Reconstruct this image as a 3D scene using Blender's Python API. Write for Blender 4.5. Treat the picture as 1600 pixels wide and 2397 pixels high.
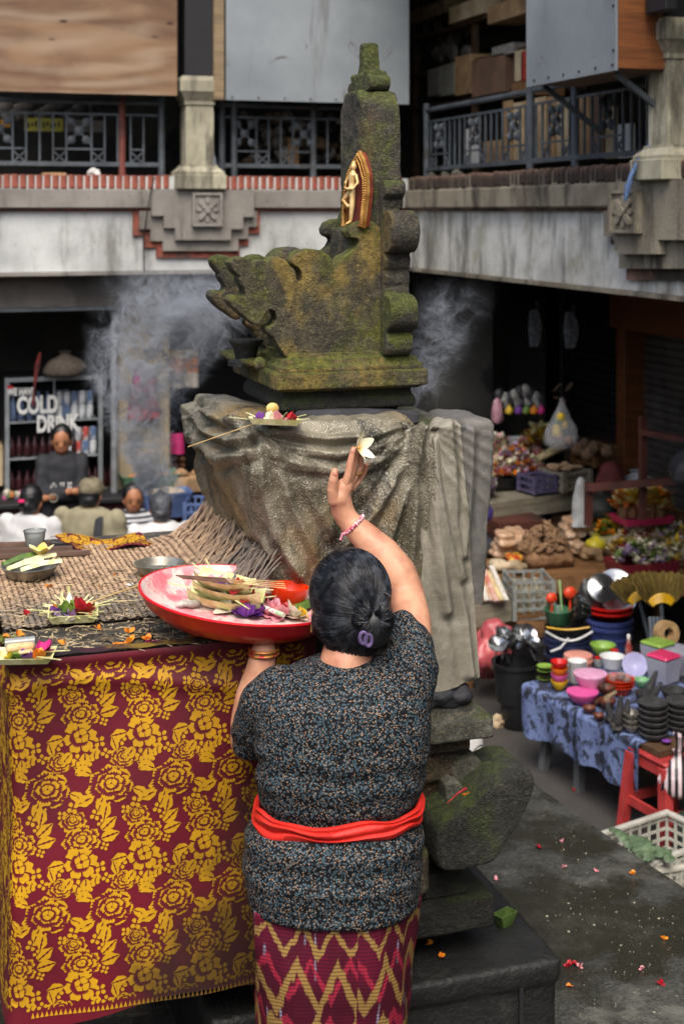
import bpy, bmesh, math, random
import numpy as np
from mathutils import Vector, Matrix, Euler, noise

for _o in list(bpy.data.objects):
    bpy.data.objects.remove(_o)
SC = bpy.context.scene
R = math.radians
# ---------------------------------------------------------------- camera, sky, sun, exposure
YAW = R(18.0)
CA, SA = math.cos(YAW), math.sin(YAW)
FPX, HY, ZC = 3300.0, 494.0, 3.2          # focal length and horizon row in photo pixels, eye height in metres
cam_data = bpy.data.cameras.new('camera')
cam = bpy.data.objects.new('camera', cam_data)
SC.collection.objects.link(cam)
cam.location = (0, 0, ZC)
cam.rotation_euler = (R(90), 0, -YAW)
cam_data.sensor_fit = 'VERTICAL'
cam_data.sensor_height = 36.0
cam_data.lens = 36.0 * FPX / 2397
cam_data.shift_y = -(1198.5 - HY) / 2397
cam_data.clip_start = 0.05
cam_data.clip_end = 300
cam_data.dof.use_dof = True
cam_data.dof.focus_distance = 3.75
cam_data.dof.aperture_fstop = 4.3
SC.camera = cam

world = bpy.data.worlds.new('World')
SC.world = world
world.use_nodes = True
_nt = world.node_tree
_bg = _nt.nodes['Background']
_sky = _nt.nodes.new('ShaderNodeTexSky')
_sky.sky_type = 'NISHITA'
_sky.sun_disc = False
_sky.sun_elevation = R(55)
_sky.sun_rotation = R(200)
_sky.air_density = 1.0
_sky.dust_density = 5.0
_sky.ozone_density = 0.6
_nt.links.new(_sky.outputs[0], _bg.inputs[0])
_bg.inputs[1].default_value = 0.14
sun_data = bpy.data.lights.new('sun', 'SUN')
sun_data.energy = 1.5
sun_data.angle = R(40)
sun_data.color = (1.0, 0.96, 0.90)
sun = bpy.data.objects.new('sun', sun_data)
SC.collection.objects.link(sun)
# light arrives from above, slightly behind and left of the camera
_d = Vector((-math.sin(R(200)) * math.cos(R(55)), -math.cos(R(200)) * math.cos(R(55)), -math.sin(R(55))))
sun.rotation_euler = _d.to_track_quat('-Z', 'Y').to_euler()
SC.view_settings.view_transform = 'Standard'
SC.view_settings.look = 'None'
SC.view_settings.exposure = 0.8
SC.view_settings.gamma = 1.0
SC.cycles.use_denoising = True
SC.cycles.max_bounces = 8
SC.cycles.diffuse_bounces = 3
SC.cycles.transparent_max_bounces = 16
SC.cycles.caustics_reflective = False
SC.cycles.caustics_refractive = False
SC.cycles.volume_bounces = 0
SC.cycles.volume_step_rate = .25
SC.cycles.volume_max_steps = 128

# ---------------------------------------------------------------- helpers
rnd = random.Random(7)


def P(x, y, d):
    xc = (x - 800) / FPX * d
    return Vector((xc * CA + d * SA, -xc * SA + d * CA, ZC - (y - HY) / FPX * d))


def PZ(x, y, z):
    return P(x, y, (ZC - z) * FPX / (y - HY))


def PV(x, y, v):
    return P(x, y, v / (CA - SA * (x - 800) / FPX))


def PU(x, y, u):
    return P(x, y, u / (SA + CA * (x - 800) / FPX))


def depth(p):
    return p[0] * SA + p[1] * CA


class MB:
    def __init__(self):
        self.v, self.f = [], []

    def add(self, vs, fs):
        o = len(self.v)
        self.v += [tuple(p) for p in vs]
        self.f += [tuple(i + o for i in f) for f in fs]
        return self

    def box(self, c, s, rz=0.0, b=0.0, rot=None):
        hx, hy, hz = s[0] / 2, s[1] / 2, s[2] / 2
        m = rot if rot is not None else Matrix.Rotation(rz, 3, 'Z')
        c = Vector(c)
        if b <= 0:
            vs = [c + m @ Vector((x * hx, y * hy, z * hz)) for x in (-1, 1) for y in (-1, 1) for z in (-1, 1)]
            return self.add(vs, [(0, 1, 3, 2), (4, 6, 7, 5), (0, 4, 5, 1), (2, 3, 7, 6), (0, 2, 6, 4), (1, 5, 7, 3)])
        b = min(b, hx * .95, hy * .95, hz * .95)
        vs, ix = [], {}
        h = (hx, hy, hz)
        for sx in (-1, 1):
            for sy in (-1, 1):
                for sz in (-1, 1):
                    for a in range(3):
                        q = [sx * hx, sy * hy, sz * hz]
                        for k in range(3):
                            if k != a:
                                q[k] -= (sx, sy, sz)[k] * b
                        ix[(sx, sy, sz, a)] = len(vs)
                        vs.append(c + m @ Vector(q))
        fs = []
        for a in range(3):
            k, l = [i for i in range(3) if i != a]
            for sg in (-1, 1):
                lo = []
                for (p, q) in ((-1, -1), (1, -1), (1, 1), (-1, 1)):
                    t = [0, 0, 0]
                    t[a], t[k], t[l] = sg, p, q
                    lo.append(ix[(*t, a)])
                fs.append(tuple(lo))
            for p in (-1, 1):
                for q in (-1, 1):
                    e = []
                    for (w, ax) in ((-1, k), (1, k), (1, l), (-1, l)):
                        t = [0, 0, 0]
                        t[a], t[k], t[l] = w, p, q
                        e.append(ix[(*t, ax)])
                    fs.append(tuple(e))
        for sx in (-1, 1):
            for sy in (-1, 1):
                for sz in (-1, 1):
                    fs.append(tuple(ix[(sx, sy, sz, a)] for a in range(3)))
        return self.add(vs, fs)

    def b2(self, a, b, bev=0.0):
        a, b = Vector(a), Vector(b)
        return self.box((a + b) / 2, [abs(b[i] - a[i]) for i in range(3)], 0, bev)

    def lathe(self, prof, c=(0, 0, 0), seg=20, m=None, wob=0.0, cap=True):
        c = Vector(c)
        n = len(prof)
        vs = []
        for (r, z) in prof:
            for i in range(seg):
                a = 2 * math.pi * i / seg
                rr = r * (1 + wob * math.sin(3 * a + z * 9) if wob else 1)
                p = Vector((rr * math.cos(a), rr * math.sin(a), z))
                vs.append(c + (m @ p if m is not None else p))
        fs = [(j * seg + i, j * seg + (i + 1) % seg, (j + 1) * seg + (i + 1) % seg, (j + 1) * seg + i)
              for j in range(n - 1) for i in range(seg)]
        if cap and prof[0][0] > 1e-5:
            fs.append(tuple(range(seg))[::-1])
        if cap and prof[-1][0] > 1e-5:
            fs.append(tuple((n - 1) * seg + i for i in range(seg)))
        return self.add(vs, fs)

    def tube(self, path, r, seg=8, cap=True, flat=1.0, closed=False):
        pts = [Vector(p) for p in path]
        n = len(pts)
        rs = r if isinstance(r, (list, tuple)) else [r] * n
        vs = []
        ref = None
        for i, p in enumerate(pts):
            if closed:
                t = pts[(i + 1) % n] - pts[i - 1]
            else:
                t = pts[min(i + 1, n - 1)] - pts[max(i - 1, 0)]
            t = t.normalized() if t.length > 1e-9 else Vector((0, 0, 1))
            if ref is None:
                ref = Vector((0, 0, 1)) if abs(t.z) < .9 else Vector((1, 0, 0))
            s = t.cross(ref)
            s = s.normalized() if s.length > 1e-6 else Vector((1, 0, 0))
            w = s.cross(t).normalized()
            ref = w
            for k in range(seg):
                a = 2 * math.pi * k / seg
                vs.append(p + s * (rs[i] * math.cos(a)) + w * (rs[i] * flat * math.sin(a)))
        m = n if closed else n - 1
        fs = [(j * seg + k, j * seg + (k + 1) % seg, ((j + 1) % n) * seg + (k + 1) % seg, ((j + 1) % n) * seg + k)
              for j in range(m) for k in range(seg)]
        if cap and not closed:
            fs.append(tuple(range(seg))[::-1])
            fs.append(tuple((n - 1) * seg + k for k in range(seg)))
        return self.add(vs, fs)

    def bar(self, a, b, w, h=None):
        h = h or w
        return self._bar(Vector(a), Vector(b), w, h)

    def _bar(self, a, b, w, h):
        t = (b - a)
        L = t.length
        t.normalize()
        up = Vector((0, 0, 1)) if abs(t.z) < .95 else Vector((0, 1, 0))
        s = t.cross(up).normalized()
        u = s.cross(t)
        m = Matrix((s, t, u)).transposed()
        return self.box((a + b) / 2, (w, L, h), rot=m)

    def ell(self, c, r, seg=14, rings=9, m=None):
        c = Vector(c)
        r = (r, r, r) if isinstance(r, (int, float)) else r
        vs = [Vector((0, 0, -1))]
        for j in range(1, rings):
            a = -math.pi / 2 + math.pi * j / rings
            for i in range(seg):
                b = 2 * math.pi * i / seg
                vs.append(Vector((math.cos(a) * math.cos(b), math.cos(a) * math.sin(b), math.sin(a))))
        vs.append(Vector((0, 0, 1)))
        out = []
        for p in vs:
            q = Vector((p.x * r[0], p.y * r[1], p.z * r[2]))
            out.append(c + (m @ q if m is not None else q))
        fs = [(0, 1 + (i + 1) % seg, 1 + i) for i in range(seg)]
        for j in range(rings - 2):
            for i in range(seg):
                a, b = 1 + j * seg, 1 + (j + 1) * seg
                fs.append((a + i, a + (i + 1) % seg, b + (i + 1) % seg, b + i))
        t = len(vs) - 1
        a = 1 + (rings - 2) * seg
        fs += [(a + i, a + (i + 1) % seg, t) for i in range(seg)]
        return self.add(out, fs)

    def limb(self, pts, rs, seg=14):
        self.tube(pts, rs, seg)
        for p, r in zip(pts, rs):
            self.ell(p, r, seg, 8)
        return self

    def prism(self, poly, fn, d0, d1):
        n = len(poly)
        vs = [fn(a, b, d0) for a, b in poly] + [fn(a, b, d1) for a, b in poly]
        fs = [tuple(range(n)), tuple(range(2 * n - 1, n - 1, -1))]
        fs += [(i, (i + 1) % n, n + (i + 1) % n, n + i) for i in range(n)]
        return self.add(vs, fs)

    def grid(self, fn, nu, nv, cu=False):
        vs = [fn(i / (nu if cu else nu - 1), j / (nv - 1)) for j in range(nv) for i in range(nu)]
        fs = []
        for j in range(nv - 1):
            for i in range(nu if cu else nu - 1):
                fs.append((j * nu + i, j * nu + (i + 1) % nu, (j + 1) * nu + (i + 1) % nu, (j + 1) * nu + i))
        return self.add(vs, fs)

    def loft(self, secs, cap=True):
        n = len(secs[0])
        vs = [p for s in secs for p in s]
        fs = [(j * n + i, j * n + (i + 1) % n, (j + 1) * n + (i + 1) % n, (j + 1) * n + i)
              for j in range(len(secs) - 1) for i in range(n)]
        if cap:
            fs.append(tuple(range(n))[::-1])
            fs.append(tuple((len(secs) - 1) * n + i for i in range(n)))
        return self.add(vs, fs)


def mesh_of(name, mb, mat, smooth=35, normals=True):
    me = bpy.data.meshes.new(name)
    me.from_pydata([tuple(p) for p in mb.v], [], mb.f)
    if normals:
        bm = bmesh.new()
        bm.from_mesh(me)
        bmesh.ops.recalc_face_normals(bm, faces=bm.faces)
        bm.to_mesh(me)
        bm.free()
    if smooth:
        for p in me.polygons:
            p.use_smooth = True
        if smooth < 180:
            me.set_sharp_from_angle(angle=R(smooth))
    if mat is not None:
        me.materials.append(mat)
    return me


def link(name, data, parent=None, world_geo=False):
    o = bpy.data.objects.new(name, data)
    SC.collection.objects.link(o)
    if parent is not None:
        o.parent = parent
        if world_geo:
            o.matrix_parent_inverse = WM(parent).inverted()
    return o


def WM(o):
    m = Matrix.Translation(o.location) @ o.rotation_euler.to_matrix().to_4x4()
    if o.parent is not None:
        m = WM(o.parent) @ o.matrix_parent_inverse @ m
    return m


def tag(o, label, cat=None, group=None, kind=None):
    if label:
        o['label'] = label
    if cat:
        o['category'] = cat
    if group:
        o['group'] = group
    if kind:
        o['kind'] = kind
    return o


def thing(name, label, cat, loc=(0, 0, 0), rz=0.0, group=None):
    o = bpy.data.objects.new(name, None)
    o.empty_display_size = .05
    SC.collection.objects.link(o)
    o.location = loc
    o.rotation_euler = (0, 0, rz)
    return tag(o, label, cat, group)


def part(parent, name, mb, mat, smooth=35, w=True, normals=True):
    """a mesh child; geometry in world space when w, else in the parent's own frame"""
    return link(name, mesh_of(name, mb, mat, smooth, normals), parent, w)


def solo(name, label, cat, mb, mat, group=None, loc=None, rz=0.0, smooth=35, normals=True):
    """a thing that is one mesh; geometry local to loc when loc is given, else world"""
    o = link(name, mesh_of(name, mb, mat, smooth, normals))
    if loc is not None:
        o.location = loc
        o.rotation_euler = (0, 0, rz)
    return tag(o, label, cat, group)


def structure(name, mb, mat, smooth=35):
    return tag(link(name, mesh_of(name, mb, mat, smooth)), None, None, None, 'structure')


def stuff(name, label, mb, mat, parent=None, smooth=35, normals=True):
    return tag(link(name, mesh_of(name, mb, mat, smooth, normals), parent, True), label, None, None, 'stuff')


def copy_tree(o, parent=None):
    c = o.copy()
    SC.collection.objects.link(c)
    c.parent = parent
    for ch in [q for q in o.children]:
        copy_tree(ch, c)
    return c


def remesh(mb, voxel, smooth_it=6, fac=.5, disp=None):
    me = bpy.data.meshes.new('tmp')
    me.from_pydata([tuple(p) for p in mb.v], [], mb.f)
    bm = bmesh.new()
    bm.from_mesh(me)
    bmesh.ops.recalc_face_normals(bm, faces=bm.faces)
    bm.to_mesh(me)
    bm.free()
    o = bpy.data.objects.new('tmp', me)
    SC.collection.objects.link(o)
    md = o.modifiers.new('r', 'REMESH')
    md.mode = 'VOXEL'
    md.voxel_size = voxel
    if smooth_it:
        sm = o.modifiers.new('s', 'SMOOTH')
        sm.iterations = smooth_it
        sm.factor = fac
    dg = bpy.context.evaluated_depsgraph_get()
    ev = o.evaluated_get(dg)
    m2 = ev.to_mesh()
    out = MB()
    n = len(m2.vertices)
    co = np.empty(n * 3)
    m2.vertices.foreach_get('co', co)
    co = co.reshape(-1, 3)
    if disp is not None:
        no = np.empty(n * 3)
        m2.vertices.foreach_get('normal', no)
        co = disp(co, no.reshape(-1, 3))
    out.v = [tuple(p) for p in co]
    out.f = [tuple(p.vertices) for p in m2.polygons]
    ev.to_mesh_clear()
    bpy.data.objects.remove(o)
    bpy.data.meshes.remove(me)
    return out


def smoothstep(a, b, x):
    t = np.clip((np.asarray(x, float) - a) / (b - a), 0, 1)
    return t * t * (3 - 2 * t)


def nz(p, s=1.0, oct=3):
    return noise.fractal(Vector(p) * s, 1.0, 2.0, oct)


# ---------------------------------------------------------------- materials
def lin(h):
    if isinstance(h, str):
        h = h.lstrip('#')
        c = [int(h[i:i + 2], 16) / 255 for i in (0, 2, 4)]
        return tuple((x / 12.92 if x <= .04045 else ((x + .055) / 1.055) ** 2.4) for x in c) + (1,)
    return tuple(h) + (1,)


class NT:
    """small node-tree writer"""

    def __init__(self, name):
        self.m = bpy.data.materials.new(name)
        self.m.use_nodes = True
        self.t = self.m.node_tree
        self.b = self.t.nodes['Principled BSDF']
        self.out = self.t.nodes['Material Output']

    def n(self, typ, **kw):
        nd = self.t.nodes.new('ShaderNode' + typ)
        for k, v in kw.items():
            setattr(nd, k, v)
        return nd

    def l(self, a, b):
        self.t.links.new(a, b)
        return b

    def val(self, sock, v):
        if hasattr(v, 'is_linked') or hasattr(v, 'links'):
            self.l(v, sock)
        else:
            sock.default_value = v

    def coord(self, kind='Object', scale=(1, 1, 1), rot=(0, 0, 0), loc=(0, 0, 0)):
        tc = self.n('TexCoord')
        mp = self.n('Mapping')
        mp.inputs['Scale'].default_value = scale
        mp.inputs['Rotation'].default_value = rot
        mp.inputs['Location'].default_value = loc
        self.l(tc.outputs[kind], mp.inputs[0])
        return mp.outputs[0]

    def noise(self, co, scale, detail=4, rough=.55, dist=0.0, col=False):
        nd = self.n('TexNoise')
        self.l(co, nd.inputs['Vector'])
        nd.inputs['Scale'].default_value = scale
        nd.inputs['Detail'].default_value = detail
        nd.inputs['Roughness'].default_value = rough
        nd.inputs['Distortion'].default_value = dist
        return nd.outputs['Color' if col else 'Fac']

    def voro(self, co, scale, feature='F1', rnd_=1.0, out='Distance'):
        nd = self.n('TexVoronoi', feature=feature)
        self.l(co, nd.inputs['Vector'])
        nd.inputs['Scale'].default_value = scale
        nd.inputs['Randomness'].default_value = rnd_
        return nd.outputs[out]

    def ramp(self, f, stops, interp='LINEAR'):
        nd = self.n('ValToRGB')
        nd.color_ramp.interpolation = interp
        e = nd.color_ramp.elements
        while len(e) < len(stops):
            e.new(.5)
        for el, (p, c) in zip(e, stops):
            el.position = p
            el.color = lin(c) if not isinstance(c, (int, float)) else (c, c, c, 1)
        self.l(f, nd.inputs[0])
        return nd.outputs[0]

    def math(self, op, a, b=0.0, c=None, clamp=False):
        nd = self.n('Math', operation=op)
        nd.use_clamp = clamp
        self.val(nd.inputs[0], a)
        self.val(nd.inputs[1], b)
        if c is not None:
            self.val(nd.inputs[2], c)
        return nd.outputs[0]

    def step(self, f, a, b):
        nd = self.n('MapRange')
        nd.interpolation_type = 'SMOOTHSTEP'
        self.l(f, nd.inputs[0])
        nd.inputs[1].default_value = a
        nd.inputs[2].default_value = b
        return nd.outputs[0]

    def mix(self, f, a, b, typ='MIX'):
        nd = self.n('Mix', data_type='RGBA', blend_type=typ)
        self.val(nd.inputs[0], f)
        for s, v in ((nd.inputs[6], a), (nd.inputs[7], b)):
            if isinstance(v, (str, tuple, list)):
                s.default_value = lin(v) if not (isinstance(v, tuple) and len(v) == 4) else v
            else:
                self.l(v, s)
        return nd.outputs[2]

    def bump(self, h, strength=.3, dist=.01, prev=None):
        nd = self.n('Bump')
        nd.inputs['Strength'].default_value = strength
        nd.inputs['Distance'].default_value = dist
        self.l(h, nd.inputs['Height'])
        if prev is not None:
            self.l(prev, nd.inputs['Normal'])
        self.l(nd.outputs[0], self.b.inputs['Normal'])
        return nd.outputs[0]

    def sep(self, co):
        nd = self.n('SeparateXYZ')
        self.l(co, nd.inputs[0])
        return nd.outputs

    def set(self, col=None, rough=None, metal=None, **kw):
        if col is not None:
            s = self.b.inputs['Base Color']
            if isinstance(col, (str, tuple, list)):
                s.default_value = lin(col)
            else:
                self.l(col, s)
        if rough is not None:
            self.val(self.b.inputs['Roughness'], rough)
        if metal is not None:
            self.val(self.b.inputs['Metallic'], metal)
        for k, v in kw.items():
            self.val(self.b.inputs[k.replace('_', ' ')], v)
        return self.m


_mats = {}


def mat(name, c1, c2=None, sc=6.0, rough=.6, metal=0.0, bump=0.0, bsc=60.0, c3=None, sc3=2.0, t3=(.52, .66), streak=1.0,
        trans=0.0, alpha=1.0, coat=0.0, det=5, lo=.35, hi=.65, coord='Object', **kw):
    """everyday two/three-tone material with noise, grime and fine relief"""
    if name in _mats:
        return _mats[name]
    g = NT(name)
    co = g.coord(coord, (1, 1, 1))
    if c2 is None:
        h = lin(c1)
        c2 = tuple(min(1, x * .78) for x in h[:3])
        c1 = h[:3]
    f = g.noise(g.coord(coord, (1, 1, 1 / streak)), sc, det)
    col = g.mix(g.step(f, lo, hi), c1, c2)
    if c3 is not None:
        f3 = g.noise(g.coord(coord, (1, 1, 1 / streak), loc=(3.1, 1.7, .4)), sc3, 6, .65)
        col = g.mix(g.step(f3, *t3), col, c3)
    r = g.math('MULTIPLY_ADD', g.noise(co, sc * 1.7, 3), .3, rough - .15, clamp=True)
    g.set(col, r, metal)
    if trans:
        g.b.inputs['Transmission Weight'].default_value = trans
    if alpha < 1:
        g.b.inputs['Alpha'].default_value = alpha
    if coat:
        g.b.inputs['Coat Weight'].default_value = coat
    for k, v in kw.items():
        g.b.inputs[k.replace('_', ' ')].default_value = v
    if bump:
        g.bump(g.noise(co, bsc, 5, .6), bump, .01)
    _mats[name] = g.m
    return g.m

# ================================================================ the setting
V0, U0, ZP = 11.3, 4.3, 0.85            # facade planes of the two wings, height of the raised shrine platform

# ---- materials of the place
def asphalt():
    g = NT('asphalt')
    co = g.coord()
    f = g.noise(co, 1.3, 6)
    col = g.mix(g.step(f, .35, .7), '#4a4744', '#33312f')
    sp = g.noise(co, 240, 2)
    col = g.mix(g.math('MULTIPLY', g.step(sp, .62, .75), .4), col, '#77736c')
    col = g.mix(g.math('MULTIPLY', g.step(g.noise(co, 9, 5, .7), .63, .7), .5), col, '#6b675f')
    g.set(col, g.math('MULTIPLY_ADD', g.step(f, .4, .6), .25, .5))
    g.bump(g.noise(co, 160, 4, .7), .35, .01)
    return g.m


def wet_concrete():
    g = NT('wet_concrete')
    co = g.coord()
    big = g.noise(co, 1.15, 5, .6)
    wet = g.step(big, .45, .54)
    grit = g.noise(co, 95, 4, .75)
    col = g.mix(g.step(grit, .4, .7), '#34352f', '#5a5b56')
    col = g.mix(g.math('MULTIPLY', g.step(g.noise(co, 4, 6, .7), .5, .7), .8), col, '#76776f')
    col = g.mix(g.math('MULTIPLY', wet, .8), col, '#24231a')
    chip = g.voro(co, 70, 'F1')
    on = g.math('MULTIPLY', g.step(g.noise(co, 2.2, 4), .55, .7), g.step(chip, .16, .09))
    col = g.mix(g.math('MULTIPLY', on, .6), col, '#b5b0a2')
    g.set(col, g.math('MULTIPLY_ADD', wet, -.5, .56))
    b1 = g.math('MULTIPLY', grit, g.math('MULTIPLY_ADD', wet, -.93, 1.0))
    g.bump(b1, .7, .02)
    return g.m


def plaster(name, base, dark, streaks, green=None, amount=(.5, .75), fine=.25):
    g = NT(name)
    co = g.coord()
    st = g.coord('Object', (1, 1, .22))
    col = g.mix(g.step(g.noise(co, 2.2, 6, .6), .35, .7), base, dark)
    col = g.mix(g.math('MULTIPLY', g.step(g.noise(st, 5, 7, .68), *amount), .9), col, streaks)
    if green:
        col = g.mix(g.math('MULTIPLY', g.step(g.noise(co, 3.3, 5, .6), .54, .72), .7), col, green)
    col = g.mix(g.math('MULTIPLY', g.step(g.noise(co, 34, 3, .6), .66, .72), .65), col, '#2b2a28')
    g.set(col, .82)
    g.bump(g.noise(co, 45, 5, .65), fine, .012)
    return g.m


def wood(name, a, b, scale=(1.5, 14, 14), dark='#2d1d12', rough=.6, knots=0.0, rot=(0, 0, 0)):
    g = NT(name)
    co = g.coord('Object', scale, rot)
    n1 = g.noise(co, 1.6, 6, .6, .9)
    col = g.mix(g.step(n1, .3, .72), a, b)
    col = g.mix(g.math('MULTIPLY', g.step(g.noise(co, 5, 4, .7), .58, .7), .55), col, dark)
    if knots:
        k = g.voro(g.coord('Object', (.9, .9, 2.2)), 2.1)
        col = g.mix(g.math('MULTIPLY', g.step(k, .16, .05), knots), col, dark)
    g.set(col, rough)
    g.bump(g.noise(co, 4, 5), .2, .01)
    return g.m


M_asphalt = asphalt()
M_wet = wet_concrete()
M_plaster = plaster('white_plaster', '#c3c6c5', '#a0a3a2', '#706f6b', None, (.47, .72))
M_plaster_old = plaster('peeling_plaster', '#cfd0cb', '#a4a59f', '#57564f', '#7d7a5a', (.42, .66))
M_ledge = plaster('grey_render', '#8a8680', '#6f6b65', '#4a4742', None, (.5, .72))
M_ledge_old = plaster('stained_render', '#8f8877', '#6a6355', '#2e2a25', None, (.44, .66), .5)
M_cream = plaster('cream_paint', '#b3af99', '#8b8775', '#48453c', None, (.45, .64))
M_brick = mat('terracotta', '#955140', '#6d3b2f', 14, .85, bump=.4, bsc=90, c3='#57403a', sc3=6)
M_brick_old = mat('worn_terracotta', '#8a6a5a', '#564338', 5, .9, bump=.5, bsc=60, c3='#2f2823', t3=(.45, .6))
M_dark = mat('dark_wall', '#45443f', '#2e2d2d', 1.5, .9, bump=.2, bsc=25, c3='#202022')  # interior shade is put into this dark wall colour
M_darker = mat('black_interior', '#1c1d20', '#121316', 2, .9)
M_tanwall = plaster('tan_wall', '#a29477', '#857a62', '#4d463a')
M_steel = mat('painted_steel', '#525a61', '#3c4349', 6, .55, bump=.1, bsc=80, c3='#3c3a38', sc3=5, t3=(.55, .7))
M_rustpost = mat('rusty_red_steel', '#7a4239', '#53332d', 6, .7, bump=.1)
M_wood_dark = wood('dark_timber', '#4b3627', '#2f2219')
M_orange = wood('varnished_wood', '#7d4a22', '#5f3517')
M_paper = mat('cardboard', '#a98a63', '#927452', 5, .85, c3='#6f5840')
M_paper2 = mat('pale_cardboard', '#c2b193', '#a89471', 4, .85, c3='#7d6a50')
M_white = mat('white_enamel', '#d9d9d6', '#c4c5c3', 4, .4, c3='#9b9a95', t3=(.6, .75))
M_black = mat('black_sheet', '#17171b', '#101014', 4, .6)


def LV(x, y, dv=0.0):
    p = PV(x, y, V0 + dv)
    return p.x, p.z


def RU(x, y, du=0.0):
    p = PU(x, y, U0 + du)
    return p.y, p.z


# ---- ground
structure('market_floor', MB().b2((-30, -25, -.2), (30, 30, 0)), M_asphalt)
_pl = MB()


_edge = [(-7, -6), (2.95, -6), (2.74, 3.2), (2.64, 4.3), (2.6, 4.6), (2.56, 5.0), (2.535, 5.3), (2.5, 5.5), (2.42, 5.62), (2.2, 5.66), (-7, 5.66)]
_pl.prism(_edge, lambda a, b, d: (a, b, d), 0.0, ZP)
structure('platform', _pl, M_wet, 0)

# ---- the market building
bld = thing('market_building', 'two-storey market building with stepped grey pilasters and a dark arcade around the court', 'building', (U0, V0, 0))

# floor slabs, soffit and interiors: butted boxes, the inner corner belongs to the left wing
BW = 14.2    # back wall of the left wing
BU = 7.3     # back wall of the right wing
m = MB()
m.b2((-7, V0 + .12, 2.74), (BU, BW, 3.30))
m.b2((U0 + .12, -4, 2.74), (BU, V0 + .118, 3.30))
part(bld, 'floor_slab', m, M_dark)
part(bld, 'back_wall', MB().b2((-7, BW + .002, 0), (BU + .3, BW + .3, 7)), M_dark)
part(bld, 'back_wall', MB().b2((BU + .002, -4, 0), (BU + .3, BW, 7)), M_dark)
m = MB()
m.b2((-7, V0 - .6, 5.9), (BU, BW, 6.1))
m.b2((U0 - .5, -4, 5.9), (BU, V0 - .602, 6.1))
part(bld, 'unseen_roof', m, M_dark)  # out of view; its eave is added and sized to darken the facades
# beam of white plaster, a lip along its lower edge
cu = U0
part(bld, 'plaster_beam', MB().b2((-7, V0, 2.72), (cu - .002, V0 + .118, 3.20)), M_plaster)
part(bld, 'plaster_beam', MB().b2((cu, -4, 2.72), (cu + .118, V0 + .118, 3.20)), M_plaster_old)
part(bld, 'drip_lip', MB().b2((-7, V0 - .03, 2.69), (cu - .032, V0 + .118, 2.718)), M_ledge)
part(bld, 'drip_lip', MB().b2((cu - .03, -4, 2.69), (cu + .118, V0 + .118, 2.718)), M_ledge_old)
part(bld, 'ledge', MB().b2((-7, V0 - .07, 3.222), (cu - .072, V0 + .118, 3.375), .008), M_ledge)
part(bld, 'ledge', MB().b2((cu - .07, -4, 3.222), (cu + .118, V0 + .118, 3.375), .012), M_ledge_old)
part(bld, 'brick_trim', MB().b2((-7, V0 - .03, 3.201), (cu - .04, V0 + .118, 3.2215)), M_brick)
part(bld, 'brick_trim', MB().b2((cu - .03, -4, 3.201), (cu + .118, V0 + .118, 3.2215)), M_brick_old)
# brick-on-edge course on both ledges
part(bld, 'mortar_bed', MB().b2((-7, V0 - .062, 3.376), (cu - .06, V0 + .095, 3.478)), M_plaster)
part(bld, 'mortar_bed', MB().b2((cu - .052, -4, 3.376), (cu + .10, V0 + .1, 3.47)), M_ledge_old)
bm_ = [mesh_of('brick', MB().box((0, 0, 0), (.047 + .004 * k, .17, .108), 0, .006), M_brick) for k in range(2)]
bo_ = [mesh_of('brick', MB().box((0, 0, 0), (.17, .05 + .006 * k, .108), 0, .014), M_brick_old) for k in range(2)]
u = .35
while u < cu - .08:
    if not (2.22 < u < 2.62):
        b = link('brick', rnd.choice(bm_), bld)
        b.matrix_parent_inverse = WM(bld).inverted()
        b.location = (u, V0 + .015 + rnd.uniform(-.004, .004), 3.432 + rnd.uniform(-.004, .004))
        b.rotation_euler = (0, 0, rnd.uniform(-.03, .03))
    u += .0625
v = 6.7
while v < V0 - .1:
    b = link('brick', rnd.choice(bo_), bld)
    b.matrix_parent_inverse = WM(bld).inverted()
    b.location = (cu + .018 + rnd.uniform(-.012, .012), v, 3.432 + rnd.uniform(-.008, .006))
    b.rotation_euler = (0, rnd.uniform(-.04, .04), rnd.uniform(-.05, .05))
    v += .0665


def fl(x, y):
    return LV(x / 1.96, y / 1.96)


def stepped(plane, pts, d0, d1, name, mt, par):
    m = MB()
    if plane == 'v':
        m.prism(pts, lambda a, b, d: (a, d, b), d0, d1)
    else:
        m.prism(pts, lambda a, b, d: (d, a, b), d0, d1)
    return part(par, name, m, mt, 0)


ZL = 3.2005
s1 = [(608, 985), (608, 1080), (660, 1080), (660, 1135), (715, 1135), (715, 1182), (1095, 1182), (1095, 1125), (1137, 1125), (1137, 1070), (1187, 1070), (1187, 985)]
s2 = [(635, 960), (635, 1050), (685, 1050), (685, 1105), (740, 1105), (740, 1150), (1085, 1150), (1085, 1095), (1130, 1095), (1130, 1040), (1170, 1040), (1170, 960)]
s3 = [(685, 873), (685, 990), (740, 990), (740, 1045), (792, 1045), (792, 1100), (1045, 1100), (1045, 1050), (1100, 1050), (1100, 995), (1150, 995), (1150, 873)]


def topz(pts, z):
    out = [list(fl(*p)) for p in pts]
    out[0][1] = out[-1][1] = z
    return [tuple(p) for p in out]


pil = stepped('v', topz(s1, ZL), V0 - .028, V0 - .002, 'pilaster', M_brick, bld)
stepped('v', topz(s2, ZL - .0003), V0 - .066, V0 - .0285, 'pilaster_step', M_ledge, pil)
stepped('v', topz(s3, 3.374), V0 - .115, V0 - .0725, 'pilaster_face', M_ledge, pil)


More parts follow.
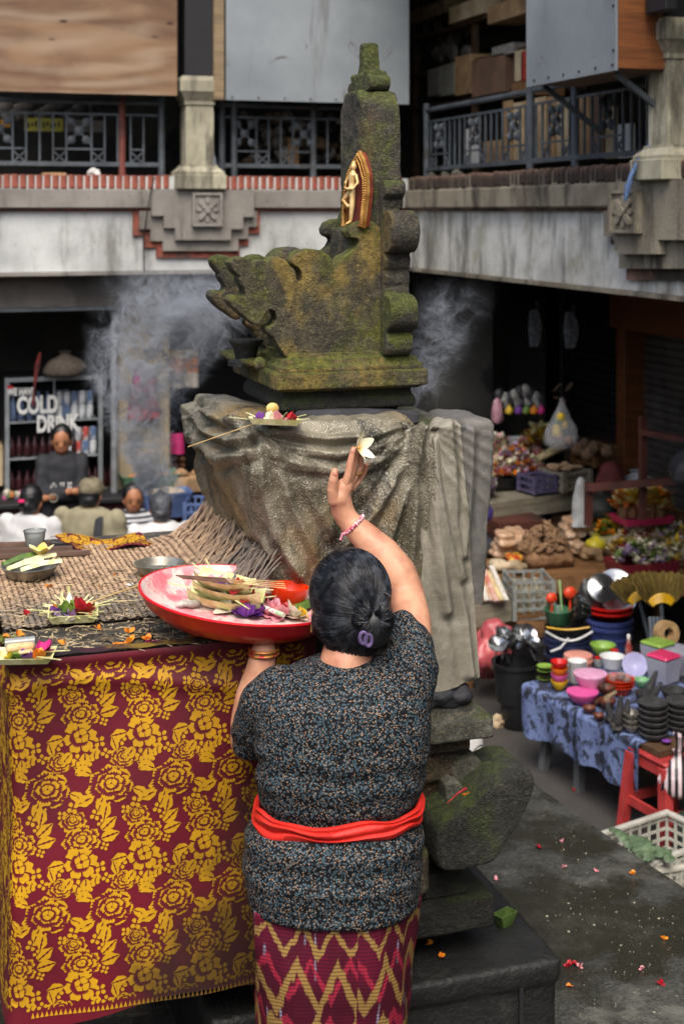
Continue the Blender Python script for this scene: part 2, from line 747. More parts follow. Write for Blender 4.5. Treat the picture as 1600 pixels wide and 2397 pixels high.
def carved(cx, cz, w, h, fn, par, mt):
    """square stone panel with frame, four-petal flower and corner leaves; fn(a, b, d) maps panel coords to world"""
    m = MB()
    m.prism([(cx - w, cz - h), (cx + w, cz - h), (cx + w, cz + h), (cx - w, cz + h)], fn, 0.0, .03)
    for (a0, a1, b0, b1) in ((-1, 1, .86, 1), (-1, 1, -1, -.86), (-1, -.84, -.86, .86), (.84, 1, -.86, .86)):
        m.prism([(cx + a0 * w, cz + b0 * h), (cx + a1 * w, cz + b0 * h), (cx + a1 * w, cz + b1 * h), (cx + a0 * w, cz + b1 * h)], fn, .03, .05)
    p = part(par, 'carved_panel', m, mt, 0)
    m = MB()
    for k in range(4):
        a = math.pi / 4 + k * math.pi / 2
        pts = []
        for t in range(10):
            s = t / 9
            pts.append((.12 + .72 * s, .2 * math.sin(math.pi * s) * (1 + .3 * math.sin(9 * s))))
        loop = pts + [(x, -y) for x, y in pts[::-1][1:-1]]
        m.prism([(cx + w * (x * math.cos(a) - y * math.sin(a)), cz + h * (x * math.sin(a) + y * math.cos(a))) for x, y in loop], fn, .03, .052)
    for k in range(4):
        a = k * math.pi / 2
        loop = [(.3, 0), (.5, .13), (.72, .08), (.78, 0), (.72, -.08), (.5, -.13)]
        m.prism([(cx + w * (x * math.cos(a) - y * math.sin(a)), cz + h * (x * math.sin(a) + y * math.cos(a))) for x, y in loop], fn, .03, .047)
    part(p, 'relief_leaf', m, mt, 0)
    m = MB()
    m.prism([(cx + w * .22 * math.cos(t * .5236), cz + h * .22 * math.sin(t * .5236)) for t in range(12)], fn, .052, .064)
    part(p, 'relief_centre', m, mt, 0)
    return p


c0, c1 = fl(865, 885), fl(1000, 1037)
carved((c0[0] + c1[0]) / 2, (c0[1] + c1[1]) / 2, abs(c1[0] - c0[0]) / 2, abs(c1[1] - c0[1]) / 2, lambda a, b, d: (a, V0 - .1155 - d, b), pil, M_ledge)

# right-wing pilaster, seen obliquely at the edge of the picture
def frr(x, y):
    return RU(800 + x / 1.96, y / 1.96)


t1 = [(1245, 985), (1245, 1120), (1290, 1120), (1290, 1200), (1318, 1200), (1318, 1285), (1800, 1285), (1800, 985)]
t2 = [(1242, 980), (1242, 1085), (1292, 1085), (1292, 1150), (1312, 1150), (1312, 1232), (1800, 1232), (1800, 980)]
t3 = [(1300, 858), (1300, 1030), (1322, 1030), (1322, 1100), (1345, 1100), (1345, 1165), (1535, 1165), (1535, 1100), (1800, 1100), (1800, 858)]


def topr(pts, z):
    out = [list(frr(*p)) for p in pts]
    out[0][1] = out[-1][1] = z
    return [tuple(p) for p in out]


pil2 = stepped('u', topr(t1, ZL), U0 - .024, U0 - .002, 'pilaster', M_brick_old, bld)
stepped('u', topr(t2, ZL - .0003), U0 - .066, U0 - .0245, 'pilaster_step', M_ledge_old, pil2)
stepped('u', topr(t3, 3.374), U0 - .125, U0 - .0725, 'pilaster_face', M_ledge_old, pil2)
c0, c1 = frr(1340, 875), frr(1465, 1070)
carved((c0[0] + c1[0]) / 2, (c0[1] + c1[1]) / 2, abs(c1[0] - c0[0]) / 2, abs(c1[1] - c0[1]) / 2, lambda a, b, d: (U0 - .1255 - d, a, b), pil2, M_ledge_old)


def column(cx, cy, mt, w=.115, top=5.9):
    p = MB()
    p.box((cx, cy, 3.375 + .06), (w * 3.55, w * 3.4, .118), 0, .006)
    b = part(bld, 'column', p, mt)
    p = MB().loft([[Vector((cx + sx * s, cy + sy * s, z)) for sx, sy in ((-1, -1), (1, -1), (1, 1), (-1, 1))]
                   for s, z in ((w * 1.62, 3.4945), (w * 1.62, 3.515), (w * 1.2, 3.56), (w * 1.2, 3.575))])
    part(b, 'column_foot', p, mt, 0)
    p = MB().loft([[Vector((cx + sx * s, cy + sy * s, z)) for sx, sy in ((-1, -1), (1, -1), (1, 1), (-1, 1))]
                   for s, z in ((w, 3.5755), (w, 3.98), (w * .97, 4.06))])
    part(b, 'column_shaft', p, mt, 0)
    p = MB().loft([[Vector((cx + sx * s, cy + sy * s, z)) for sx, sy in ((-1, -1), (1, -1), (1, 1), (-1, 1))]
                   for s, z in ((w * 1.08, 4.0605), (w * 1.08, 4.09), (w * 1.45, 4.16), (w * 1.5, 4.165), (w * 1.5, 4.25), (w * 1.3, 4.29))])
    part(b, 'column_cap', p, mt, 0)
    p = MB().box((cx, cy, (4.2905 + top) / 2), (w * 2.2, w * 2.2, top - 4.2905))
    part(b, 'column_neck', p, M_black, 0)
    return b


cu1 = LV(462, 300)[0]
column(cu1, V0 + .02, M_cream)
cv2 = RU(1572, 300)[0]
column(U0 + .0, cv2 - .02, M_cream, .105)

# arcade piers and partitions of the ground floor
part(bld, 'tan_pier', MB().b2((PV(278, 700, V0 + .45).x, V0 + .45, 0), (PV(398, 700, V0 + .45).x, V0 + .75, 2.738), .01), M_tanwall)
part(bld, 'corner_pier', MB().b2((U0 + .3, V0 + .2, 0), (U0 + .85, V0 + .8, 2.738), .01), M_dark)
gp = plaster('sooty_pier', '#57544f', '#474542', '#2f2e2d')
pa, pb = PU(1112, 700, U0 + 1.5), PU(1190, 700, U0 + 1.5)
part(bld, 'grey_pier', MB().b2((U0 + 1.5, pb.y, 0), (U0 + 1.9, pa.y, 2.738), .01), gp)
# roller shutters, timber frame
M_shut = mat('roller_steel', '#6a6660', '#57534e', 3, .5, metal=.3, c3='#3f3c39')
sh = MB()
y0, y1 = PU(1190, 700, U0 + 2.0).y, PU(1452, 700, U0 + 2.0).y
zz = .02
first = None
for i in range(34):
    k = MB().box((U0 + 2.0, (y0 + y1) / 2, zz + .037), (.03, abs(y0 - y1), .07), 0, .012)
    o = part(bld if first is None else first, 'shutter' if first is None else 'slat', k, M_black, 0)
    first = first or o
    zz += .078
first = None
y0, y1 = PU(1484, 800, U0 + 1.85).y, 4.5
zz = .02
for i in range(34):
    k = MB().box((U0 + 1.85, (y0 + y1) / 2, zz + .033), (.02, abs(y0 - y1), .062), 0, .012)
    o = part(bld if first is None else first, 'shutter' if first is None else 'slat', k, M_shut, 0)
    first = first or o
    zz += .066
pj = PU(1462, 900, U0 + 1.7)
part(bld, 'door_jamb', MB().b2((U0 + 1.65, pj.y - .07, 0), (U0 + 1.9, pj.y + .07, 2.20), .006), M_orange)
part(bld, 'door_header', MB().b2((U0 + 1.6, 4.4, 2.205), (U0 + 1.94, pj.y + .1, 2.70), .006), M_orange)

# ---- unseen plain wings added behind the camera, their height set to shade the court
w2 = thing('market_building', 'unseen plain wings of the market building, added behind the camera to shade the court', 'building', (-7, -6, 0))
m = MB()
m.b2((-8, -8, 0), (-6.6, 14, 4.8))
part(w2, 'wall', m, M_ledge)
m = MB()
m.b2((-6.598, -8, 0), (9, -6.6, 4.8))
part(w2, 'wall', m, M_ledge)

# ---- railings of the upper floor
def railing(label, a, b, z0, z1, mods, posts, postmat, group='iron railings of the upper floor', low=.09, rich=True):
    """a, b: plan end points; mods: bays along the rail"""
    a, b = Vector((a[0], a[1], 0)), Vector((b[0], b[1], 0))
    L = (b - a).length
    t = (b - a) / L
    th = thing('railing', label, 'railing', (a.x, a.y, z0), 0, group)

    def q(s, z):
        return a + t * s + Vector((0, 0, z))
    zb = z0 + low
    part(th, 'top_rail', MB().tube([q(0, z1), q(L, z1)], .022, 10), M_steel)
    part(th, 'bottom_rail', MB().bar(q(0, zb), q(L, zb), .03, .035), M_steel)
    part(th, 'middle_rail', MB().bar(q(0, z1 - .1), q(L, z1 - .1), .014, .018), M_steel)
    for s, mt in posts:
        part(th, 'post', MB().tube([q(s, z0), q(s, z1 + .06)], .028, 10), mt)
    s = .03
    i = 0
    h = z1 - .1 - zb
    while s < L - .02:
        kind = mods[i % len(mods)]
        wdt = .2 if kind == 'X' else .105
        if kind == 'X' and s + wdt < L:
            m = MB()
            for (p0, p1) in (((s, .38), (s + wdt, .95)), ((s, .95), (s + wdt, .38))):
                m.bar(q(p0[0], zb + h * p0[1]), q(p1[0], zb + h * p1[1]), .014, .014)
            for k in range(4):
                cxs = s + wdt * (.2 if k % 2 else .8)
                czs = zb + h * (.48 if k < 2 else .85)
                m.ell(q(cxs, czs), (.035, .012, .035), 8, 6)
            m.ell(q(s + wdt / 2, zb + h * .665), (.04, .014, .04), 8, 6)
            m.bar(q(s, zb + h * .3), q(s + wdt, zb + h * .3), .014, .016)
            part(th, 'ornament', m, M_steel)
        if kind == 'x' and s + wdt < L:
            m = MB()
            for (p0, p1) in (((s, .02), (s + wdt, .26)), ((s, .26), (s + wdt, .02))):
                m.bar(q(p0[0], zb + h * p0[1]), q(p1[0], zb + h * p1[1]), .012, .012)
            m.bar(q(s, zb + h * .3), q(s + wdt, zb + h * .3), .012, .014)
            part(th, 'ornament', m, M_steel)
        part(th, 'baluster', MB().bar(q(s, zb), q(s, z1 - .1), .015, .015), M_steel)
        s += wdt
        i += 1
    return th


zr0, zr1 = 3.488, 4.08
xa, xb = LV(-40, 300, .12)[0], LV(378, 300, .12)[0]
railing('grey iron railing below the plywood panel, with one rusty red post', (xa, V0 + .12), (xb, V0 + .12), zr0, zr1, ['X', 'x', '|', '|', 'x'],
        [(LV(286, 300, .12)[0] - xa, M_rustpost), (xb - xa, M_steel), (.06, M_steel)], M_steel)
xa, xb = LV(508, 300, .12)[0], LV(806, 300, .12)[0]
railing('iron railing right of the cream column, behind the tall stone backrest', (xa, V0 + .12), (xb, V0 + .12), zr0, zr1, ['|', 'X', 'x', '|', 'x', 'X'],
        [(.04, M_steel), (LV(548, 300, .12)[0] - xa, M_steel), (LV(733, 300, .12)[0] - xa, M_steel)], M_steel)
ya, yb = RU(995, 300, .12)[0], RU(1240, 300, .12)[0]
railing('grey iron railing beneath the dark storage shelves', (U0 + .12, ya), (U0 + .12, yb), zr0 - .02, zr1 - .02, ['|', 'x', 'X', 'x', '|', '|'],
        [(abs(yb - ya), M_steel), (.03, M_steel)], M_steel)
ya, yb = RU(1242, 300, .1)[0] - .05, RU(1520, 300, .1)[0]
railing('blue-grey pipe railing beneath the hanging white cabinet', (U0 + .1, ya), (U0 + .1, yb), zr0 - .02, zr1 - .02, ['|', 'x', 'X', 'x', '|', '|'],
        [(abs(RU(1345, 300, .1)[0] - ya), M_steel), (abs(yb - ya), M_steel)], M_steel)

# ---- panels closing the upper floor
def plywood():
    g = NT('plywood')
    co = g.coord('Object', (.55, 1, 2.6))
    n1 = g.noise(co, 1.5, 6, .6, 1.2)
    col = g.mix(g.step(n1, .3, .7), '#86694d', '#5f4430')
    w = g.n('TexWave', wave_type='BANDS', bands_direction='Z')
    g.l(co, w.inputs[0])
    w.inputs['Scale'].default_value = .8
    w.inputs['Distortion'].default_value = 16
    w.inputs['Detail'].default_value = 3
    w.inputs['Detail Scale'].default_value = .8
    col = g.mix(g.math('MULTIPLY', g.math('MULTIPLY', w.outputs['Fac'], g.step(g.noise(g.coord(), 1.1, 3), .35, .65)), .55), col, '#a3907a')
    k = g.voro(g.coord('Object', (1.1, 1, 2.6)), 2.4)
    col = g.mix(g.step(k, .13, .03), col, '#331c12')
    col = g.mix(g.math('MULTIPLY', g.step(g.noise(g.coord(), 1.4, 5), .55, .75), .6), col, '#5c3b2a')
    g.set(col, .7)
    g.bump(g.noise(co, 9, 5), .12, .01)
    return g.m


M_ply = plywood()
p0, p1 = LV(-60, 222, -.15), LV(414, 224, -.15)
solo('plywood_panel', 'large knotty brown plywood sheet closing the upper floor', 'panel', MB().b2((p0[0], V0 - .17, 4.12), (p1[0], V0 - .15, 5.88), .003), M_ply)
g = NT('grey_sheet')
co = g.coord()
col = g.mix(g.step(g.noise(co, .9, 5), .35, .7), '#8f979c', '#747c82')
col = g.mix(g.math('MULTIPLY', g.step(g.noise(g.coord('Object', (3, 1, .35)), 2.5, 6, .65), .56, .7), .5), col, '#5f5d5c')
col = g.mix(g.math('MULTIPLY', g.step(g.noise(g.coord('Object', (1, 1, 1), loc=(4, 2, 9)), 2.3, 7, .75, 1.6), .6, .66), .8), col, '#54484b')
g.set(col, .5)
g.bump(g.noise(co, 3, 4), .1, .02)
M_sheet = g.m
p0, p1 = LV(529, 232, -.2), LV(957, 240, -.2)
sb = thing('sheet_panel', 'pale grey metal sheet hung from the upper floor behind the finial', 'panel', (p0[0], V0 - .2, 4.08))
part(sb, 'sheet', MB().b2((p0[0], V0 - .2, 4.095), (p1[0], V0 - .185, 5.88), .002), M_sheet)
part(sb, 'timber_edge', MB().b2((p0[0] - .09, V0 - .16, 4.10), (p0[0] - .003, V0 + .0, 5.88), .004), wood('pale_timber', '#8d7a5e', '#6d5c45'))
m = MB()
for k in range(7):
    m.box((p0[0] + .05 + k * .22, V0 - .203, 4.12), (.014, .006, .014))
part(sb, 'nail', m, M_dark)
# hanging cabinet
vb, va = 8.17, 7.02
cb = thing('wall_cabinet', 'white-faced wooden cabinet hanging out over the railing by the right column', 'cabinet', (3.9, va, 4.0))
part(cb, 'front_panel', MB().b2((3.885, va - .005, 3.985), (3.899, vb, 5.88), .002), M_sheet)
part(cb, 'side_panel', MB().b2((3.9, va, 4.0), (4.22, va + .02, 5.88), .002), M_orange)
part(cb, 'bottom_panel', MB().b2((3.9, va + .022, 4.0), (4.28, vb, 4.02)), wood('raw_board', '#7d6348', '#5f4932'))
m = MB()
for k in range(6):
    m.box((3.882, va + .03 + k * .2, 4.02), (.006, .014, .014))
    m.box((3.882, va + .02, 4.1 + k * .25), (.006, .014, .014))
part(cb, 'nail', m, M_black)
for (s, e) in ((vb - .12, .0), (va + .12, 0)):
    part(cb, 'bracket', MB().bar((3.95, s, 3.985), (4.36, s, 3.7), .03, .03), M_steel)
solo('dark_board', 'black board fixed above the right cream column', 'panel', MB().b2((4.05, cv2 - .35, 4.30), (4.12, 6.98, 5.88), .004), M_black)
solo('dark_board', 'black panel standing in for the darkness in the gap between plywood and grey sheet', 'panel', MB().b2((p0[0] - .45, V0 + .14, 4.3), (p0[0] - .1, V0 + .17, 5.88), .004), M_black)  # black panel added where only a dark gap opens

# ================================================================ the stone shrine
def mossy(name, stone_a, stone_b, moss, ochre, moss_t=(.42, .62), ochre_t=(.48, .62), bump=.8, rough=.85, pale='#9a8c66'):
    g = NT(name)
    co = g.coord()
    n1 = g.noise(co, 9, 6, .65)
    col = g.mix(g.step(n1, .35, .65), stone_a, stone_b)
    col = g.mix(g.math('MULTIPLY', g.step(g.noise(g.coord('Object', (1, 1, .6), loc=(1, 5, 2)), 5.5, 6, .6), *ochre_t), .85), col, ochre)
    geo = g.n('NewGeometry')
    up = g.sep(geo.outputs['Normal'])[2]
    f = g.math('ADD', g.math('MULTIPLY', up, .16), g.noise(g.coord('Object', (1, 1, .8), loc=(7, 1, 3)), 6.5, 7, .68))
    mm = g.step(f, *moss_t)
    mc = g.mix(g.noise(co, 60, 3), moss, '#23300c')
    col = g.mix(g.math('MULTIPLY', mm, .92), col, mc)
    gr = g.noise(co, 150, 3, .7)
    col = g.mix(g.math('MULTIPLY', g.step(gr, .5, .68), .5), col, pale)
    col = g.mix(g.math('MULTIPLY', g.step(g.noise(co, 45, 4, .7), .56, .44), .4), col, '#12110d')
    g.set(col, rough)
    h = g.math('ADD', g.math('MULTIPLY', g.noise(co, 75, 5, .7), 1.0), g.math('MULTIPLY', g.noise(co, 260, 2, .6), .4))
    g.bump(h, min(1.0, bump * 1.25), .02)
    return g.m


M_st = mossy('mossy_andesite', '#55514a', '#2f2e2a', '#6c7722', '#7d6838', (.46, .62), (.5, .64))
M_st_ochre = mossy('lichened_andesite', '#66604a', '#38352a', '#7d8426', '#96803c', (.47, .61), (.48, .6))
M_st_dark = mossy('wet_black_stone', '#24241f', '#12130f', '#2f3a12', '#3a2b1a', (.56, .7), (.6, .75), .7, .55, '#4d4c45')
M_st_grey = mossy('grey_carved_stone', '#6f6f66', '#494a43', '#4a5422', '#6d5f43', (.56, .7), (.58, .7), .6, .8)
M_st_black = mat('sooty_stone', '#1d1e1d', '#121312', 7, .6, bump=.6, bsc=60, c3='#353630', sc3=6, t3=(.6, .75))


def stone(mb, voxel=.007, amp=.004, sm=2, sc=22):
    def d(co, no):
        k = np.array([noise.fractal(Vector(p) * sc, 1, 2, 4) + .8 * noise.noise(Vector(p) * 5) for p in co])
        return co + no * (k * amp)[:, None]
    return remesh(mb, voxel, sm, .5, d)


shr = thing('stone_shrine', 'moss-grown stone shrine with an open carved throne on a tall pedestal', 'shrine', (1.27, 3.95, ZP))


def z4(x, y):
    return x / 2.412 + 400, y / 2.412 + 540


VN = 3.80
wall_px = [z4(*p) for p in [(1225, 705), (650, 712), (604, 650), (580, 602), (546, 578), (540, 548), (575, 535), (598, 500), (590, 458), (566, 443), (545, 455), (524, 492), (508, 532), (480, 536),
                            (430, 502), (380, 457), (345, 422), (325, 396), (335, 372), (365, 362), (400, 372), (428, 376), (416, 330), (395, 300), (385, 272), (400, 258), (372, 246), (350, 218), (334, 180), (362, 158),
                            (420, 152), (450, 172), (464, 215), (471, 250), (482, 225), (474, 195), (490, 172), (518, 164), (545, 180), (560, 212), (566, 190), (552, 172), (572, 156), (610, 148), (655, 170), (692, 222), (714, 275), (727, 322), (742, 275), (738, 232), (715, 205), (694, 195), (684, 168), (696, 142),
                            (735, 115), (795, 103), (855, 112), (898, 145), (920, 180), (932, 222), (944, 185), (965, 150), (1005, 128)]]
wall_px += [(832, 582), (842, 568), (838, 558), (822, 558), (814, 542), (824, 523), (850, 514), (876, 520), (895, 540), (908, 556)]
wall_uz = [(PV(x, y, VN).x, PV(x, y, VN).z) for x, y in wall_px]
# upper jaw tip of each wall stays inside the outline; both side walls share it
m = MB().prism(wall_uz, lambda a, b, d: (a, d, b), VN, VN + .075)
part(shr, 'throne_side', stone(m, .0042, .002, 1), M_st_ochre, 180)
m = MB().prism(wall_uz, lambda a, b, d: (a, d, b), VN + .235, VN + .305)
part(shr, 'throne_side', stone(m, .007), M_st, 180)
uL, uR = PV(700, 800, VN).x, PV(908, 800, VN).x
part(shr, 'throne_seat', stone(MB().b2((uL + .02, VN + .06, 2.80), (uR + .03, VN + .25, 3.0)).b2((1.275, VN + .05, 2.95), (uR + .03, VN + .25, 3.15)), .01), M_st, 180)

# backrest with chamfered front, arched head and finial
def plan(s, k=1.0, du=0.0):
    c = 3.9525
    pts = [(1.415, 3.80), (1.365, 3.80), (1.31, 3.855), (1.31, 4.05), (1.365, 4.105), (1.415, 4.105)]
    return [(1.3625 + (u - 1.3625) * k + du, c + (v - c) * s) for u, v in pts]


def yz(y, d=4.05):
    return ZC - (y - HY) / FPX * d


secs = []
for z, s in ((2.80, 1.0), (3.0, 1.0), (3.2, 1.0), (3.44, 1.0), (3.475, .985), (3.505, .93), (3.53, .82), (3.545, .66), (3.552, .5)):
    secs.append([Vector((u, v, z)) for u, v in plan(s)])
part(shr, 'backrest', stone(MB().loft(secs), .006), M_st, 180)
m = MB()
secs = []
for z, s, k in ((3.54, .40, .72), (3.575, .34, .64), (3.60, .25, .54), (3.64, .18, .46), (3.69, .155, .43), (3.697, .145, .41)):
    secs.append([Vector((u, v, z)) for u, v in plan(s, k, .005)])
m.loft(secs)
for (v, r, z) in ((3.868, .021, 3.572), (4.04, .021, 3.566), (3.895, .014, 3.6), (4.012, .014, 3.596)):
    m.tube([(1.335, v, z), (1.40, v, z)], r, 14)
    m.b2((1.335, min(v, 3.95), z - .024), (1.40, max(v, 3.95), z + .004))
part(shr, 'finial', stone(m, .005, .003), mossy('mossy_finial', '#4a463b', '#2b2a25', '#5f6b1d', '#6d5a33', (.36, .56)), 180)

# scroll wing on the backrest's near flank and its twin behind
u0, u1 = PV(906, 600, 3.74).x, PV(978, 600, 3.74).x - .01
for sg in (1, -1):
    m = MB()
    V_ = lambda v: v if sg > 0 else 7.905 - v
    for (v, z, r, d_) in ((3.782, 3.262, .026, -.02), (3.80, 3.225, .02, -.02), (3.752, 3.142, .060, 0), (3.79, 3.055, .03, -.004), (3.785, 3.008, .024, -.006), (3.79, 2.975, .022, -.006), (3.757, 2.912, .052, 0), (3.772, 2.825, .036, -.004)):
        m.tube([(u0, V_(v), z), (u1 + d_, V_(v), z)], r, 28)
    m.b2((u0, V_(3.785), 2.79), (u1 - .03, V_(3.84), 3.28))
    part(shr, 'scroll_wing', stone(m, .005, .0018, 1), M_st, 180)

# stepped table of the throne, neck, capital
def stepped_table(x0, x1, y0, y1, layers, mt, name, vox=.008):
    m = MB()
    for (g, z0, z1) in layers:
        m.b2((x0 - g, y0 - g, z0), (x1 + g, y1 + g, z1))
    return part(shr, name, stone(m, vox, .0022, 1), mt, 180)


stepped_table(1.075, 1.43, 3.79, 4.20, [(.0, 2.757, 2.80), (.022, 2.757, 2.785), (.035, 2.748, 2.768)], M_st_ochre, 'throne_base', .005)
stepped_table(1.026, 1.478, 3.75, 4.25, [(0, 2.703, 2.752), (-.02, 2.695, 2.71)], M_st_ochre, 'throne_slab', .006)
stepped_table(1.05, 1.45, 3.78, 4.22, [(-.01, 2.675, 2.70), (-.04, 2.55, 2.69), (0, 2.64, 2.672)], M_st_dark, 'neck')
m = MB().lathe([(.052, 0), (.052, .012), (.03, .02), (.036, .05), (.05, .068), (.05, .075)], (1.0, 3.98, 2.752), 20)
part(shr, 'offering_stand', m, M_st_black)
m = MB().box((1.02, 4.06, 2.765), (.09, .3, .02), 0, .004).ell((.995, 3.8, 2.775), (.018, .018, .02))
part(shr, 'corner_knob', stone(m, .006), M_st_ochre, 180)
part(shr, 'capital', MB().b2((.955, 3.64, 2.36), (1.56, 4.28, 2.60), .02), M_st_grey)
part(shr, 'pillar', MB().b2((1.06, 3.70, 1.80), (1.5, 4.22, 2.36)), M_st_dark)

# pedestal
stepped_table(1.02, 1.588, 3.59, 4.26, [(.015, 1.742, 1.803), (-.02, 1.80, 1.83)], M_st_grey, 'pedestal_cap', .009)
stepped_table(1.02, 1.555, 3.62, 4.24, [(0, 1.70, 1.742), (-.025, 1.655, 1.70), (.0, 1.62, 1.655), (-.03, 1.56, 1.62)], mossy('brown_stone', '#4f4636', '#3a3227', '#3d451c', '#5f4527', (.6, .75)), 'pedestal_moulding', .009)
stepped_table(1.06, 1.52, 3.65, 4.2, [(0, 1.34, 1.56)], M_st_grey, 'pedestal_shaft', .012)
# pair of corner blocks by the scroll
m = MB().prism([(PV(1030, y, 3.62).x + a, z) for (a, z, y) in ((0, 1.47, 1800), (0, 1.63, 1800), (.015, 1.645, 1800), (.05, 1.625, 1800), (.05, 1.47, 1800))], lambda a, b, d: (a, d, b), 3.58, 3.66)
part(shr, 'corner_block', stone(m, .006, .002), M_st_grey, 180)
m = MB().box((1.33, 3.6, 1.41), (.16, .1, .14), 0, .02).box((1.33, 3.58, 1.50), (.1, .1, .1), 0, .03)
part(shr, 'corner_block', stone(m, .008, .003), M_st, 180)
# big scroll
sc_px = [(1026, 2045), (1022, 1985), (1024, 1938), (1048, 1914), (1092, 1888), (1130, 1858), (1165, 1828), (1200, 1808), (1232, 1802), (1252, 1812), (1260, 1838), (1225, 1915), (1190, 1970), (1166, 2010), (1152, 2024), (1120, 2034), (1070, 2044)]
sc_uz = [(PV(x, y, 3.50).x, PV(x, y, 3.50).z) for x, y in sc_px]
for _ in range(3):
    sc_uz = [q for i, p in enumerate(sc_uz) for n_ in [sc_uz[(i + 1) % len(sc_uz)]] for q in ((p[0] * .75 + n_[0] * .25, p[1] * .75 + n_[1] * .25), (p[0] * .25 + n_[0] * .75, p[1] * .25 + n_[1] * .75))]
_cu, _cz = sum(p[0] for p in sc_uz) / len(sc_uz), sum(p[1] for p in sc_uz) / len(sc_uz)
m = MB().loft([[Vector((_cu + (a - _cu) * s_, v, _cz + (b - _cz) * s_ - (1 - s_) * .05)) for a, b in sc_uz] for s_, v in ((.92, 3.50), (.965, 3.506), (.99, 3.518), (1.0, 3.535), (1.0, 3.69), (.97, 3.71))])
part(shr, 'stone_scroll', stone(m, .006, .0016, 3), mossy('mossy_scroll', '#3a3a33', '#1c1d18', '#4f5f1e', '#4c4630', (.53, .66), (.66, .8), .7, .6, '#6d6c62'), 180)
m = MB().prism([(PV(1040, 1800, 3.62).x + a, z) for a, z in ((0, 1.58), (.0, 1.63), (.045, 1.675), (.10, 1.68), (.12, 1.64), (.12, 1.5), (0, 1.5))], lambda a, b, d: (a, d, b), 3.62, 3.80)
part(shr, 'stone_scroll', stone(m, .008, .003, 4), M_st_grey, 180)
# steps under the scroll
stepped_table(.95, 1.52, 3.60, 4.3, [(0, 1.33, 1.385), (.01, 1.316, 1.34)], M_st_dark, 'base_step', .01)
stepped_table(.92, 1.60, 3.565, 4.36, [(0, 1.225, 1.318)], M_st_dark, 'base_step', .01)
stepped_table(.80, 1.756, 3.50, 4.6, [(0, ZP + .002, 1.10), (.012, 1.095, 1.15)], M_st_black, 'plinth', .013)
mm = MB().b2((1.30, 3.487, ZP + .01), (1.308, 3.4955, 1.09)).b2((1.64, 3.487, ZP + .01), (1.65, 3.4955, 1.09))
part(shr, 'plinth_joint', mm, M_darker)

# ---- gilded plaque with a dancing figure, leaning on the backrest
M_gold = mat('old_gold', '#c79a54', '#9a6a2e', 30, .38, metal=.55, bump=.3, bsc=120, c3='#5f2f1c', sc3=25, t3=(.58, .7))
M_gold_pale = mat('pale_gold', '#e0c48c', '#b98f4f', 25, .42, metal=.3, bump=.1, bsc=150)
M_redlac = mat('red_lacquer', '#7a3420', '#5a2415', 20, .5)
base = Vector((1.292, 3.836, 3.152))
gp = thing('gilded_plaque', 'gilded arched plaque with a small standing deity, propped against the stone backrest', 'plaque', base, R(-72))
arch = [(-.05, 0), (.05, 0), (.056, .10), (.047, .155), (.02, .20), (0, .222), (-.02, .20), (-.047, .155), (-.056, .10)]
lean = lambda a, b, d: (a, d - .0 + b * .10, b)
part(gp, 'back_plate', MB().prism([(a * .93, b * .96 + .004) for a, b in arch], lean, -.006, .008), M_redlac, 0, False)
fr = MB()
for i in range(len(arch)):
    a, b = arch[i], arch[(i + 1) % len(arch)]
    fr.prism([a, b, (b[0] * .8, b[1] * .86 + .012), (a[0] * .8, a[1] * .86 + .012)], lean, -.018, -.0065)
part(gp, 'frame', fr, M_gold, 0, False)
bd = MB()
for i in range(len(arch)):
    a, b = arch[i], arch[(i + 1) % len(arch)]
    n = max(3, int(math.hypot(b[0] - a[0], b[1] - a[1]) / .007))
    for k in range(n):
        t = k / n
        x, z = a[0] + (b[0] - a[0]) * t, a[1] + (b[1] - a[1]) * t
        for s in (.93, .80):
            bd.ell((x * s, -.02 + z * .1 * s, z * (s * .5 + .46) + .006), .0032, 6, 5)
part(gp, 'beading', bd, M_gold, 35, False)
fg = MB()
oy = -.03
J = lambda x, z, y=0.0: Vector((x, oy + y + z * .1, z))
fg.limb([J(0, .105), J(.0, .125), J(0, .150)], [.0115, .0105, .013], 8)
fg.limb([J(0, .152), J(0, .163)], [.0055, .0055], 8)
fg.ell(J(0, .175), (.0095, .0105, .012), 10, 8)
fg.ell(J(0, .187), (.006, .007, .006), 8, 6)
fg.limb([J(.004, .105), J(.008, .06), J(.006, .018), J(.006, .012, -.012)], [.0095, .008, .0055, .0045], 8)
fg.limb([J(-.006, .103), J(-.026, .078, -.008), J(-.004, .062, -.006)], [.009, .0075, .0055], 8)
fg.limb([J(.015, .150), J(.026, .128), J(.02, .11, -.012), J(-.004, .112, -.018)], [.0055, .005, .0045, .0045], 8)
fg.limb([J(-.015, .150), J(-.024, .13, -.006), J(-.012, .116, -.016), J(-.006, .128, -.02)], [.0055, .005, .0045, .004], 8)
part(gp, 'figure', remesh(fg, .0024, 2), M_gold_pale, 180, False)

# ================================================================ altar, its cloths, the mat
ZA, VA, UA0, UA1, VB = 2.12, 3.45, .287, 1.03, 4.62     # altar top, front, left end, right end, back


def weathered():
    g = NT('rotting_boards')
    co = g.coord('Object', (1, 6, 6))
    n1 = g.noise(co, 3, 6, .65)
    col = g.mix(g.step(n1, .3, .7), '#4b4842', '#211f1c')
    o = g.coord()
    col = g.mix(g.math('MULTIPLY', g.step(g.noise(o, 18, 6, .7), .52, .66), .8), col, '#857a63')
    col = g.mix(g.math('MULTIPLY', g.step(g.noise(o, 55, 4, .7), .6, .68), .9), col, '#b3a788')
    col = g.mix(g.math('MULTIPLY', g.step(g.noise(o, 7, 5, .6), .55, .7), .6), col, '#14130f')
    g.set(col, g.math('MULTIPLY_ADD', n1, .5, .2))
    g.bump(g.math('ADD', n1, g.noise(o, 70, 5, .7)), .8, .012)
    return g.m


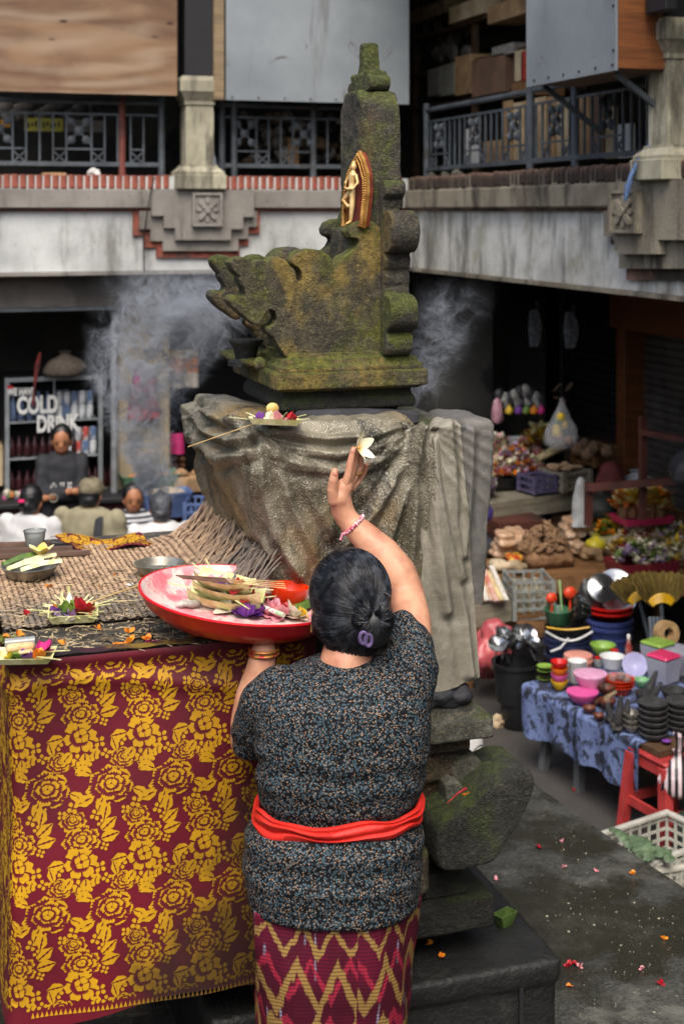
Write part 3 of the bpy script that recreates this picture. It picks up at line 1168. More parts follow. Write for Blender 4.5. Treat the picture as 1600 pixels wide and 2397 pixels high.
M_board = weathered()
alt = thing('altar_table', 'long wooden offering altar with rotting black boards beside the shrine', 'altar', ((UA0 + UA1) / 2, 4.0, ZP))
vv = VA + .012
k = 0
while vv < VB:
    w = (.062, .018, .02, .07, .1, .1)[k] if k < 6 else .11
    gap = (.012, .016, .022, .014, .006, .006)[k] if k < 6 else .006
    if k in (1, 2):
        for (a, b) in ((UA0 + .01, .60), (.66, UA1)):
            part(alt, 'board', MB().box(((a + b) / 2, vv + w / 2, ZA - .012), (b - a, w, .02), rnd.uniform(-.006, .006), .003), M_board, 0)
    else:
        part(alt, 'board', MB().box(((UA0 + UA1) / 2, vv + w / 2, ZA - .011 + rnd.uniform(-.001, .001)), (UA1 - UA0 - .02, w, .022), 0, .004), M_board, 0)
    vv += w + gap
    k += 1
for (u, v) in ((UA0 + .06, VA + .1), (UA1 - .08, VA + .1), (UA0 + .06, VB - .1), (UA1 - .08, VB - .1)):
    part(alt, 'leg', MB().box((u, v, (ZP + ZA - .04) / 2), (.07, .07, ZA - .04 - ZP)), M_wood_dark)
part(alt, 'rail', MB().b2((UA0 + .03, VA + .06, ZA - .1), (UA1 - .03, VA + .09, ZA - .03)), M_wood_dark)
part(alt, 'under_shelf', MB().b2((UA0 + .02, VA + .1, 1.2), (UA1 - .02, VB - .05, 1.23)), M_black)

# ---- maroon cloth hung round the altar with a printed rose pattern
def cloth_mat(name, a, b, dirt):
    g = NT(name)
    co = g.coord()
    col = g.mix(g.step(g.noise(co, 3, 5), .35, .7), a, b)
    col = g.mix(g.math('MULTIPLY', g.step(g.noise(g.coord('Object', (1, 1, .3)), 7, 6, .65), .56, .72), .65), col, dirt)
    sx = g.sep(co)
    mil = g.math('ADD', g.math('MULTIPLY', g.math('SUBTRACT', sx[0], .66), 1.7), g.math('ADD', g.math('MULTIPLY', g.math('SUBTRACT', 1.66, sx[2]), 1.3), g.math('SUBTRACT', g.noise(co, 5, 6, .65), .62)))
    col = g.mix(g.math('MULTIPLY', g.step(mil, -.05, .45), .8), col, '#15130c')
    w = g.n('TexWave', wave_type='BANDS', bands_direction='Z')
    g.l(co, w.inputs[0])
    w.inputs['Scale'].default_value = 400
    g.set(col, .62)
    g.bump(g.math('ADD', g.noise(co, 22, 5, .6), g.math('MULTIPLY', w.outputs['Fac'], .1)), .12, .01)
    return g.m


M_maroon = cloth_mat('maroon_cloth', '#6d0720', '#4d0516', '#1c070a')
M_goldprint = cloth_mat('gold_print', '#d09d10', '#aa7d0a', '#5f4c12')
ZH = 1.245     # hem of the cloth


def skirt_off(s, z):
    """outward bulge of the cloth: soft waves, a crease band under the edge"""
    return .010 * math.sin(s * 9 + 1.3 * math.sin(z * 5)) * min(1, (ZA - z) * 3) + .004 * math.sin(s * 23 + z * 6) * (ZA - z) + .012 * math.exp(-((z - ZA + .005) / .02) ** 2) \
        + .010 * math.exp(-((z - (ZA - .085 + .03 * math.sin(s * 6))) / .022) ** 2) + .012 * (ZA - z)


def skirt(s, z, e=0.0):
    """s: metres along the skirt from the back left corner, round the front left corner, along the front"""
    L = VB - VA
    o = skirt_off(s, z) + e
    r = .035
    if s < L - r:
        return Vector((UA0 - o, VB - s, z))
    if s > L + r:
        return Vector((UA0 + (s - L), VA - o, z))
    a = (s - (L - r)) / (2 * r) * math.pi / 2
    return Vector((UA0 + r - (r + o) * math.cos(a), VA + r - (r + o) * math.sin(a), z))


LS = VB - VA
m = MB()
ns, nzz = 260, 110
m.grid(lambda i, j: skirt(LS * .0 + i * (LS + UA1 - UA0 + .02), ZA + .004 - j * (ZA - ZH - .02 * math.sin(i * 17))), ns, nzz)
ac = thing('altar_cloth', 'maroon cloth with large yellow printed roses hung round the altar', 'cloth', (UA0, VA, ZP))
part(ac, 'cloth', m, M_maroon, 180)
part(ac, 'top_flap', MB().grid(lambda i, j: skirt(LS - .3 + i * (UA1 - UA0 + .28), ZA + .006) + Vector((0, j * .04 if i > .3 else 0, .004 + .002 * math.sin(i * 60))), 90, 4), mat('soiled_maroon', '#3b1020', '#1c1113', 12, .7, c3='#6f5a16', sc3=9), 180)


def petal_ring(cx, cz, r0, r1, n, rot, rng, tooth=True, sq=.82):
    out = []
    for k in range(n):
        a0 = rot + 2 * math.pi * k / n + .075
        a1 = rot + 2 * math.pi * (k + 1) / n - .075
        w = rng.uniform(.88, 1.12)
        pts = []
        q = 9
        for i in range(q + 1):
            t = i / q
            a = a0 + (a1 - a0) * t
            rr = r1 * w * (.86 + .14 * math.sin(math.pi * t) + .05 * math.sin(t * math.pi * 4 + k))
            pts.append((cx + rr * math.cos(a), cz + rr * sq * math.sin(a)))
        for i in range(q, -1, -1):
            t = i / q
            a = a0 + (a1 - a0) * t
            rr = r0 * (1.0 + (.16 if (i % 2 and tooth) else 0) + .08 * math.sin(math.pi * t))
            pts.append((cx + rr * math.cos(a), cz + rr * sq * math.sin(a)))
        out.append(pts)
    return out


def leaf2(cx, cz, L, W, ang):
    """two halves either side of a midrib"""
    out = []
    for sg in (1, -1):
        pts = [(0, .012 * sg * L)]
        for i in range(1, 9):
            t = i / 8
            pts.append((t * L, sg * W * math.sin(math.pi * t ** .8) * (1 + .12 * math.sin(t * 14))))
        for i in range(7, 0, -1):
            t = i / 8
            pts.append((t * L * .97, sg * W * (.09 + .12 * (i % 2) * math.sin(math.pi * t))))
        out.append([(cx + x * math.cos(ang) - y * math.sin(ang), cz + x * math.sin(ang) + y * math.cos(ang)) for x, y in pts])
    return out


def rose(cx, cz, R_, rot, rng):
    ps = petal_ring(cx, cz, R_ * .76, R_, 7, rot, rng)
    ps += petal_ring(cx + R_ * .02, cz + R_ * .04, R_ * .52, R_ * .70, 6, rot + .5, rng)
    ps += petal_ring(cx + R_ * .03, cz + R_ * .06, R_ * .29, R_ * .46, 5, rot + .9, rng)
    ps += petal_ring(cx + R_ * .02, cz + R_ * .08, R_ * .04, R_ * .23, 3, rot + 1.1, rng, False)
    return ps


def small4(cx, cz, r, rot):
    out = []
    for k in range(4):
        a = rot + k * math.pi / 2
        pts = [(r * .16, 0), (r * .5, r * .34), (r * .9, r * .3), (r * 1.0, 0), (r * .9, -r * .3), (r * .5, -r * .34)]
        out.append([(cx + x * math.cos(a) - y * math.sin(a), cz + x * math.sin(a) + y * math.cos(a)) for x, y in pts])
    return out


def motif(kind, rng):
    ps = []
    if kind == 0:
        ps += rose(-.004, -.010, .055, .3, rng)
        ps += rose(.026, .050, .031, 1.2, rng)
        for a in ((-.052, .048, .013, .3), (-.04, .066, .012, .9), (.064, .052, .014, .1), (.052, -.052, .014, .5), (.066, -.035, .013, 1.1), (.028, -.066, .011, .7), (-.014, .062, .012, .2)):
            ps += small4(*a)
        for a in ((-.046, .018, .045, .012, 2.7), (-.042, -.032, .044, .013, 3.5), (.010, .066, .034, .009, 1.9), (.058, .02, .034, .011, .5), (-.012, -.048, .04, .012, 4.5), (.046, -.02, .04, .011, -.5)):
            ps += leaf2(*a)
    else:
        ps += rose(-.002, .012, .043, 1.0, rng)
        ps += rose(-.02, .058, .029, .2, rng)
        ps += petal_ring(-.004, -.036, .02, .040, 6, -.4, rng, True, .95) + petal_ring(-.002, -.034, .004, .017, 4, .3, rng, False, 1.0)
        for a in ((.03, .066, .013, .4), (.044, .045, .011, 0), (.03, -.076, .013, .5), (.04, -.05, .014, .9), (-.052, -.05, .012, .2), (.05, -.006, .010, .4)):
            ps += small4(*a)
        for a in ((.036, .074, .036, .012, 1.2), (.044, .03, .044, .013, .7), (.042, .012, .044, .014, .25), (-.04, -.034, .038, .012, 3.3), (-.022, -.068, .036, .012, 4.0), (.008, -.072, .036, .012, 4.7)):
            ps += leaf2(*a)
    return ps


def print_on(place, cols, s_rng, z_rng, dx=.146, dz=.139, scale=1.0, ms=1.15):
    """scatter the two bouquets in staggered rows; place(s, z) lays a point of the print on its cloth"""
    rng = random.Random(3)
    m = MB()
    mo = [motif(0, rng), motif(1, rng)]
    r = 0
    z = z_rng[1]
    while z > z_rng[0] - .08:
        s = s_rng[0] - .07 + (.078 if r % 2 else 0)
        while s < s_rng[1] + .08:
            for pg in mo[r % 2]:
                pts = [(s + x * ms, z + y * ms) for x, y in pg]
                if all(s_rng[0] < a < s_rng[1] and z_rng[0] < b < z_rng[1] for a, b in pts):
                    m.add([place(a, b) for a, b in pts], [tuple(range(len(pts)))])
            s += dx * scale
        z -= dz * scale
        r += 1
    return m


pm = print_on(lambda s, z: skirt(s, z, .0014), 0, (LS - .75, LS + UA1 - UA0), (ZH + .03, ZA - .01), .152, .149, 1.0, 1.08)
part(ac, 'gold_print', pm, M_goldprint, 0, True, False)
bord = MB()
s = LS + .05
while s < LS + UA1 - UA0 - .02:
    z = ZH - .02 * math.sin((s / (LS + UA1 - UA0 + .02)) * 17) * 0 + .014
    bord.add([skirt(s, z, .0014), skirt(s + .009, z, .0014), skirt(s + .0045, z + .014, .0014)], [(0, 1, 2)])
    s += .011
part(ac, 'hem_border', bord, M_goldprint, 0, True, False)
# small cloth end folded over the back of the altar
flap_p = [PZ(115, 1262, ZA + .02), PZ(320, 1256, ZA + .02), PZ(370, 1287, ZA + .008), PZ(178, 1292, ZA + .008)]


def flap(i, j, e=0.0):
    a = flap_p[0].lerp(flap_p[1], i)
    b = flap_p[3].lerp(flap_p[2], i)
    p = a.lerp(b, j)
    p.z += .012 * math.sin(i * 7 + j * 3) + .006 * math.sin(j * 9) + .004 + e
    return p


cf = thing('altar_cloth', 'loose end of rose-printed cloth folded over the back of the altar', 'cloth', flap_p[0])
part(cf, 'cloth', MB().grid(lambda i, j: flap(i, j), 30, 16), M_maroon, 180)
fs = .32
part(cf, 'gold_print', print_on(lambda s, z: flap(s / .32, z / .19, .0025), 0, (0.0, .32), (0, .19), dx=.085, dz=.075, scale=1.0, ms=.7), M_goldprint, 0, True, False)

# ---- woven palm mat: flat on the altar, swept up round the foot of the cloth
def mat_h(u, v):
    k = max(0.0, min(1.0, (u - .72) / (.985 - .72)))
    back = max(0.0, min(1.0, (v - 4.40) / .2))
    return ZA + .010 + .15 * k ** 2.2 * (1 - .9 * back) + .004 * noise.noise(Vector((u * 9, v * 9, 0))) + .003 * noise.noise(Vector((u * 30, v * 30, 4)))


def mat_mat(name, a, b, c):
    g = NT(name)
    co = g.coord()
    col = g.mix(g.step(g.noise(co, 40, 4), .35, .65), a, b)
    s = g.sep(co)
    f = g.math('ADD', g.math('MULTIPLY', g.math('SUBTRACT', 4.06, s[1]), 1.2), g.math('MULTIPLY', g.math('SUBTRACT', g.noise(co, 5, 5, .65), .5), 1.6))
    col = g.mix(g.math('MULTIPLY', g.step(f, -.05, .35), .85), col, c)
    col = g.mix(g.math('MULTIPLY', g.step(g.noise(co, 70, 4, .7), .6, .7), .6), col, '#1c1812')
    g.set(col, .7)
    g.bump(g.noise(co, 120, 4), .3, .005)
    return g.m


M_mat = mat_mat('palm_strips', '#b59a7a', '#8a705a', '#635e57')
M_mat_base = mat_mat('palm_underlay', '#6a4a2c', '#46301c', '#2a261f')
wm = thing('woven_mat', 'tan woven palm mat on the altar, swept up against the draped cloth', 'mat', (.7, 4.1, ZA))
m = MB().grid(lambda i, j: Vector((.30 + i * .70, 3.70 + j * .86, mat_h(.30 + i * .70, 3.70 + j * .86) - .004)), 60, 60)
part(wm, 'underlay', m, M_mat_base, 180)
m = MB()
ce = .0115
rt = R(45)
N = 76
for i in range(-N, N):
    for j in range(-N, N):
        f = (i - j) % 4
        if f not in (0, 2):
            continue
        if f == 0:
            a0, a1, b0, b1 = i, i + 2.3, j + .06, j + .94
        else:
            a0, a1, b0, b1 = i + .06, i + .94, j - .3, j + 2
        cx, cy = (a0 + a1) / 2 * ce, (b0 + b1) / 2 * ce

        def wp(a, b):
            return .66 + (a * math.cos(rt) - b * math.sin(rt)) * ce, 4.12 + (a * math.sin(rt) + b * math.cos(rt)) * ce
        u, v = wp((a0 + a1) / 2, (b0 + b1) / 2)
        if not (.30 < u < .992 and 3.70 < v < 4.55):
            continue
        vs = []
        for t in (0, .5, 1):
            for s in (0, 1):
                if f == 0:
                    a, b = a0 + (a1 - a0) * t, b0 + (b1 - b0) * s
                else:
                    a, b = a0 + (a1 - a0) * s, b0 + (b1 - b0) * t
                x, y = wp(a, b)
                vs.append((x, y, mat_h(x, y) + (.0020 if t == .5 else -.0010) + rnd.uniform(-.0005, .0005)))
        m.add(vs, [(0, 1, 3, 2), (2, 3, 5, 4)])
# frayed strip ends standing against the cloth
for k in range(230):
    v = 3.54 + .92 * rnd.random()
    u = .87 + .10 * rnd.random()
    p = Vector((u, v, mat_h(u, v) + .002))
    L_ = rnd.uniform(.035, .08)
    q_ = Vector((u + L_ * .8, v + rnd.gauss(0, .022), 0))
    d = Vector((q_.x - u, q_.y - v, mat_h(min(q_.x, .99), q_.y) - p.z + .004 + rnd.random() * (.035 if u > .92 else .012)))
    w = Vector((.0, rnd.uniform(.003, .006), .002))
    m.add([p - w, p + w, p + d * .6 + w * .8 - Vector((.004, 0, 0)), p + d * .6 - w * .8 - Vector((.004, 0, 0)), p + d], [(0, 1, 2, 3), (3, 2, 4)])
stuff('woven_strip', None, m, M_mat, wm, 0, False)

# ================================================================ cloths draped over the capital
def brocade():
    g = NT('old_brocade')
    co = g.coord()
    n1 = g.noise(co, 5, 6, .65)
    col = g.mix(g.step(n1, .3, .7), '#8a8472', '#4b4738')
    col = g.mix(g.math('MULTIPLY', g.step(g.noise(co, 2.2, 5, .6), .48, .64), .75), col, '#80683a')
    col = g.mix(g.math('MULTIPLY', g.step(g.noise(g.coord('Object', (1, 1, .5), loc=(2, 8, 1)), 7, 7, .72), .5, .62), .85), col, '#23221c')
    sp = g.noise(co, 190, 3, .7)
    col = g.mix(g.math('MULTIPLY', g.step(sp, .54, .68), .5), col, '#d2cebe')  # pale specks for silver threads, their sparkle painted into the colour
    w = g.n('TexWave', wave_type='RINGS', rings_direction='SPHERICAL')
    vcol = g.voro(co, 24, 'F1', 1.0, 'Position')
    sub = g.n('VectorMath', operation='SUBTRACT')
    g.l(co, sub.inputs[0])
    dist = g.voro(co, 34)
    ring = g.math('SINE', g.math('ADD', g.math('MULTIPLY', dist, 26.0), g.math('MULTIPLY', g.noise(co, 40, 2), 10.0)))
    g.set(col, g.math('MULTIPLY_ADD', n1, .3, .36), .14)
    b1 = g.bump(ring, .25, .003)
    b2 = g.n('Bump')
    b2.inputs['Strength'].default_value = .25
    b2.inputs['Distance'].default_value = .006
    g.l(g.noise(co, 130, 4, .7), b2.inputs['Height'])
    g.l(b1, b2.inputs['Normal'])
    g.l(b2.outputs[0], g.b.inputs['Normal'])
    return g.m


def quilt(name, a, b, dark):
    g = NT(name)
    co = g.coord('Object', (1, 1, 1), (0, R(12), 0))
    s = g.sep(co)
    fx = g.math('ABSOLUTE', g.math('SUBTRACT', g.math('FRACT', g.math('MULTIPLY', s[0], 105.0)), .5))
    fz = g.math('ABSOLUTE', g.math('SUBTRACT', g.math('FRACT', g.math('MULTIPLY', s[2], 105.0)), .5))
    line = g.step(g.math('MAXIMUM', fx, fz), .42, .48)
    col = g.mix(g.step(g.noise(g.coord(), 4, 6, .65), .35, .7), a, b)
    col = g.mix(g.math('MULTIPLY', line, .18), col, dark)
    col = g.mix(g.math('MULTIPLY', g.step(g.noise(g.coord('Object', (1, 1, .4)), 8, 6, .7), .55, .7), .6), col, dark)
    g.set(col, .55)
    g.bump(g.math('ADD', g.noise(g.coord(), 60, 5, .65), g.math('MULTIPLY', line, -.15)), .3, .006)
    return g.m


M_broc = brocade()
M_quilt = quilt('grey_satin', '#938e80', '#6f6b5e', '#35322b')
M_quilt2 = quilt('dark_grey_satin', '#66645f', '#4b4a46', '#262523')
folds = [
    ([(590, 985), (660, 1012), (760, 1030), (870, 1022), (975, 985)], .016, 11), ([(585, 1005), (680, 1046), (790, 1064), (890, 1044), (978, 1000)], .014, 12),
    ([(600, 1035), (700, 1085), (800, 1100), (900, 1072), (985, 1010)], .011, 16), ([(985, 1000), (945, 1090), (880, 1190), (800, 1290), (760, 1340)], .014, 15),
    ([(985, 1010), (962, 1120), (920, 1230), (890, 1330), (860, 1420)], .016, 14), ([(990, 1010), (1004, 1120), (1026, 1250), (1050, 1430)], .014, 15),
    ([(982, 1010), (975, 1150), (962, 1300), (965, 1430)], .012, 14), ([(612, 1040), (618, 1150), (650, 1260), (705, 1345)], .018, 20), ([(590, 1060), (588, 1160), (604, 1260), (640, 1300)], .014, 16),
    ([(650, 1060), (680, 1180), (730, 1280), (760, 1340)], .010, 18), ([(700, 1080), (740, 1190), (790, 1260)], .009, 18), ([(432, 960), (450, 1030), (520, 1075), (590, 1060)], .016, 13),
    ([(440, 950), (478, 1010), (540, 1035), (600, 1010)], .016, 11), ([(470, 960), (520, 985), (590, 985)], .014, 9), ([(450, 1090), (500, 1170), (540, 1240)], .012, 16), ([(500, 1080), (545, 1160), (580, 1250)], .012, 16),
    ([(1015, 1030), (1030, 1150), (1060, 1300), (1085, 1440), (1100, 1580)], .014, 13), ([(1050, 990), (1062, 1150), (1085, 1350)], .010, 12), ([(1105, 1010), (1100, 1150), (1090, 1300)], .008, 10)]


def fold_h(p):
    d = depth(p)
    x = 800 + (p[0] * CA - p[1] * SA) / d * FPX
    y = HY + (ZC - p[2]) / d * FPX
    h = 0.0
    for pl, amp, w in folds:
        best = 1e9
        for (x0, y0), (x1, y1) in zip(pl, pl[1:]):
            dx, dy = x1 - x0, y1 - y0
            t = max(0, min(1, ((x - x0) * dx + (y - y0) * dy) / (dx * dx + dy * dy)))
            q = math.hypot(x - x0 - t * dx, y - y0 - t * dy)
            if q < best:
                best = q
        if best < 4 * w:
            h += 1.3 * amp * (math.exp(-(best / w * 1.15) ** 1.4) - .5 * math.exp(-((best - 1.7 * w) / w) ** 2))
    # finer pleats gathered at the two upper corners, and small swags under the neck
    for (cx_, cy_, k_) in ((988, 985, 34), (598, 975, 26)):
        r_ = math.hypot(x - cx_, y - cy_)
        if 25 < r_ < 420 and y > cy_:
            a_ = math.atan2(y - cy_, x - cx_) + .12 * noise.noise(Vector((x * .008, y * .008, k_)))
            s_ = abs(math.sin(a_ * k_ * .5))
            h += .0085 * (1 - s_) ** 2 * min(1, r_ / 90) * math.exp(-r_ / 330)
    if y < 1110 and 560 < x < 990:
        c_ = 1 - ((x - 785) / 215) ** 2
        q_ = (y - 985) - 48 * c_
        h += .006 * (1 - abs(math.sin(q_ * .085 + noise.noise(Vector((x * .01, 0, 0)))))) ** 2 * max(0, c_)
    return h


def interp(x, xs, ys):
    return float(np.interp(x, xs, ys))


def drape(par, name, mt, path, ztop, zbot, inset=.12, ns=120, nt=110, folded=True, noise_amp=.006, seed=0.0):
    """hang a cloth: path(s, z) gives the plan point of its fall at height z; it starts inset on top of the capital"""
    P0 = {}

    def base(i, j):
        zb = zbot(i)
        tl = .13
        if j < tl:
            k = j / tl
            e = path(i, ztop)
            c = Vector((1.26, 3.97, 0))
            d = (c - e)
            d.z = 0
            p = e + d.normalized() * inset * (1 - k) ** 1.2
            p.z = ztop + .012 * math.sin(k * math.pi) - (.0 if k < .8 else .01 * (k - .8) / .2)
            return p
        k = (j - tl) / (1 - tl)
        z = ztop - .01 - k * (ztop - .01 - zb)
        p = path(i, z)
        p.z = z
        return p
    g = [[base(i / (ns - 1), j / (nt - 1)) for i in range(ns)] for j in range(nt)]
    m = MB()
    vs = []
    for j in range(nt):
        for i in range(ns):
            p = g[j][i]
            du = g[j][min(i + 1, ns - 1)] - g[j][max(i - 1, 0)]
            dv = g[min(j + 1, nt - 1)][i] - g[max(j - 1, 0)][i]
            n = du.cross(dv)
            n = n.normalized() if n.length > 1e-9 else Vector((0, -1, 0))
            c = Vector((1.26, 3.97, p.z - .1))
            if n.dot(p - c) < 0:
                n = -n
            h = (fold_h(p) if folded else 0) + noise_amp * noise.fractal(Vector((p.x * 14 + seed, p.y * 14, p.z * 7)), 1, 2, 3) + .0015 * noise.noise(Vector(p) * 90)
            vs.append(p + n * h)
    fs = [(j * ns + i, j * ns + i + 1, (j + 1) * ns + i + 1, (j + 1) * ns + i) for j in range(nt - 1) for i in range(ns - 1)]
    m.add(vs, fs)
    return part(par, name, m, mt, 180, True, False)


def path_broc(s, z):
    ul = interp(z, [2.0, 2.12, 2.26, 2.4, 2.52, 2.62], [1.06, 1.03, .985, .93, .885, .91])
    ur = interp(z, [2.1, 2.6], [1.50, 1.425])
    vf = interp(z, [2.05, 2.3, 2.55, 2.62], [3.63, 3.615, 3.60, 3.625])
    vb = 4.34
    L1, r = vb - vf, .09
    L2 = ur - ul
    d = s * (L1 + L2)
    if d < L1 - r:
        return Vector((ul, vb - d, 0))
    if d > L1 + r:
        return Vector((ul + d - L1, vf, 0))
    a = (d - (L1 - r)) / (2 * r) * math.pi / 2
    return Vector((ul + r - r * math.cos(a), vf + r - r * math.sin(a), 0))


dc = thing('brocade_cloth', 'large soiled silver-gold brocade draped over the shrine capital', 'cloth', (1.2, 3.6, 2.1))
drape(dc, 'drape', M_broc, path_broc, 2.622, lambda s: 2.205 if s < .45 else 2.205 + (2.10 - 2.205) * min(1, (s - .45) / .2), .2, 230, 150)
dq = thing('satin_cloth', 'pale grey stitched satin hanging below the brocade on the shrine', 'cloth', (1.5, 3.6, 1.9))
drape(dq, 'drape', M_quilt, lambda s, z: Vector((interp(z, [1.9, 2.6], [1.30, 1.36]) + s * interp(z, [1.9, 2.6], [.285, .165]), 3.612 + .012 * math.sin(s * 8), 0)), 2.616, lambda s: 1.86 + .035 * s, .13, 70, 130, True, .004, 5)
dk = thing('satin_cloth', 'darker blue-grey satin sheet at the shrine corner behind the pale one', 'cloth', (1.62, 3.68, 2.1))
drape(dk, 'drape', M_quilt2, lambda s, z: Vector((1.44 + min(s, .8) * interp(z, [2.1, 2.6], [.19, .235]) , 3.628 + (max(0, s - .8) * .8), 0)), 2.610, lambda s: 2.10, .16, 60, 70, True, .004, 9)
# black cloth wound round the neck and a bundle under the satin
m = MB()
for k in range(5):
    pts = []
    for i in range(22):
        t = i / 21
        x = 690 + t * 290
        y = 985 - 26 * math.sin(math.pi * t) * (k - 2) * .35 - k * 5 + 16 * math.sin(math.pi * t)
        p = PV(x, y, 3.70 + .012 * k)
        pts.append(p)
    m.tube(pts, [.008 + .006 * math.sin(math.pi * i / 21) for i in range(22)], 8, True, .7)
solo('black_cloth', 'black cloth wound round the neck of the shrine above the brocade', 'cloth', remesh(m, .006, 4), mat('black_cotton', '#2b2c31', '#18191c', 14, .75, bump=.3, bsc=90), smooth=180)
m = MB()
for k in range(5):
    m.ell((1.40 + k * .03, 3.64 + .01 * (k % 2), 1.84 + .012 * (k % 3)), (.05, .05, .03), 12, 8)
solo('black_cloth', 'crumpled black cloth tucked under the satin on the pedestal cap', 'cloth', remesh(m, .008, 2, .5, lambda co, no: co + no * (np.array([noise.noise(Vector(p) * 40) for p in co]) * .008)[:, None]), mat('black_cotton', 0), smooth=180)

# ================================================================ people: shared shapes
def skin_mat(name, a, b, rough=.5):
    g = NT(name)
    co = g.coord()
    col = g.mix(g.step(g.noise(co, 17, 5, .6), .3, .75), a, b)
    col = g.mix(g.math('MULTIPLY', g.step(g.noise(co, 5, 3), .52, .7), .3), col, '#ad6450')
    col = g.mix(g.math('MULTIPLY', g.step(g.noise(co, 160, 3), .6, .75), .3), col, '#7d4a34')
    g.set(col, rough)
    g.b.inputs['Subsurface Weight'].default_value = .12
    g.b.inputs['Subsurface Radius'].default_value = (.012, .005, .003)
    g.b.inputs['Subsurface Scale'].default_value = .6
    g.bump(g.math('ADD', g.noise(co, 260, 4, .6), g.math('MULTIPLY', g.voro(co, 320, 'DISTANCE_TO_EDGE'), .8)), .3, .002)
    return g.m


def hair_mat(name, a='#0a0b0d', b='#15171b', rough=.45):
    g = NT(name)
    co = g.coord('Object', (1, 1, 1))
    g.set(g.mix(g.step(g.noise(co, 40, 3), .4, .7), a, b), rough)
    g.bump(g.noise(co, 240, 3), .2, .003)
    return g.m


M_skin = skin_mat('warm_skin', '#cf9b7c', '#a9725a')
M_skin2 = skin_mat('brown_skin', '#a3704f', '#8a5a3d')
M_hair = hair_mat('black_hair')


def blouse_mat():
    g = NT('dark_floral_cotton')
    co = g.coord()
    wob = g.n('VectorMath', operation='ADD')
    g.l(co, wob.inputs[0])
    nn = g.n('VectorMath', operation='SCALE')
    g.l(g.noise(co, 90, 2, .5, 0, True), nn.inputs[0])
    nn.inputs['Scale'].default_value = .006
    g.l(nn.outputs[0], wob.inputs[1])
    c2 = wob.outputs[0]
    d1 = g.voro(c2, 172, 'F1', .85)
    cell = g.sep(g.voro(c2, 172, 'F1', .85, 'Color'))
    blob = g.step(d1, .52, .38)
    pick = g.step(cell[0], .12, .16)
    blue = g.mix(g.noise(co, 60, 3), '#465b66', '#2f4048')
    col = g.mix(g.math('MULTIPLY', blob, pick), '#0a0c10', blue)
    d2 = g.voro(c2, 262, 'F1', 1.0)
    cell2 = g.sep(g.voro(c2, 262, 'F1', 1.0, 'Color'))
    col = g.mix(g.math('MULTIPLY', g.step(d2, .42, .32), g.step(cell2[1], .62, .66)), col, '#9a7f68')
    g.set(col, .8)
    g.b.inputs['Specular IOR Level'].default_value = .2
    g.bump(g.noise(co, 300, 3), .1, .003)
    return g.m


def ikat_mat(cx, cy):
    g = NT('ikat_weave')
    tc = g.n('TexCoord')
    mp = g.n('Mapping')
    mp.inputs['Location'].default_value = (-cx, -cy, 0)
    g.l(tc.outputs['Object'], mp.inputs[0])
    s = g.sep(mp.outputs[0])
    th = g.math('MULTIPLY', g.math('ARCTAN2', s[0], s[1]), .185)
    wob = g.math('MULTIPLY', g.math('SUBTRACT', g.noise(g.coord('Object', (1, 1, .25)), 75, 4), .5), .05)
    z = g.math('ADD', s[2], wob)
    fine = g.math('SUBTRACT', g.math('FRACT', g.math('MULTIPLY', s[2], 118.0)), .5)
    stripe = g.step(g.math('ABSOLUTE', fine), .30, .36)
    col = g.mix(g.step(g.noise(g.coord(), 6, 4), .4, .6), '#600f2a', '#4a0c20')

    def zig(per, amp, zc, th_, lo, hi, ph=0.0):
        tri = g.math('ABSOLUTE', g.math('SUBTRACT', g.math('FRACT', g.math('ADD', g.math('MULTIPLY', th, 1.0 / per), ph)), .5))
        line = g.math('SUBTRACT', z, g.math('MULTIPLY_ADD', tri, amp, zc - amp / 4))
        return g.step(g.math('ABSOLUTE', line), hi, lo)
    gold = zig(.104, .21, 1.44, .03, .012, .024, .1)
    rose_ = zig(.104, .17, 1.46, .03, .006, .016, .42)
    g2 = zig(.084, .12, 1.548, .02, .007, .013, .2)
    g3 = zig(.11, .18, 1.315, .02, .016, .024, .3)
    r3 = zig(.11, .14, 1.33, .02, .010, .018, .62)
    ticks = g.math('MULTIPLY', g.step(g.math('ABSOLUTE', g.math('SUBTRACT', g.math('FRACT', g.math('MULTIPLY', th, 34.0)), .5)), .36, .44), g.step(g.noise(g.coord('Object', (1, 1, .35)), 26, 4), .56, .64))
    col = g.mix(ticks, col, '#8d8aa0')
    col = g.mix(g.math('MULTIPLY', g.math('MAXIMUM', rose_, r3), .9), col, '#a3283f')
    col = g.mix(g.math('MULTIPLY', g.math('MAXIMUM', g.math('MAXIMUM', gold, g2), g3), .95), col, '#9c7d44')
    col = g.mix(g.math('MULTIPLY', stripe, .6), col, '#2a0c1c')
    g.set(col, .7)
    g.b.inputs['Specular IOR Level'].default_value = .25
    g.bump(g.math('ADD', fine, g.noise(g.coord(), 30, 4)), .1, .004)
    return g.m


def finger(m, pts, rs):
    m.limb(pts, rs, 10)


# ---------------------------------------------------------------- the praying woman
def wz(y, d):
    return ZC - (y - HY) / FPX * d


CR = Vector((CA, -SA, 0))      # camera right and forward as plan directions
CF = Vector((SA, CA, 0))
feet = P(785, 1198, 3.36)
feet.z = ZP
wom = thing('person', 'woman seen from behind in dark floral blouse, red sash and ikat sarong, raising a flower', 'person', feet)


def oval(c, hw, hd, n=40, p=2.4, rot=0.0):
    out = []
    for i in range(n):
        a = 2 * math.pi * i / n
        ca, sa = math.cos(a), math.sin(a)
        x = hw * math.copysign(abs(ca) ** (2 / p), ca)
        y = hd * math.copysign(abs(sa) ** (2 / p), sa)
        out.append(Vector(c) + CR * x + CF * y)
    return out


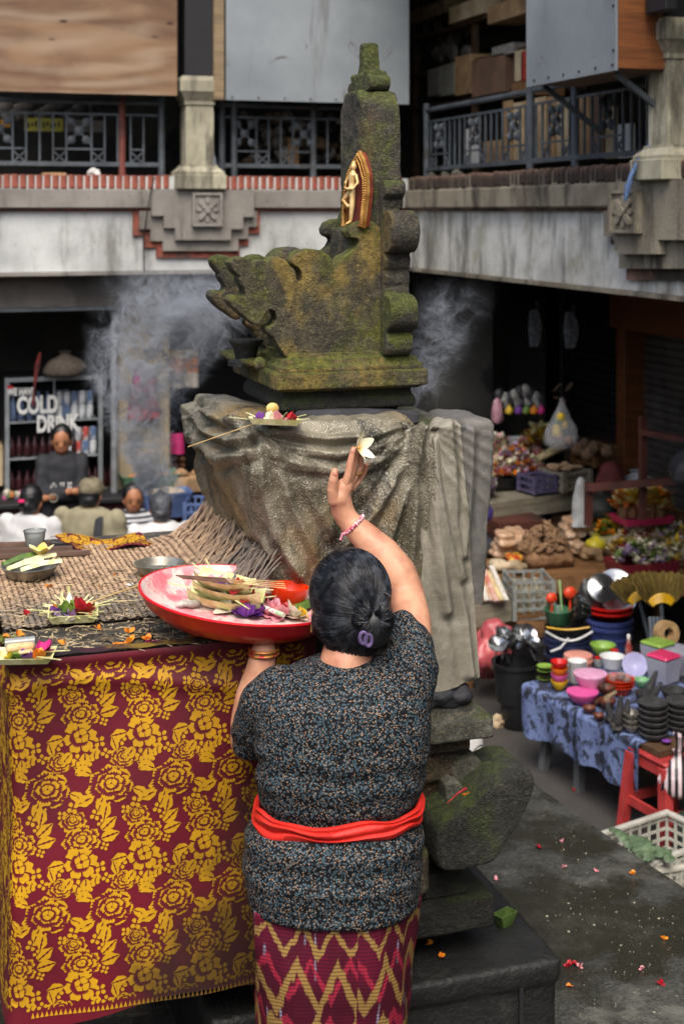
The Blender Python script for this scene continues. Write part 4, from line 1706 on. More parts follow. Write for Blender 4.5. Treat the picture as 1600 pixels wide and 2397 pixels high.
def sect(py, xl, xr, d, hd, grow=0.0, p=2.4):
    c = P((xl + xr) / 2, py, d)
    hw = (xr - xl) / 2 / FPX * d
    return oval(c, hw + grow, hd + grow, 40, p)


tors = [(1534, 746, 886, 3.40, .066), (1548, 716, 922, 3.39, .078), (1562, 680, 956, 3.385, .09), (1590, 640, 985, 3.37, .108), (1630, 610, 1005, 3.355, .125), (1690, 596, 1010, 3.35, .135), (1750, 598, 1004, 3.345, .135),
        (1810, 602, 992, 3.34, .132), (1862, 605, 980, 3.34, .13), (1892, 606, 976, 3.34, .128), (1915, 600, 978, 3.34, .134), (1950, 584, 984, 3.34, .15), (2000, 571, 987, 3.34, .163), (2050, 573, 986, 3.34, .168), (2095, 582, 980, 3.34, .168)]
bl = MB()
bl.loft([sect(*t) for t in tors])
# left sleeve: over the bent upper arm
bl.limb([P(655, 1622, 3.37), P(620, 1650, 3.38), P(596, 1700, 3.41), P(588, 1726, 3.43)], [.066, .064, .056, .053], 18)
# right sleeve: over the lifted upper arm
bl.limb([P(945, 1610, 3.36), P(966, 1560, 3.40), P(958, 1510, 3.46), P(950, 1478, 3.50)], [.075, .064, .058, .056], 18)
bl.limb([P(900, 1588, 3.39), P(960, 1550, 3.40)], [.055, .06], 16)
_ctr = P(790, 1900, 3.34)


def blouse_disp(co, no):
    out = co.copy()
    for i in range(len(co)):
        p = Vector(co[i])
        z = p.z
        h = .004 * noise.fractal(Vector((p.x * 7, p.y * 7, p.z * 20)), 1, 2, 3) * (1.0 if z < 1.95 else .5)
        h += .0035 * math.sin(z * 95 + 3 * noise.noise(p * 6)) * math.exp(-((z - 1.90) / .05) ** 2)
        # rolls above and below the sash
        h += .006 * math.exp(-((z - 1.865) / .02) ** 2) * (.5 + noise.noise(p * 9)) + .010 * math.exp(-((z - 1.725) / .022) ** 2)
        h += .005 * math.exp(-((z - 1.66 - .012 * noise.noise(p * 5)) / .012) ** 2) - .012 * math.exp(-((z - 1.79) / .022) ** 2)
        # creases fanning out of the right armpit, small ones by the left sleeve
        x = (p - feet).dot(CR)
        if x > .08 and z > 1.98:
            h += .0045 * math.sin((z * .8 + x * .75) * 210) * math.exp(-((x - .185) / .05) ** 2 - ((z - 2.13) / .06) ** 2)
        if x < -.1 and z > 1.85:
            h += .003 * math.sin((z * .7 - x * .6) * 160) * math.exp(-((x + .165) / .05) ** 2 - ((z - 1.95) / .08) ** 2)
        # hem flares a little
        h += .006 * math.exp(-((z - 1.582) / .012) ** 2)
        out[i] = co[i] + no[i] * h
    return out


M_blouse = blouse_mat()
bmesh_ = remesh(bl, .0065, 8, .5, blouse_disp)
part(wom, 'blouse', bmesh_, M_blouse, 180)

# sarong
sa_ = [(2085, 588, 976, 3.34, .158), (2160, 590, 972, 3.34, .162), (2240, 594, 966, 3.34, .16), (2330, 600, 960, 3.34, .152), (2400, 604, 954, 3.34, .146), (2600, 622, 930, 3.34, .125), (2752, 640, 905, 3.34, .115)]
secs = []
for k in range(60):
    t = k / 59 * (len(sa_) - 1)
    i = min(int(t), len(sa_) - 2)
    f = t - i
    q = [sa_[i][n] + (sa_[i + 1][n] - sa_[i][n]) * f for n in range(5)]
    ring = sect(*q, 0.0, 2.3)
    c = sum(ring, Vector()) / len(ring)
    out = []
    for n, p in enumerate(ring):
        a = 2 * math.pi * n / len(ring)
        d = (p - c).normalized()
        z = p.z
        w = .006 * math.sin(a * 5 + z * 9) + .004 * math.sin(a * 13 + 4 * math.sin(z * 5)) + .014 * math.exp(-((a - 4.2 - .4 * math.sin(z * 3)) / .12) ** 2) + .005 * math.sin(z * 21 + a * 2) * (.4 if z > 1.4 else .2)
        out.append(p + d * w)
    secs.append(out)
M_ikat = ikat_mat(*P(785, 2200, 3.34)[:2])
part(wom, 'sarong', MB().loft(secs), M_ikat, 180)

# sash: a folded red band, twisted a little lower at the back
sash = MB()
prof_s = [(-.031, .004), (-.034, .010), (-.026, .0145), (-.015, .0175), (-.008, .009), (.004, .017), (.014, .0185), (.019, .011), (.028, .0135), (.033, .007), (.03, .002), (.0, .0), (-.02, .0)]
n = 72
rings = []
ring0 = sect(1893, 606, 976, 3.34, .128, -.003)
cc = sum(ring0, Vector()) / len(ring0)
for i in range(n):
    a = 2 * math.pi * i / n
    j = i / n * len(ring0)
    p = ring0[int(j) % len(ring0)].lerp(ring0[(int(j) + 1) % len(ring0)], j - int(j))
    d = (p - cc)
    d.z = 0
    d.normalize()
    back = -d.dot(CF)
    zc = 1.793 + .012 * (1 - max(0, back)) * 0 + .006 * d.dot(CR) - .004 * back
    rings.append([Vector((p.x, p.y, 0)) + d * (o * 1.05 + .002 * math.sin(a * 3 + h * 90)) + Vector((0, 0, zc - .008 + h * (.68 + .12 * math.sin(a * 2 + 1)) + .004 * math.sin(a * 5 + h * 60) + .003 * math.sin(a * 9 + 1))) for h, o in prof_s])
k = len(prof_s)
sash.v = [tuple(p) for r in rings for p in r]
sash.f = [(i * k + j, i * k + (j + 1) % k, ((i + 1) % n) * k + (j + 1) % k, ((i + 1) % n) * k + j) for i in range(n) for j in range(k)]
part(wom, 'sash', sash, mat('red_sash', '#d3281b', '#b51d14', 8, .6, bump=.15, bsc=140), 70)

# body: head, neck, arms, hands, trunk, legs grown into one skin
HD = 3.43
hc = P(818, 1412, HD)
hf = (CF * .985 - CR * .17).normalized()
hr = Vector((hf.y, -hf.x, 0))
HM = Matrix((hr, hf, Vector((0, 0, 1)))).transposed() @ Matrix.Rotation(R(4), 3, 'X')


def H(x, y, z):
    return hc + HM @ Vector((x, y, z))


bd = MB()
bd.ell(H(0, 0, .02), (.078, .095, .102), 22, 16, HM)
bd.ell(H(0, .022, -.05), (.064, .078, .07), 20, 14, HM)
bd.ell(H(0, .062, -.082), (.036, .034, .028), 14, 10, HM)          # chin
bd.ell(H(0, .102, -.018), (.013, .016, .022), 10, 8, HM)           # nose
bd.ell(H(0, .086, .012), (.05, .016, .01), 12, 8, HM)              # brow
bd.ell(H(0, .094, -.052), (.022, .012, .008), 12, 8, HM)           # mouth
for s in (-1, 1):
    bd.ell(H(s * .04, .078, -.03), (.022, .018, .018), 12, 8, HM)
    bd.ell(H(s * .083, -.006, -.022), (.010, .02, .03), 12, 8, HM)
    bd.ell(H(s * .09, -.016, -.012), (.008, .012, .02), 10, 8, HM)
    bd.ell(H(s * .086, .0, -.046), (.008, .009, .010), 10, 8, HM)
bd.limb([H(0, -.02, -.06), P(812, 1520, 3.405), P(810, 1556, 3.385)], [.06, .058, .066], 20)
bd.limb([P(812, 1575, 3.385), P(770, 1600, 3.38), P(660, 1630, 3.375)], [.045, .04, .04], 16)
bd.limb([P(812, 1575, 3.385), P(860, 1600, 3.385), P(950, 1610, 3.38)], [.045, .04, .04], 16)
bd.loft([sect(t[0], t[1] + 14, t[2] - 14, t[3], t[4] - .014) for t in tors[4:]])
# left arm to the tray
bd.limb([P(655, 1622, 3.37), P(612, 1675, 3.40), P(582, 1736, 3.45)], [.055, .05, .046], 16)
bd.limb([P(582, 1736, 3.45), P(584, 1690, 3.455), P(594, 1630, 3.46), P(610, 1566, 3.46), P(617, 1524, 3.46)], [.046, .0475, .046, .037, .031], 16)
wl = P(617, 1521, 3.46)
UPV = Vector((0, 0, 1))
pal = wl + UPV * .016 + CF * .03
bd.limb([wl, wl + UPV * .008 + CF * .012, pal], [.030, .028, .024], 14)
bd.ell(pal + CF * .03, (.042, .045, .013), 14, 10, Matrix((CR, CF, UPV)).transposed())
# lifted right arm
bd.limb([P(945, 1600, 3.37), P(962, 1520, 3.45), P(962, 1450, 3.53), P(953, 1396, 3.61)], [.06, .053, .05, .045], 18)
bd.limb([P(953, 1396, 3.61), P(930, 1345, 3.625), P(895, 1298, 3.64), P(850, 1252, 3.655), P(815, 1219, 3.66)], [.046, .051, .047, .037, .0295], 18)
bd.limb([P(815, 1219, 3.66), P(801, 1196, 3.66), P(797, 1172, 3.658)], [.0295, .031, .030], 16)
for (x, y, d, r) in ((793, 1165, 3.645, .026), (800, 1150, 3.66, .025), (803, 1150, 3.68, .022), (806, 1140, 3.65, .022), (812, 1135, 3.675, .021)):
    bd.ell(P(x, y, d), (r, r, r * 1.15), 14, 10)
# legs and feet
for s in (-1, 1):
    hip = feet + CR * (.085 * s)
    bd.limb([hip + Vector((0, 0, .85)), hip + Vector((0, 0, .45)) + CF * .01, hip * 1.0 + Vector((0, 0, .09))], [.085, .06, .038], 14)
    bd.limb([hip + Vector((0, 0, .045)) - CF * .03, hip + Vector((0, 0, .035)) + CF * .09, hip + Vector((0, 0, .022)) + CF * .16], [.036, .034, .022], 12)
body = remesh(bd, .0062, 7)
bo = part(wom, 'body', body, M_skin, 180)
# fingers stay separate chains, rooted in the palm
fm = MB()


def W3(*q):
    return [P(*p) for p in q]


for pts, rs in ((W3((806, 1140, 3.643), (814, 1112, 3.64), (820, 1082, 3.64), (827, 1052, 3.645)), [.0115, .0105, .0098, .0078]),
                (W3((812, 1134, 3.66), (822, 1108, 3.662), (830, 1078, 3.664), (834, 1052, 3.66)), [.0115, .0105, .0098, .0078]),
                (W3((818, 1136, 3.678), (832, 1114, 3.685), (845, 1092, 3.684), (843, 1066, 3.672)), [.0108, .0098, .009, .0074]),
                (W3((822, 1144, 3.69), (838, 1126, 3.70), (851, 1108, 3.702), (858, 1088, 3.69)), [.0095, .0085, .008, .0066]),
                (W3((783, 1170, 3.638), (778, 1146, 3.628), (780, 1124, 3.622), (783, 1104, 3.622)), [.0185, .0150, .0128, .0098])):
    finger(fm, pts, rs)
    part(bo, 'finger', remesh(fm, .0021, 3), M_skin, 180)
    fm = MB()
for k, (x, ln) in enumerate(((-.032, .07), (-.011, .078), (.011, .074), (.031, .06))):
    b = pal + CF * .06 + CR * x + UPV * .0
    finger(fm, [b, b + CF * ln * .55 + CR * x * .35 + UPV * .0, b + CF * ln + CR * x * .6 - UPV * .004], [.010, .009, .0072])
    part(bo, 'finger', remesh(fm, .0026, 3), M_skin, 180)
    fm = MB()
b = pal + CR * -.04 + CF * .01
finger(fm, [b, b + CR * -.03 + CF * .02 + UPV * .0, b + CR * -.045 + CF * .045 + UPV * .0], [.013, .0115, .009])
fo = remesh(fm, .0026, 3)
part(bo, 'finger', fo, M_skin, 180)
nl = MB()
for (x, y, d) in ((783.5, 1109, 3.6125), (826, 1056, 3.637)):
    nl.ell(P(x, y, d), (.0062, .0025, .008), 10, 8, Matrix((CR, CF, UPV)).transposed())
part(bo, 'nail', nl, mat('nail', '#d99a86', '#c98a74', 10, .3), 180)

# hair: a smooth cap drawn back into a low knot
kn = H(.032, -.110, .010)
hm = MB()
hm.ell(H(0, -.004, .028), (.098, .106, .104), 26, 18, HM)
hm.ell(H(0, -.03, -.03), (.096, .088, .07), 24, 16, HM)
hm.ell(H(.0, -.045, -.075), (.066, .058, .042), 20, 12, HM)
hair = remesh(hm, .005, 5)
hv = []
# keep the face clear of hair
ho = part(wom, 'hair', hair, M_hair, 180)
bun = MB()
bun.ell(kn + HM @ Vector((.005, -.018, -.03)), (.042, .026, .045), 18, 12, HM)
bun.ell(kn + HM @ Vector((.028, -.014, -.012)), (.026, .02, .03), 14, 10, HM)
bun.ell(kn + HM @ Vector((-.022, -.012, -.01)), (.03, .02, .024), 14, 10, HM)
part(ho, 'hair_knot', remesh(bun, .004, 4), M_hair, 180)
st = MB()
rs_ = random.Random(11)
hinv = HM.inverted()
M_strand = hair_mat('hair_strands', '#121317', '#3d4148', .3)  # grey sheen of the hair is painted as paler strand tones
dk = (hinv @ (kn - hc)).normalized()
for k in range(1250):
    a = rs_.uniform(0, 2 * math.pi)
    # start directions round the hairline, ending at the knot
    st_d = Vector((math.sin(a), .62 + .25 * rs_.random() - .9 * max(0, -math.cos(a)) - .2, math.cos(a) * 1.0 + .1)).normalized()
    pts = []
    off = rs_.uniform(-.05, .05)
    nseg = 11
    for i in range(nseg):
        t = i / (nseg - 1)
        d = st_d.lerp(dk, t ** .9)
        d = (d + Vector((dk.z * .3, 0, -dk.x)) * off * math.sin(math.pi * t)).normalized()
        # distance to the cap surface along d, by the larger of its ellipsoids
        best = 0
        for (c, r) in (((0, -.004, .028), (.098, .106, .104)), ((0, -.03, -.03), (.096, .088, .07)), ((0, -.045, -.075), (.066, .058, .042))):
            o_ = -Vector(c)
            A = sum((d[q] / r[q]) ** 2 for q in range(3))
            B = 2 * sum(d[q] * o_[q] / r[q] ** 2 for q in range(3))
            C_ = sum((o_[q] / r[q]) ** 2 for q in range(3)) - 1
            D_ = B * B - 4 * A * C_
            if D_ > 0:
                best = max(best, (-B + math.sqrt(D_)) / (2 * A))
        pts.append(H(*(d * (best + .0005 + .0022 * math.sin(t * 9 + k)))))
    st.tube(pts, [rs_.uniform(.0006, .0013)] * (nseg - 1) + [.0005], 3)
# strands of the knot, fanning down from the tie
for k in range(420):
    a = rs_.uniform(-2.8, 2.9)
    q = rs_.uniform(.75, 1.05)
    o1 = Vector((math.sin(a) * .05 * q, -.03, -math.cos(a) * .062 * q - .006))
    pts = [kn + HM @ Vector((o1.x * t, -.010 - rs_.uniform(.022, .036) * math.sin(math.pi * min(1, t * .9)), o1.z * t)) for t in (0, .2, .45, .7, .9, 1.0)]
    st.tube(pts, [.0007, .0012, .0012, .0011, .0009, .0005], 3)
tag(part(ho, 'hair_strand', st, M_strand, 180, True, False), None, None, None, 'stuff')
tie = MB()
for (ox, oz) in ((-.026, -.040), (-.014, -.046)):
    tie.tube([kn + HM @ Vector((ox + .008 * math.cos(t * .5236), -.040, oz + .014 * math.sin(t * .5236))) for t in range(12)], .0048, 8, closed=True)
part(wom, 'hair_tie', tie, mat('purple_velvet', '#6d5a86', '#54456c', 20, .8))
for (x0, y0, x1, y1, d) in ((741, 1392, 778, 1348, 3.335), (744, 1396, 781, 1352, 3.335), (884, 1376, 913, 1396, 3.36)):
    part(wom, 'hair_pin', MB().tube([P(x0, y0, d + .004), P(x1, y1, d)], .0028, 6), mat('pin_black', '#1a1a1d', '#0e0e10', 10, .3))
ear = MB()
for s in (-1, 1):
    ear.tube([H(s * .094, -.004 + .006 * math.cos(t * .7854), -.058 + .008 * math.sin(t * .7854)) for t in range(8)], .0018, 6, closed=True)
part(wom, 'earring', ear, M_gold)
# bracelets
br = MB()
c = P(826, 1229, 3.657)
ax = (P(850, 1252, 3.655) - P(801, 1196, 3.66)).normalized()
e1 = ax.cross(CF).normalized()
e2 = ax.cross(e1)
for k in range(26):
    a = 2 * math.pi * k / 26
    br.ell(c + (e1 * math.cos(a) + e2 * math.sin(a)) * .0345, .0042 + .001 * (k % 2), 6, 5)
br.tube([c + (e1 * math.cos(.3 * t) + e2 * math.sin(.3 * t)) * .0345 for t in range(21)], .0022, 6, closed=True)
br.limb([c - e1 * .036, c - e1 * .048 + ax * .006], [.003, .004], 6)
part(wom, 'bracelet', br, mat('pink_beads', '#c9436b', '#e6c3cc', 140, .5, lo=.45, hi=.55), 35)
br = MB()
for (dz, r, w) in ((-.002, .036, .004), (.008, .035, .0035)):
    br.tube([wl + UPV * (dz - .006) + CR * (r * math.cos(t * .2618)) + CF * (r * math.sin(t * .2618)) for t in range(24)], w, 8, closed=True)
part(wom, 'bracelet', br, mat('red_gold_bangle', '#b5372a', '#c28a3e', 60, .35, metal=.5, lo=.45, hi=.55))
rg = MB()
rc = P(838, 1104, 3.685)
rg.tube([rc + CR * (.0115 * math.cos(t * .5236)) + (CF * .8 + UPV * .5).normalized() * (.0115 * math.sin(t * .5236)) for t in range(12)], .0024, 6, closed=True)
part(wom, 'finger_ring', rg, M_gold)

# ---------------------------------------------------------------- frangipani held up in the fingers
def petal(m, base, d, up, L, W, curl=.25, n=6):
    d, up = d.normalized(), up.normalized()
    s = d.cross(up).normalized()
    vs = []
    for i in range(n):
        t = i / (n - 1)
        w = W * math.sin(math.pi * min(1, .12 + t * .82)) ** .8
        c = base + d * (L * t) + up * (curl * L * t * t)
        vs += [c - s * w, c - up * (w * .25), c + s * w]
    vs.append(base + d * (L * 1.04) + up * (curl * L))
    fs = []
    for i in range(n - 1):
        for k in range(2):
            fs.append((i * 3 + k, i * 3 + k + 1, (i + 1) * 3 + k + 1, (i + 1) * 3 + k))
    b = (n - 1) * 3
    fs += [(b, b + 1, len(vs) - 1), (b + 1, b + 2, len(vs) - 1)]
    m.add(vs, fs)


def flower_white():
    g = NT('frangipani_white')
    co = g.coord('Object')
    ln = g.n('VectorMath', operation='LENGTH')
    g.l(co, ln.inputs[0])
    g.set(g.mix(g.step(ln.outputs['Value'], .022, .004), '#efe9c9', '#e3a94b'), .5)
    g.b.inputs['Subsurface Weight'].default_value = .15
    g.b.inputs['Subsurface Radius'].default_value = (.01, .01, .006)
    return g.m


M_frang = flower_white()
fl_c = P(836, 1048, 3.655)
fh = thing('frangipani_flower', 'cream frangipani flower held up between the woman\'s fingertips', 'flower', fl_c)
ax = (CR * .75 - CF * .45 + UPV * .25).normalized()
e1 = ax.cross(UPV).normalized()
e2 = e1.cross(ax).normalized()
for k in range(5):
    a = 2 * math.pi * k / 5 + .35
    r = e1 * math.cos(a) + e2 * math.sin(a)
    m = MB()
    petal(m, ax * .002, (r + ax * .55), ax, .046, .014, .12)
    part(fh, 'petal', m, M_frang, 180, False, False)
part(fh, 'flower_tube', MB().tube([-ax * .016, ax * .006], [.0022, .004], 8), M_frang, 180, False)

# ================================================================ offerings
def C(name, a, b=None, rough=.55, **k):
    return mat(name, a, b, k.pop('sc', 30), rough, **k)


M_janur = C('young_palm_leaf', '#e9e6b4', '#c3c27c', .5, bump=.15, bsc=200)
M_janur_dry = C('dry_palm_leaf', '#b79b66', '#8a6f42', .6, bump=.15, bsc=200)
M_leafg = C('banana_leaf', '#5d7a35', '#3c5722', .45)
PET = {'red': C('red_petal', '#b5202c', '#8a1420'), 'pink': C('pink_petal', '#e3a0a8', '#cf7f8d'), 'magenta': C('magenta_petal', '#c42d7d', '#96205f'), 'purple': C('purple_petal', '#7a3f9a', '#5b2c78'),
       'orange': C('marigold', '#e08a1c', '#c46a10'), 'yellow': C('yellow_petal', '#e3c23a', '#c29d22'), 'white': C('white_petal', '#ece6d3', '#d2cab0'), 'lilac': C('lilac_petal', '#b39cc4', '#927aa8'),
       'green': C('shredded_pandan', '#6d8a35', '#4a6324')}
M_stick = C('incense_stick', '#6b4a38', '#4a3226', .8)
M_bamboo = C('bamboo_stick', '#c9ae78', '#a88a52', .6)


GT_ = 'offerings on the red tray'


def bloom(m, c, n, r, rng, up=UPV, w=.5):
    """a loose flower head of n petals"""
    for k in range(n):
        a = rng.uniform(0, 6.283)
        e = rng.uniform(.15, 1.0)
        d = Vector((math.cos(a) * (1.1 - e), math.sin(a) * (1.1 - e), e * .9))
        r2 = r * 1.6
        petal(m, c + Vector((math.cos(a), math.sin(a), 0)) * r2 * .2 * rng.random(), d, UPV, r2 * rng.uniform(.7, 1.1), r2 * w * rng.uniform(.7, 1.1), rng.uniform(-.4, .1), 4)


def palm_tray(m, L, W, h, flare=.012, th=.003):
    """low rectangular tray folded from palm leaf, open on top"""
    o = [(-L / 2, -W / 2), (L / 2, -W / 2), (L / 2, W / 2), (-L / 2, W / 2)]
    f = 1 + flare / L * 2
    for i in range(4):
        a, b = o[i], o[(i + 1) % 4]
        m.add([(a[0], a[1], 0), (b[0], b[1], 0), (b[0] * f, b[1] * (1 + flare / W * 2), h), (a[0] * f, a[1] * (1 + flare / W * 2), h),
               (a[0] * .95, a[1] * .95, 0), (b[0] * .95, b[1] * .95, 0), (b[0] * f * .96, b[1] * (1 + flare / W * 2) * .95, h), (a[0] * f * .96, a[1] * (1 + flare / W * 2) * .95, h)],
              [(0, 1, 2, 3), (5, 4, 7, 6), (3, 2, 6, 7), (0, 3, 7, 4), (1, 5, 6, 2)])
    m.box((0, 0, .002), (L, W, .004))


def leaf_boat(m, L, W, h):
    for e in (0, .0015):
        m.grid(lambda i, j: Vector(((i - .5) * L, (j - .5) * W * math.sin(math.pi * (.13 + .74 * i)) * 1.15, e + h * abs(2 * j - 1) ** 1.6 + .35 * h * (2 * i - 1) ** 4)), 14, 9)


def offering(label, loc, rz, L, W, h, blooms, strips=0, seed=1, leafmat=None, group='palm-leaf offerings', extra=None, tilt=None):
    rng = random.Random(seed)
    t = thing('palm_offering', label, 'offering', loc, rz, group)
    if tilt is not None:
        t.rotation_euler = tilt
    m = MB()
    (leaf_boat if group == GT_ else palm_tray)(m, L, W, h)
    part(t, 'leaf_tray', m, leafmat or M_janur, 0, False)
    for (col, x, y, r, n) in blooms:
        m = MB()
        bloom(m, Vector((x * L, y * W, h * .55)), n, r, rng)
        tag(part(t, 'flower', m, PET[col], 60, False, False), None, None, None, 'stuff')
    for k in range(strips):
        a = rng.uniform(0, 6.283)
        z = h * rng.uniform(.5, 1.1)
        d = Vector((math.cos(a), math.sin(a), rng.uniform(0, .35)))
        l0 = L * rng.uniform(.25, .45)
        l1 = L * rng.uniform(.75, 1.15)
        s = d.cross(UPV).normalized() * .0028
        p, q = d * l0, d * l1
        p = Vector((p.x, p.y, z))
        q = Vector((q.x, q.y, z + d.z * L * .5))
        m = MB().add([p - s, p + s, q + s * .6, q - s * .6, p - s + UPV * .0015, p + s + UPV * .0015, q + s * .6 + UPV * .0015, q - s * .6 + UPV * .0015],
                     [(0, 1, 2, 3), (4, 7, 6, 5), (0, 4, 5, 1), (1, 5, 6, 2), (2, 6, 7, 3), (3, 7, 4, 0)])
        part(t, 'leaf_strip', m, M_janur, 0, False)
    if extra:
        extra(t)
    return t


# ---- the red tray carried on the left hand
TC = P(565, 1388, 3.62) - UPV * .045
roll = R(6.0)
TX = (CR * math.cos(roll) - UPV * math.sin(roll)).normalized()
TY = CF
TN = TX.cross(TY).normalized()
TM = Matrix((TX, TY, TN)).transposed()
TE = TM.to_euler()


def PT(x, y, h=0.0):
    """point of the tray plane (at height h above its floor) under a photo pixel"""
    o = Vector((0, 0, ZC))
    d = P(x, y, 1.0) - o
    c = TC + TN * h
    return o + d * ((c - o).dot(TN) / d.dot(TN))


def on_tray(t):
    t.rotation_euler = (TM @ t.rotation_euler.to_matrix()).to_euler()
    return t


M_redpl = C('red_plastic', '#dc1626', '#c2101c', .35, sc=5, coat=.2)
g = NT('worn_pink_plastic')
co = g.coord()
col = g.mix(g.step(g.noise(co, 9, 6, .7), .4, .62), '#dc9aa0', '#cf6c78')
col = g.mix(g.math('MULTIPLY', g.step(g.noise(co, 11, 6, .75), .46, .56), .85), col, '#d8cdc4')
col = g.mix(g.math('MULTIPLY', g.step(g.noise(co, 60, 4, .7), .6, .68), .5), col, '#7d6a60')
g.set(col, .45)
g.bump(g.noise(co, 90, 4), .15, .004)
M_pinkin = g.m
tr = thing('round_tray', 'large round red plastic tray with worn pink inside, carried on the woman\'s left hand', 'tray', TC)
tr.rotation_euler = TE
part(tr, 'shell', MB().lathe([(.0, -.012), (.17, -.012), (.2, -.008), (.245, .022), (.262, .045), (.268, .047), (.269, .042), (.262, .036), (.25, .012), (.21, -.018), (.172, -.022), (0, -.022)], seg=72), M_redpl, 40, False)
part(tr, 'inner_face', MB().lathe([(.0, -.0112), (.17, -.0112), (.2, -.0072), (.244, .0225), (.261, .0456), (.2625, .0466), (.2615, .0445)], seg=72, cap=False), M_pinkin, 180, False)
GT = 'offerings on the red tray'
rr = random.Random(5)
for i, (x, y, h, L, lab) in enumerate(((525, 1428, -.010, .20, 'lowest of three palm-leaf boats stacked on the red tray'), (532, 1408, .016, .19, 'middle palm-leaf boat of the stack on the red tray'), (522, 1385, .042, .16, 'topmost palm-leaf boat of the stack on the red tray'))):
    t = offering(lab, PT(x, y, h), -YAW + R(4 - 5 * i), L, .095, .034, [('pink', -.2, 0, .02, 8), ('lilac', .1, .1, .018, 8), ('red', .3, -.1, .02, 9), ('purple', -.05, -.2, .016, 6)] if i else [('red', .1, 0, .014, 5)], 3, 30 + i, M_janur, GT)
    on_tray(t)
ob = thing('plastic_bowl', 'bright orange-red plastic bowl on the red tray', 'bowl', PT(672, 1418, -.010), 0)
ob.rotation_euler = TE
part(ob, 'bowl', MB().lathe([(0, 0), (.03, 0), (.044, .018), (.052, .045), (.053, .054), (.0505, .054), (.049, .044), (.041, .02), (.028, .005), (0, .004)], seg=40), C('orange_plastic', '#d8380f', '#bd2c0a', .3, sc=5), 50, False)
for i in range(4):
    a, b = PT(412 + i * 5, 1347 + i * 2, .088), PT(664 + i * 2, 1362 + i * 5, .082)
    t = thing('incense_stick', 'incense stick in the bundle laid across the palm boats on the tray', 'incense stick', a, 0, 'incense sticks on the red tray')
    part(t, 'stick', MB().tube([a + (b - a) * .45, b], .0012, 6), M_bamboo)
    part(t, 'incense', MB().tube([a, a + (b - a) * .45], .002, 6), M_stick)
a, b = PT(598, 1414, .012), PT(664, 1440, .012)
t = thing('paper_roll', 'white paper roll lying among petals on the red tray', 'roll', a)
part(t, 'roll', MB().tube([a, a.lerp(b, .75)], .0062, 12), C('white_paper', '#e8e4da', '#d5d0c4'))
part(t, 'tip', MB().tube([a.lerp(b, .752), b], .0062, 12), C('green_print', '#9fbf9a', '#d5d0c4'))
k = 0
for (x, y, col, r, n, lab) in ((540, 1432, 'white', .022, 6, 'cream frangipani standing on the tray edge beside purple petals'), (575, 1445, 'purple', .017, 9, 'purple petals near the rim of the red tray'), (598, 1442, 'purple', .015, 8, 'darker purple petals in front of the paper roll'), (603, 1415, 'red', .016, 8, 'red petals behind the paper roll'),
                              (585, 1420, 'orange', .010, 5, 'orange petals by the palm boats on the tray'), (630, 1440, 'pink', .018, 10, 'pale pink petals under the paper roll'), (655, 1446, 'pink', .018, 9, 'pink petals below the end of the paper roll'), (620, 1402, 'white', .018, 6, 'white blossom by the orange bowl'),
                              (690, 1446, 'white', .016, 8, 'cream petals at the right of the tray'), (645, 1375, 'magenta', .014, 6, 'magenta petals behind the orange bowl'), (668, 1432, 'red', .013, 7, 'small red petals at the tip of the paper roll'), (706, 1446, 'yellow', .009, 6, 'pale yellow petals beside the woman\'s head')):
    m = MB()
    bloom(m, Vector((0, 0, .004)), int(n * 1.8), r * 1.5, rr)
    t = solo('petal_heap', lab, 'petals', m, PET[col], GT, PT(x, y, -.008), 0, 60, False)
    t.rotation_euler = TE
    k += 1
m = MB().grid(lambda i, j: Vector(((i - .5) * .11, (j - .5) * .06 * math.sin(math.pi * (.08 + .9 * i)), .012 * math.sin(math.pi * j) + .01 * i)), 10, 6)
t = solo('leaf_piece', 'green banana leaf piece behind the petals on the red tray', 'leaf', m, M_leafg, None, PT(700, 1425, -.006), R(20), 180)
m = MB()
for i in range(5):
    m.ell((.012 * i, .008 * math.sin(i * 2), .008), (.016, .013, .010), 8, 6)
solo('cotton_lump', 'grey-white lump near the left side of the red tray', 'lump', remesh(m, .004, 2), C('dirty_cotton', '#c5c0b5', '#8f8a80'), None, PT(425, 1422, -.010), 0, 180)

# ---- things standing on the altar
GA = 'offerings on the altar'


def candle(t):
    part(t, 'rice_cone', MB().lathe([(.012, 0), (.014, .01), (.009, .025), (.003, .04), (0, .042)], (-.01, .02, .02), 12), PET['white'], 50, False)
    for (x, y, z, l) in ((-.03, .03, .015, .05), (-.012, .035, .015, .06)):
        part(t, 'leaf_strip', MB().box((x, y, z + l / 2), (.007, .002, l)), M_janur, 0, False)
    part(t, 'skewer', MB().tube([(.03, .02, .03), (.20, .12, .055)], .0022, 6), M_bamboo, 35, False)


offering('square palm-leaf offering with red roses and splayed leaf strips in the middle of the altar', PZ(172, 1447, ZA + .012), R(-8), .105, .095, .022,
         [('red', .2, -.05, .026, 16), ('red', .02, .12, .022, 12), ('red', .33, .12, .02, 10), ('purple', -.42, .0, .02, 9), ('green', -.15, -.05, .024, 18), ('lilac', .0, -.35, .018, 6), ('orange', -.4, .25, .016, 8), ('white', -.1, .3, .016, 5), ('lilac', -.35, -.2, .014, 5)],
         26, 3, None, GA, candle)


def bread(t):
    part(t, 'bread_roll', remesh(MB().limb([Vector((-.035, .01, .024)), Vector((.012, .015, .026))], [.012, .012], 10), .004, 3), C('bread', '#d8b98a', '#b98f58'), 180, False)
    part(t, 'cracker', MB().box((.005, -.012, .022), (.035, .016, .008), .3, .003), C('bread', 0), 35, False)
    part(t, 'plastic_wrap', MB().tube([(-.05, .03, .03), (.02, .035, .034)], .012, 12), mat('clear_wrap', '#dfe3e2', '#cfd5d4', 8, .15, trans=.7), 35, False)


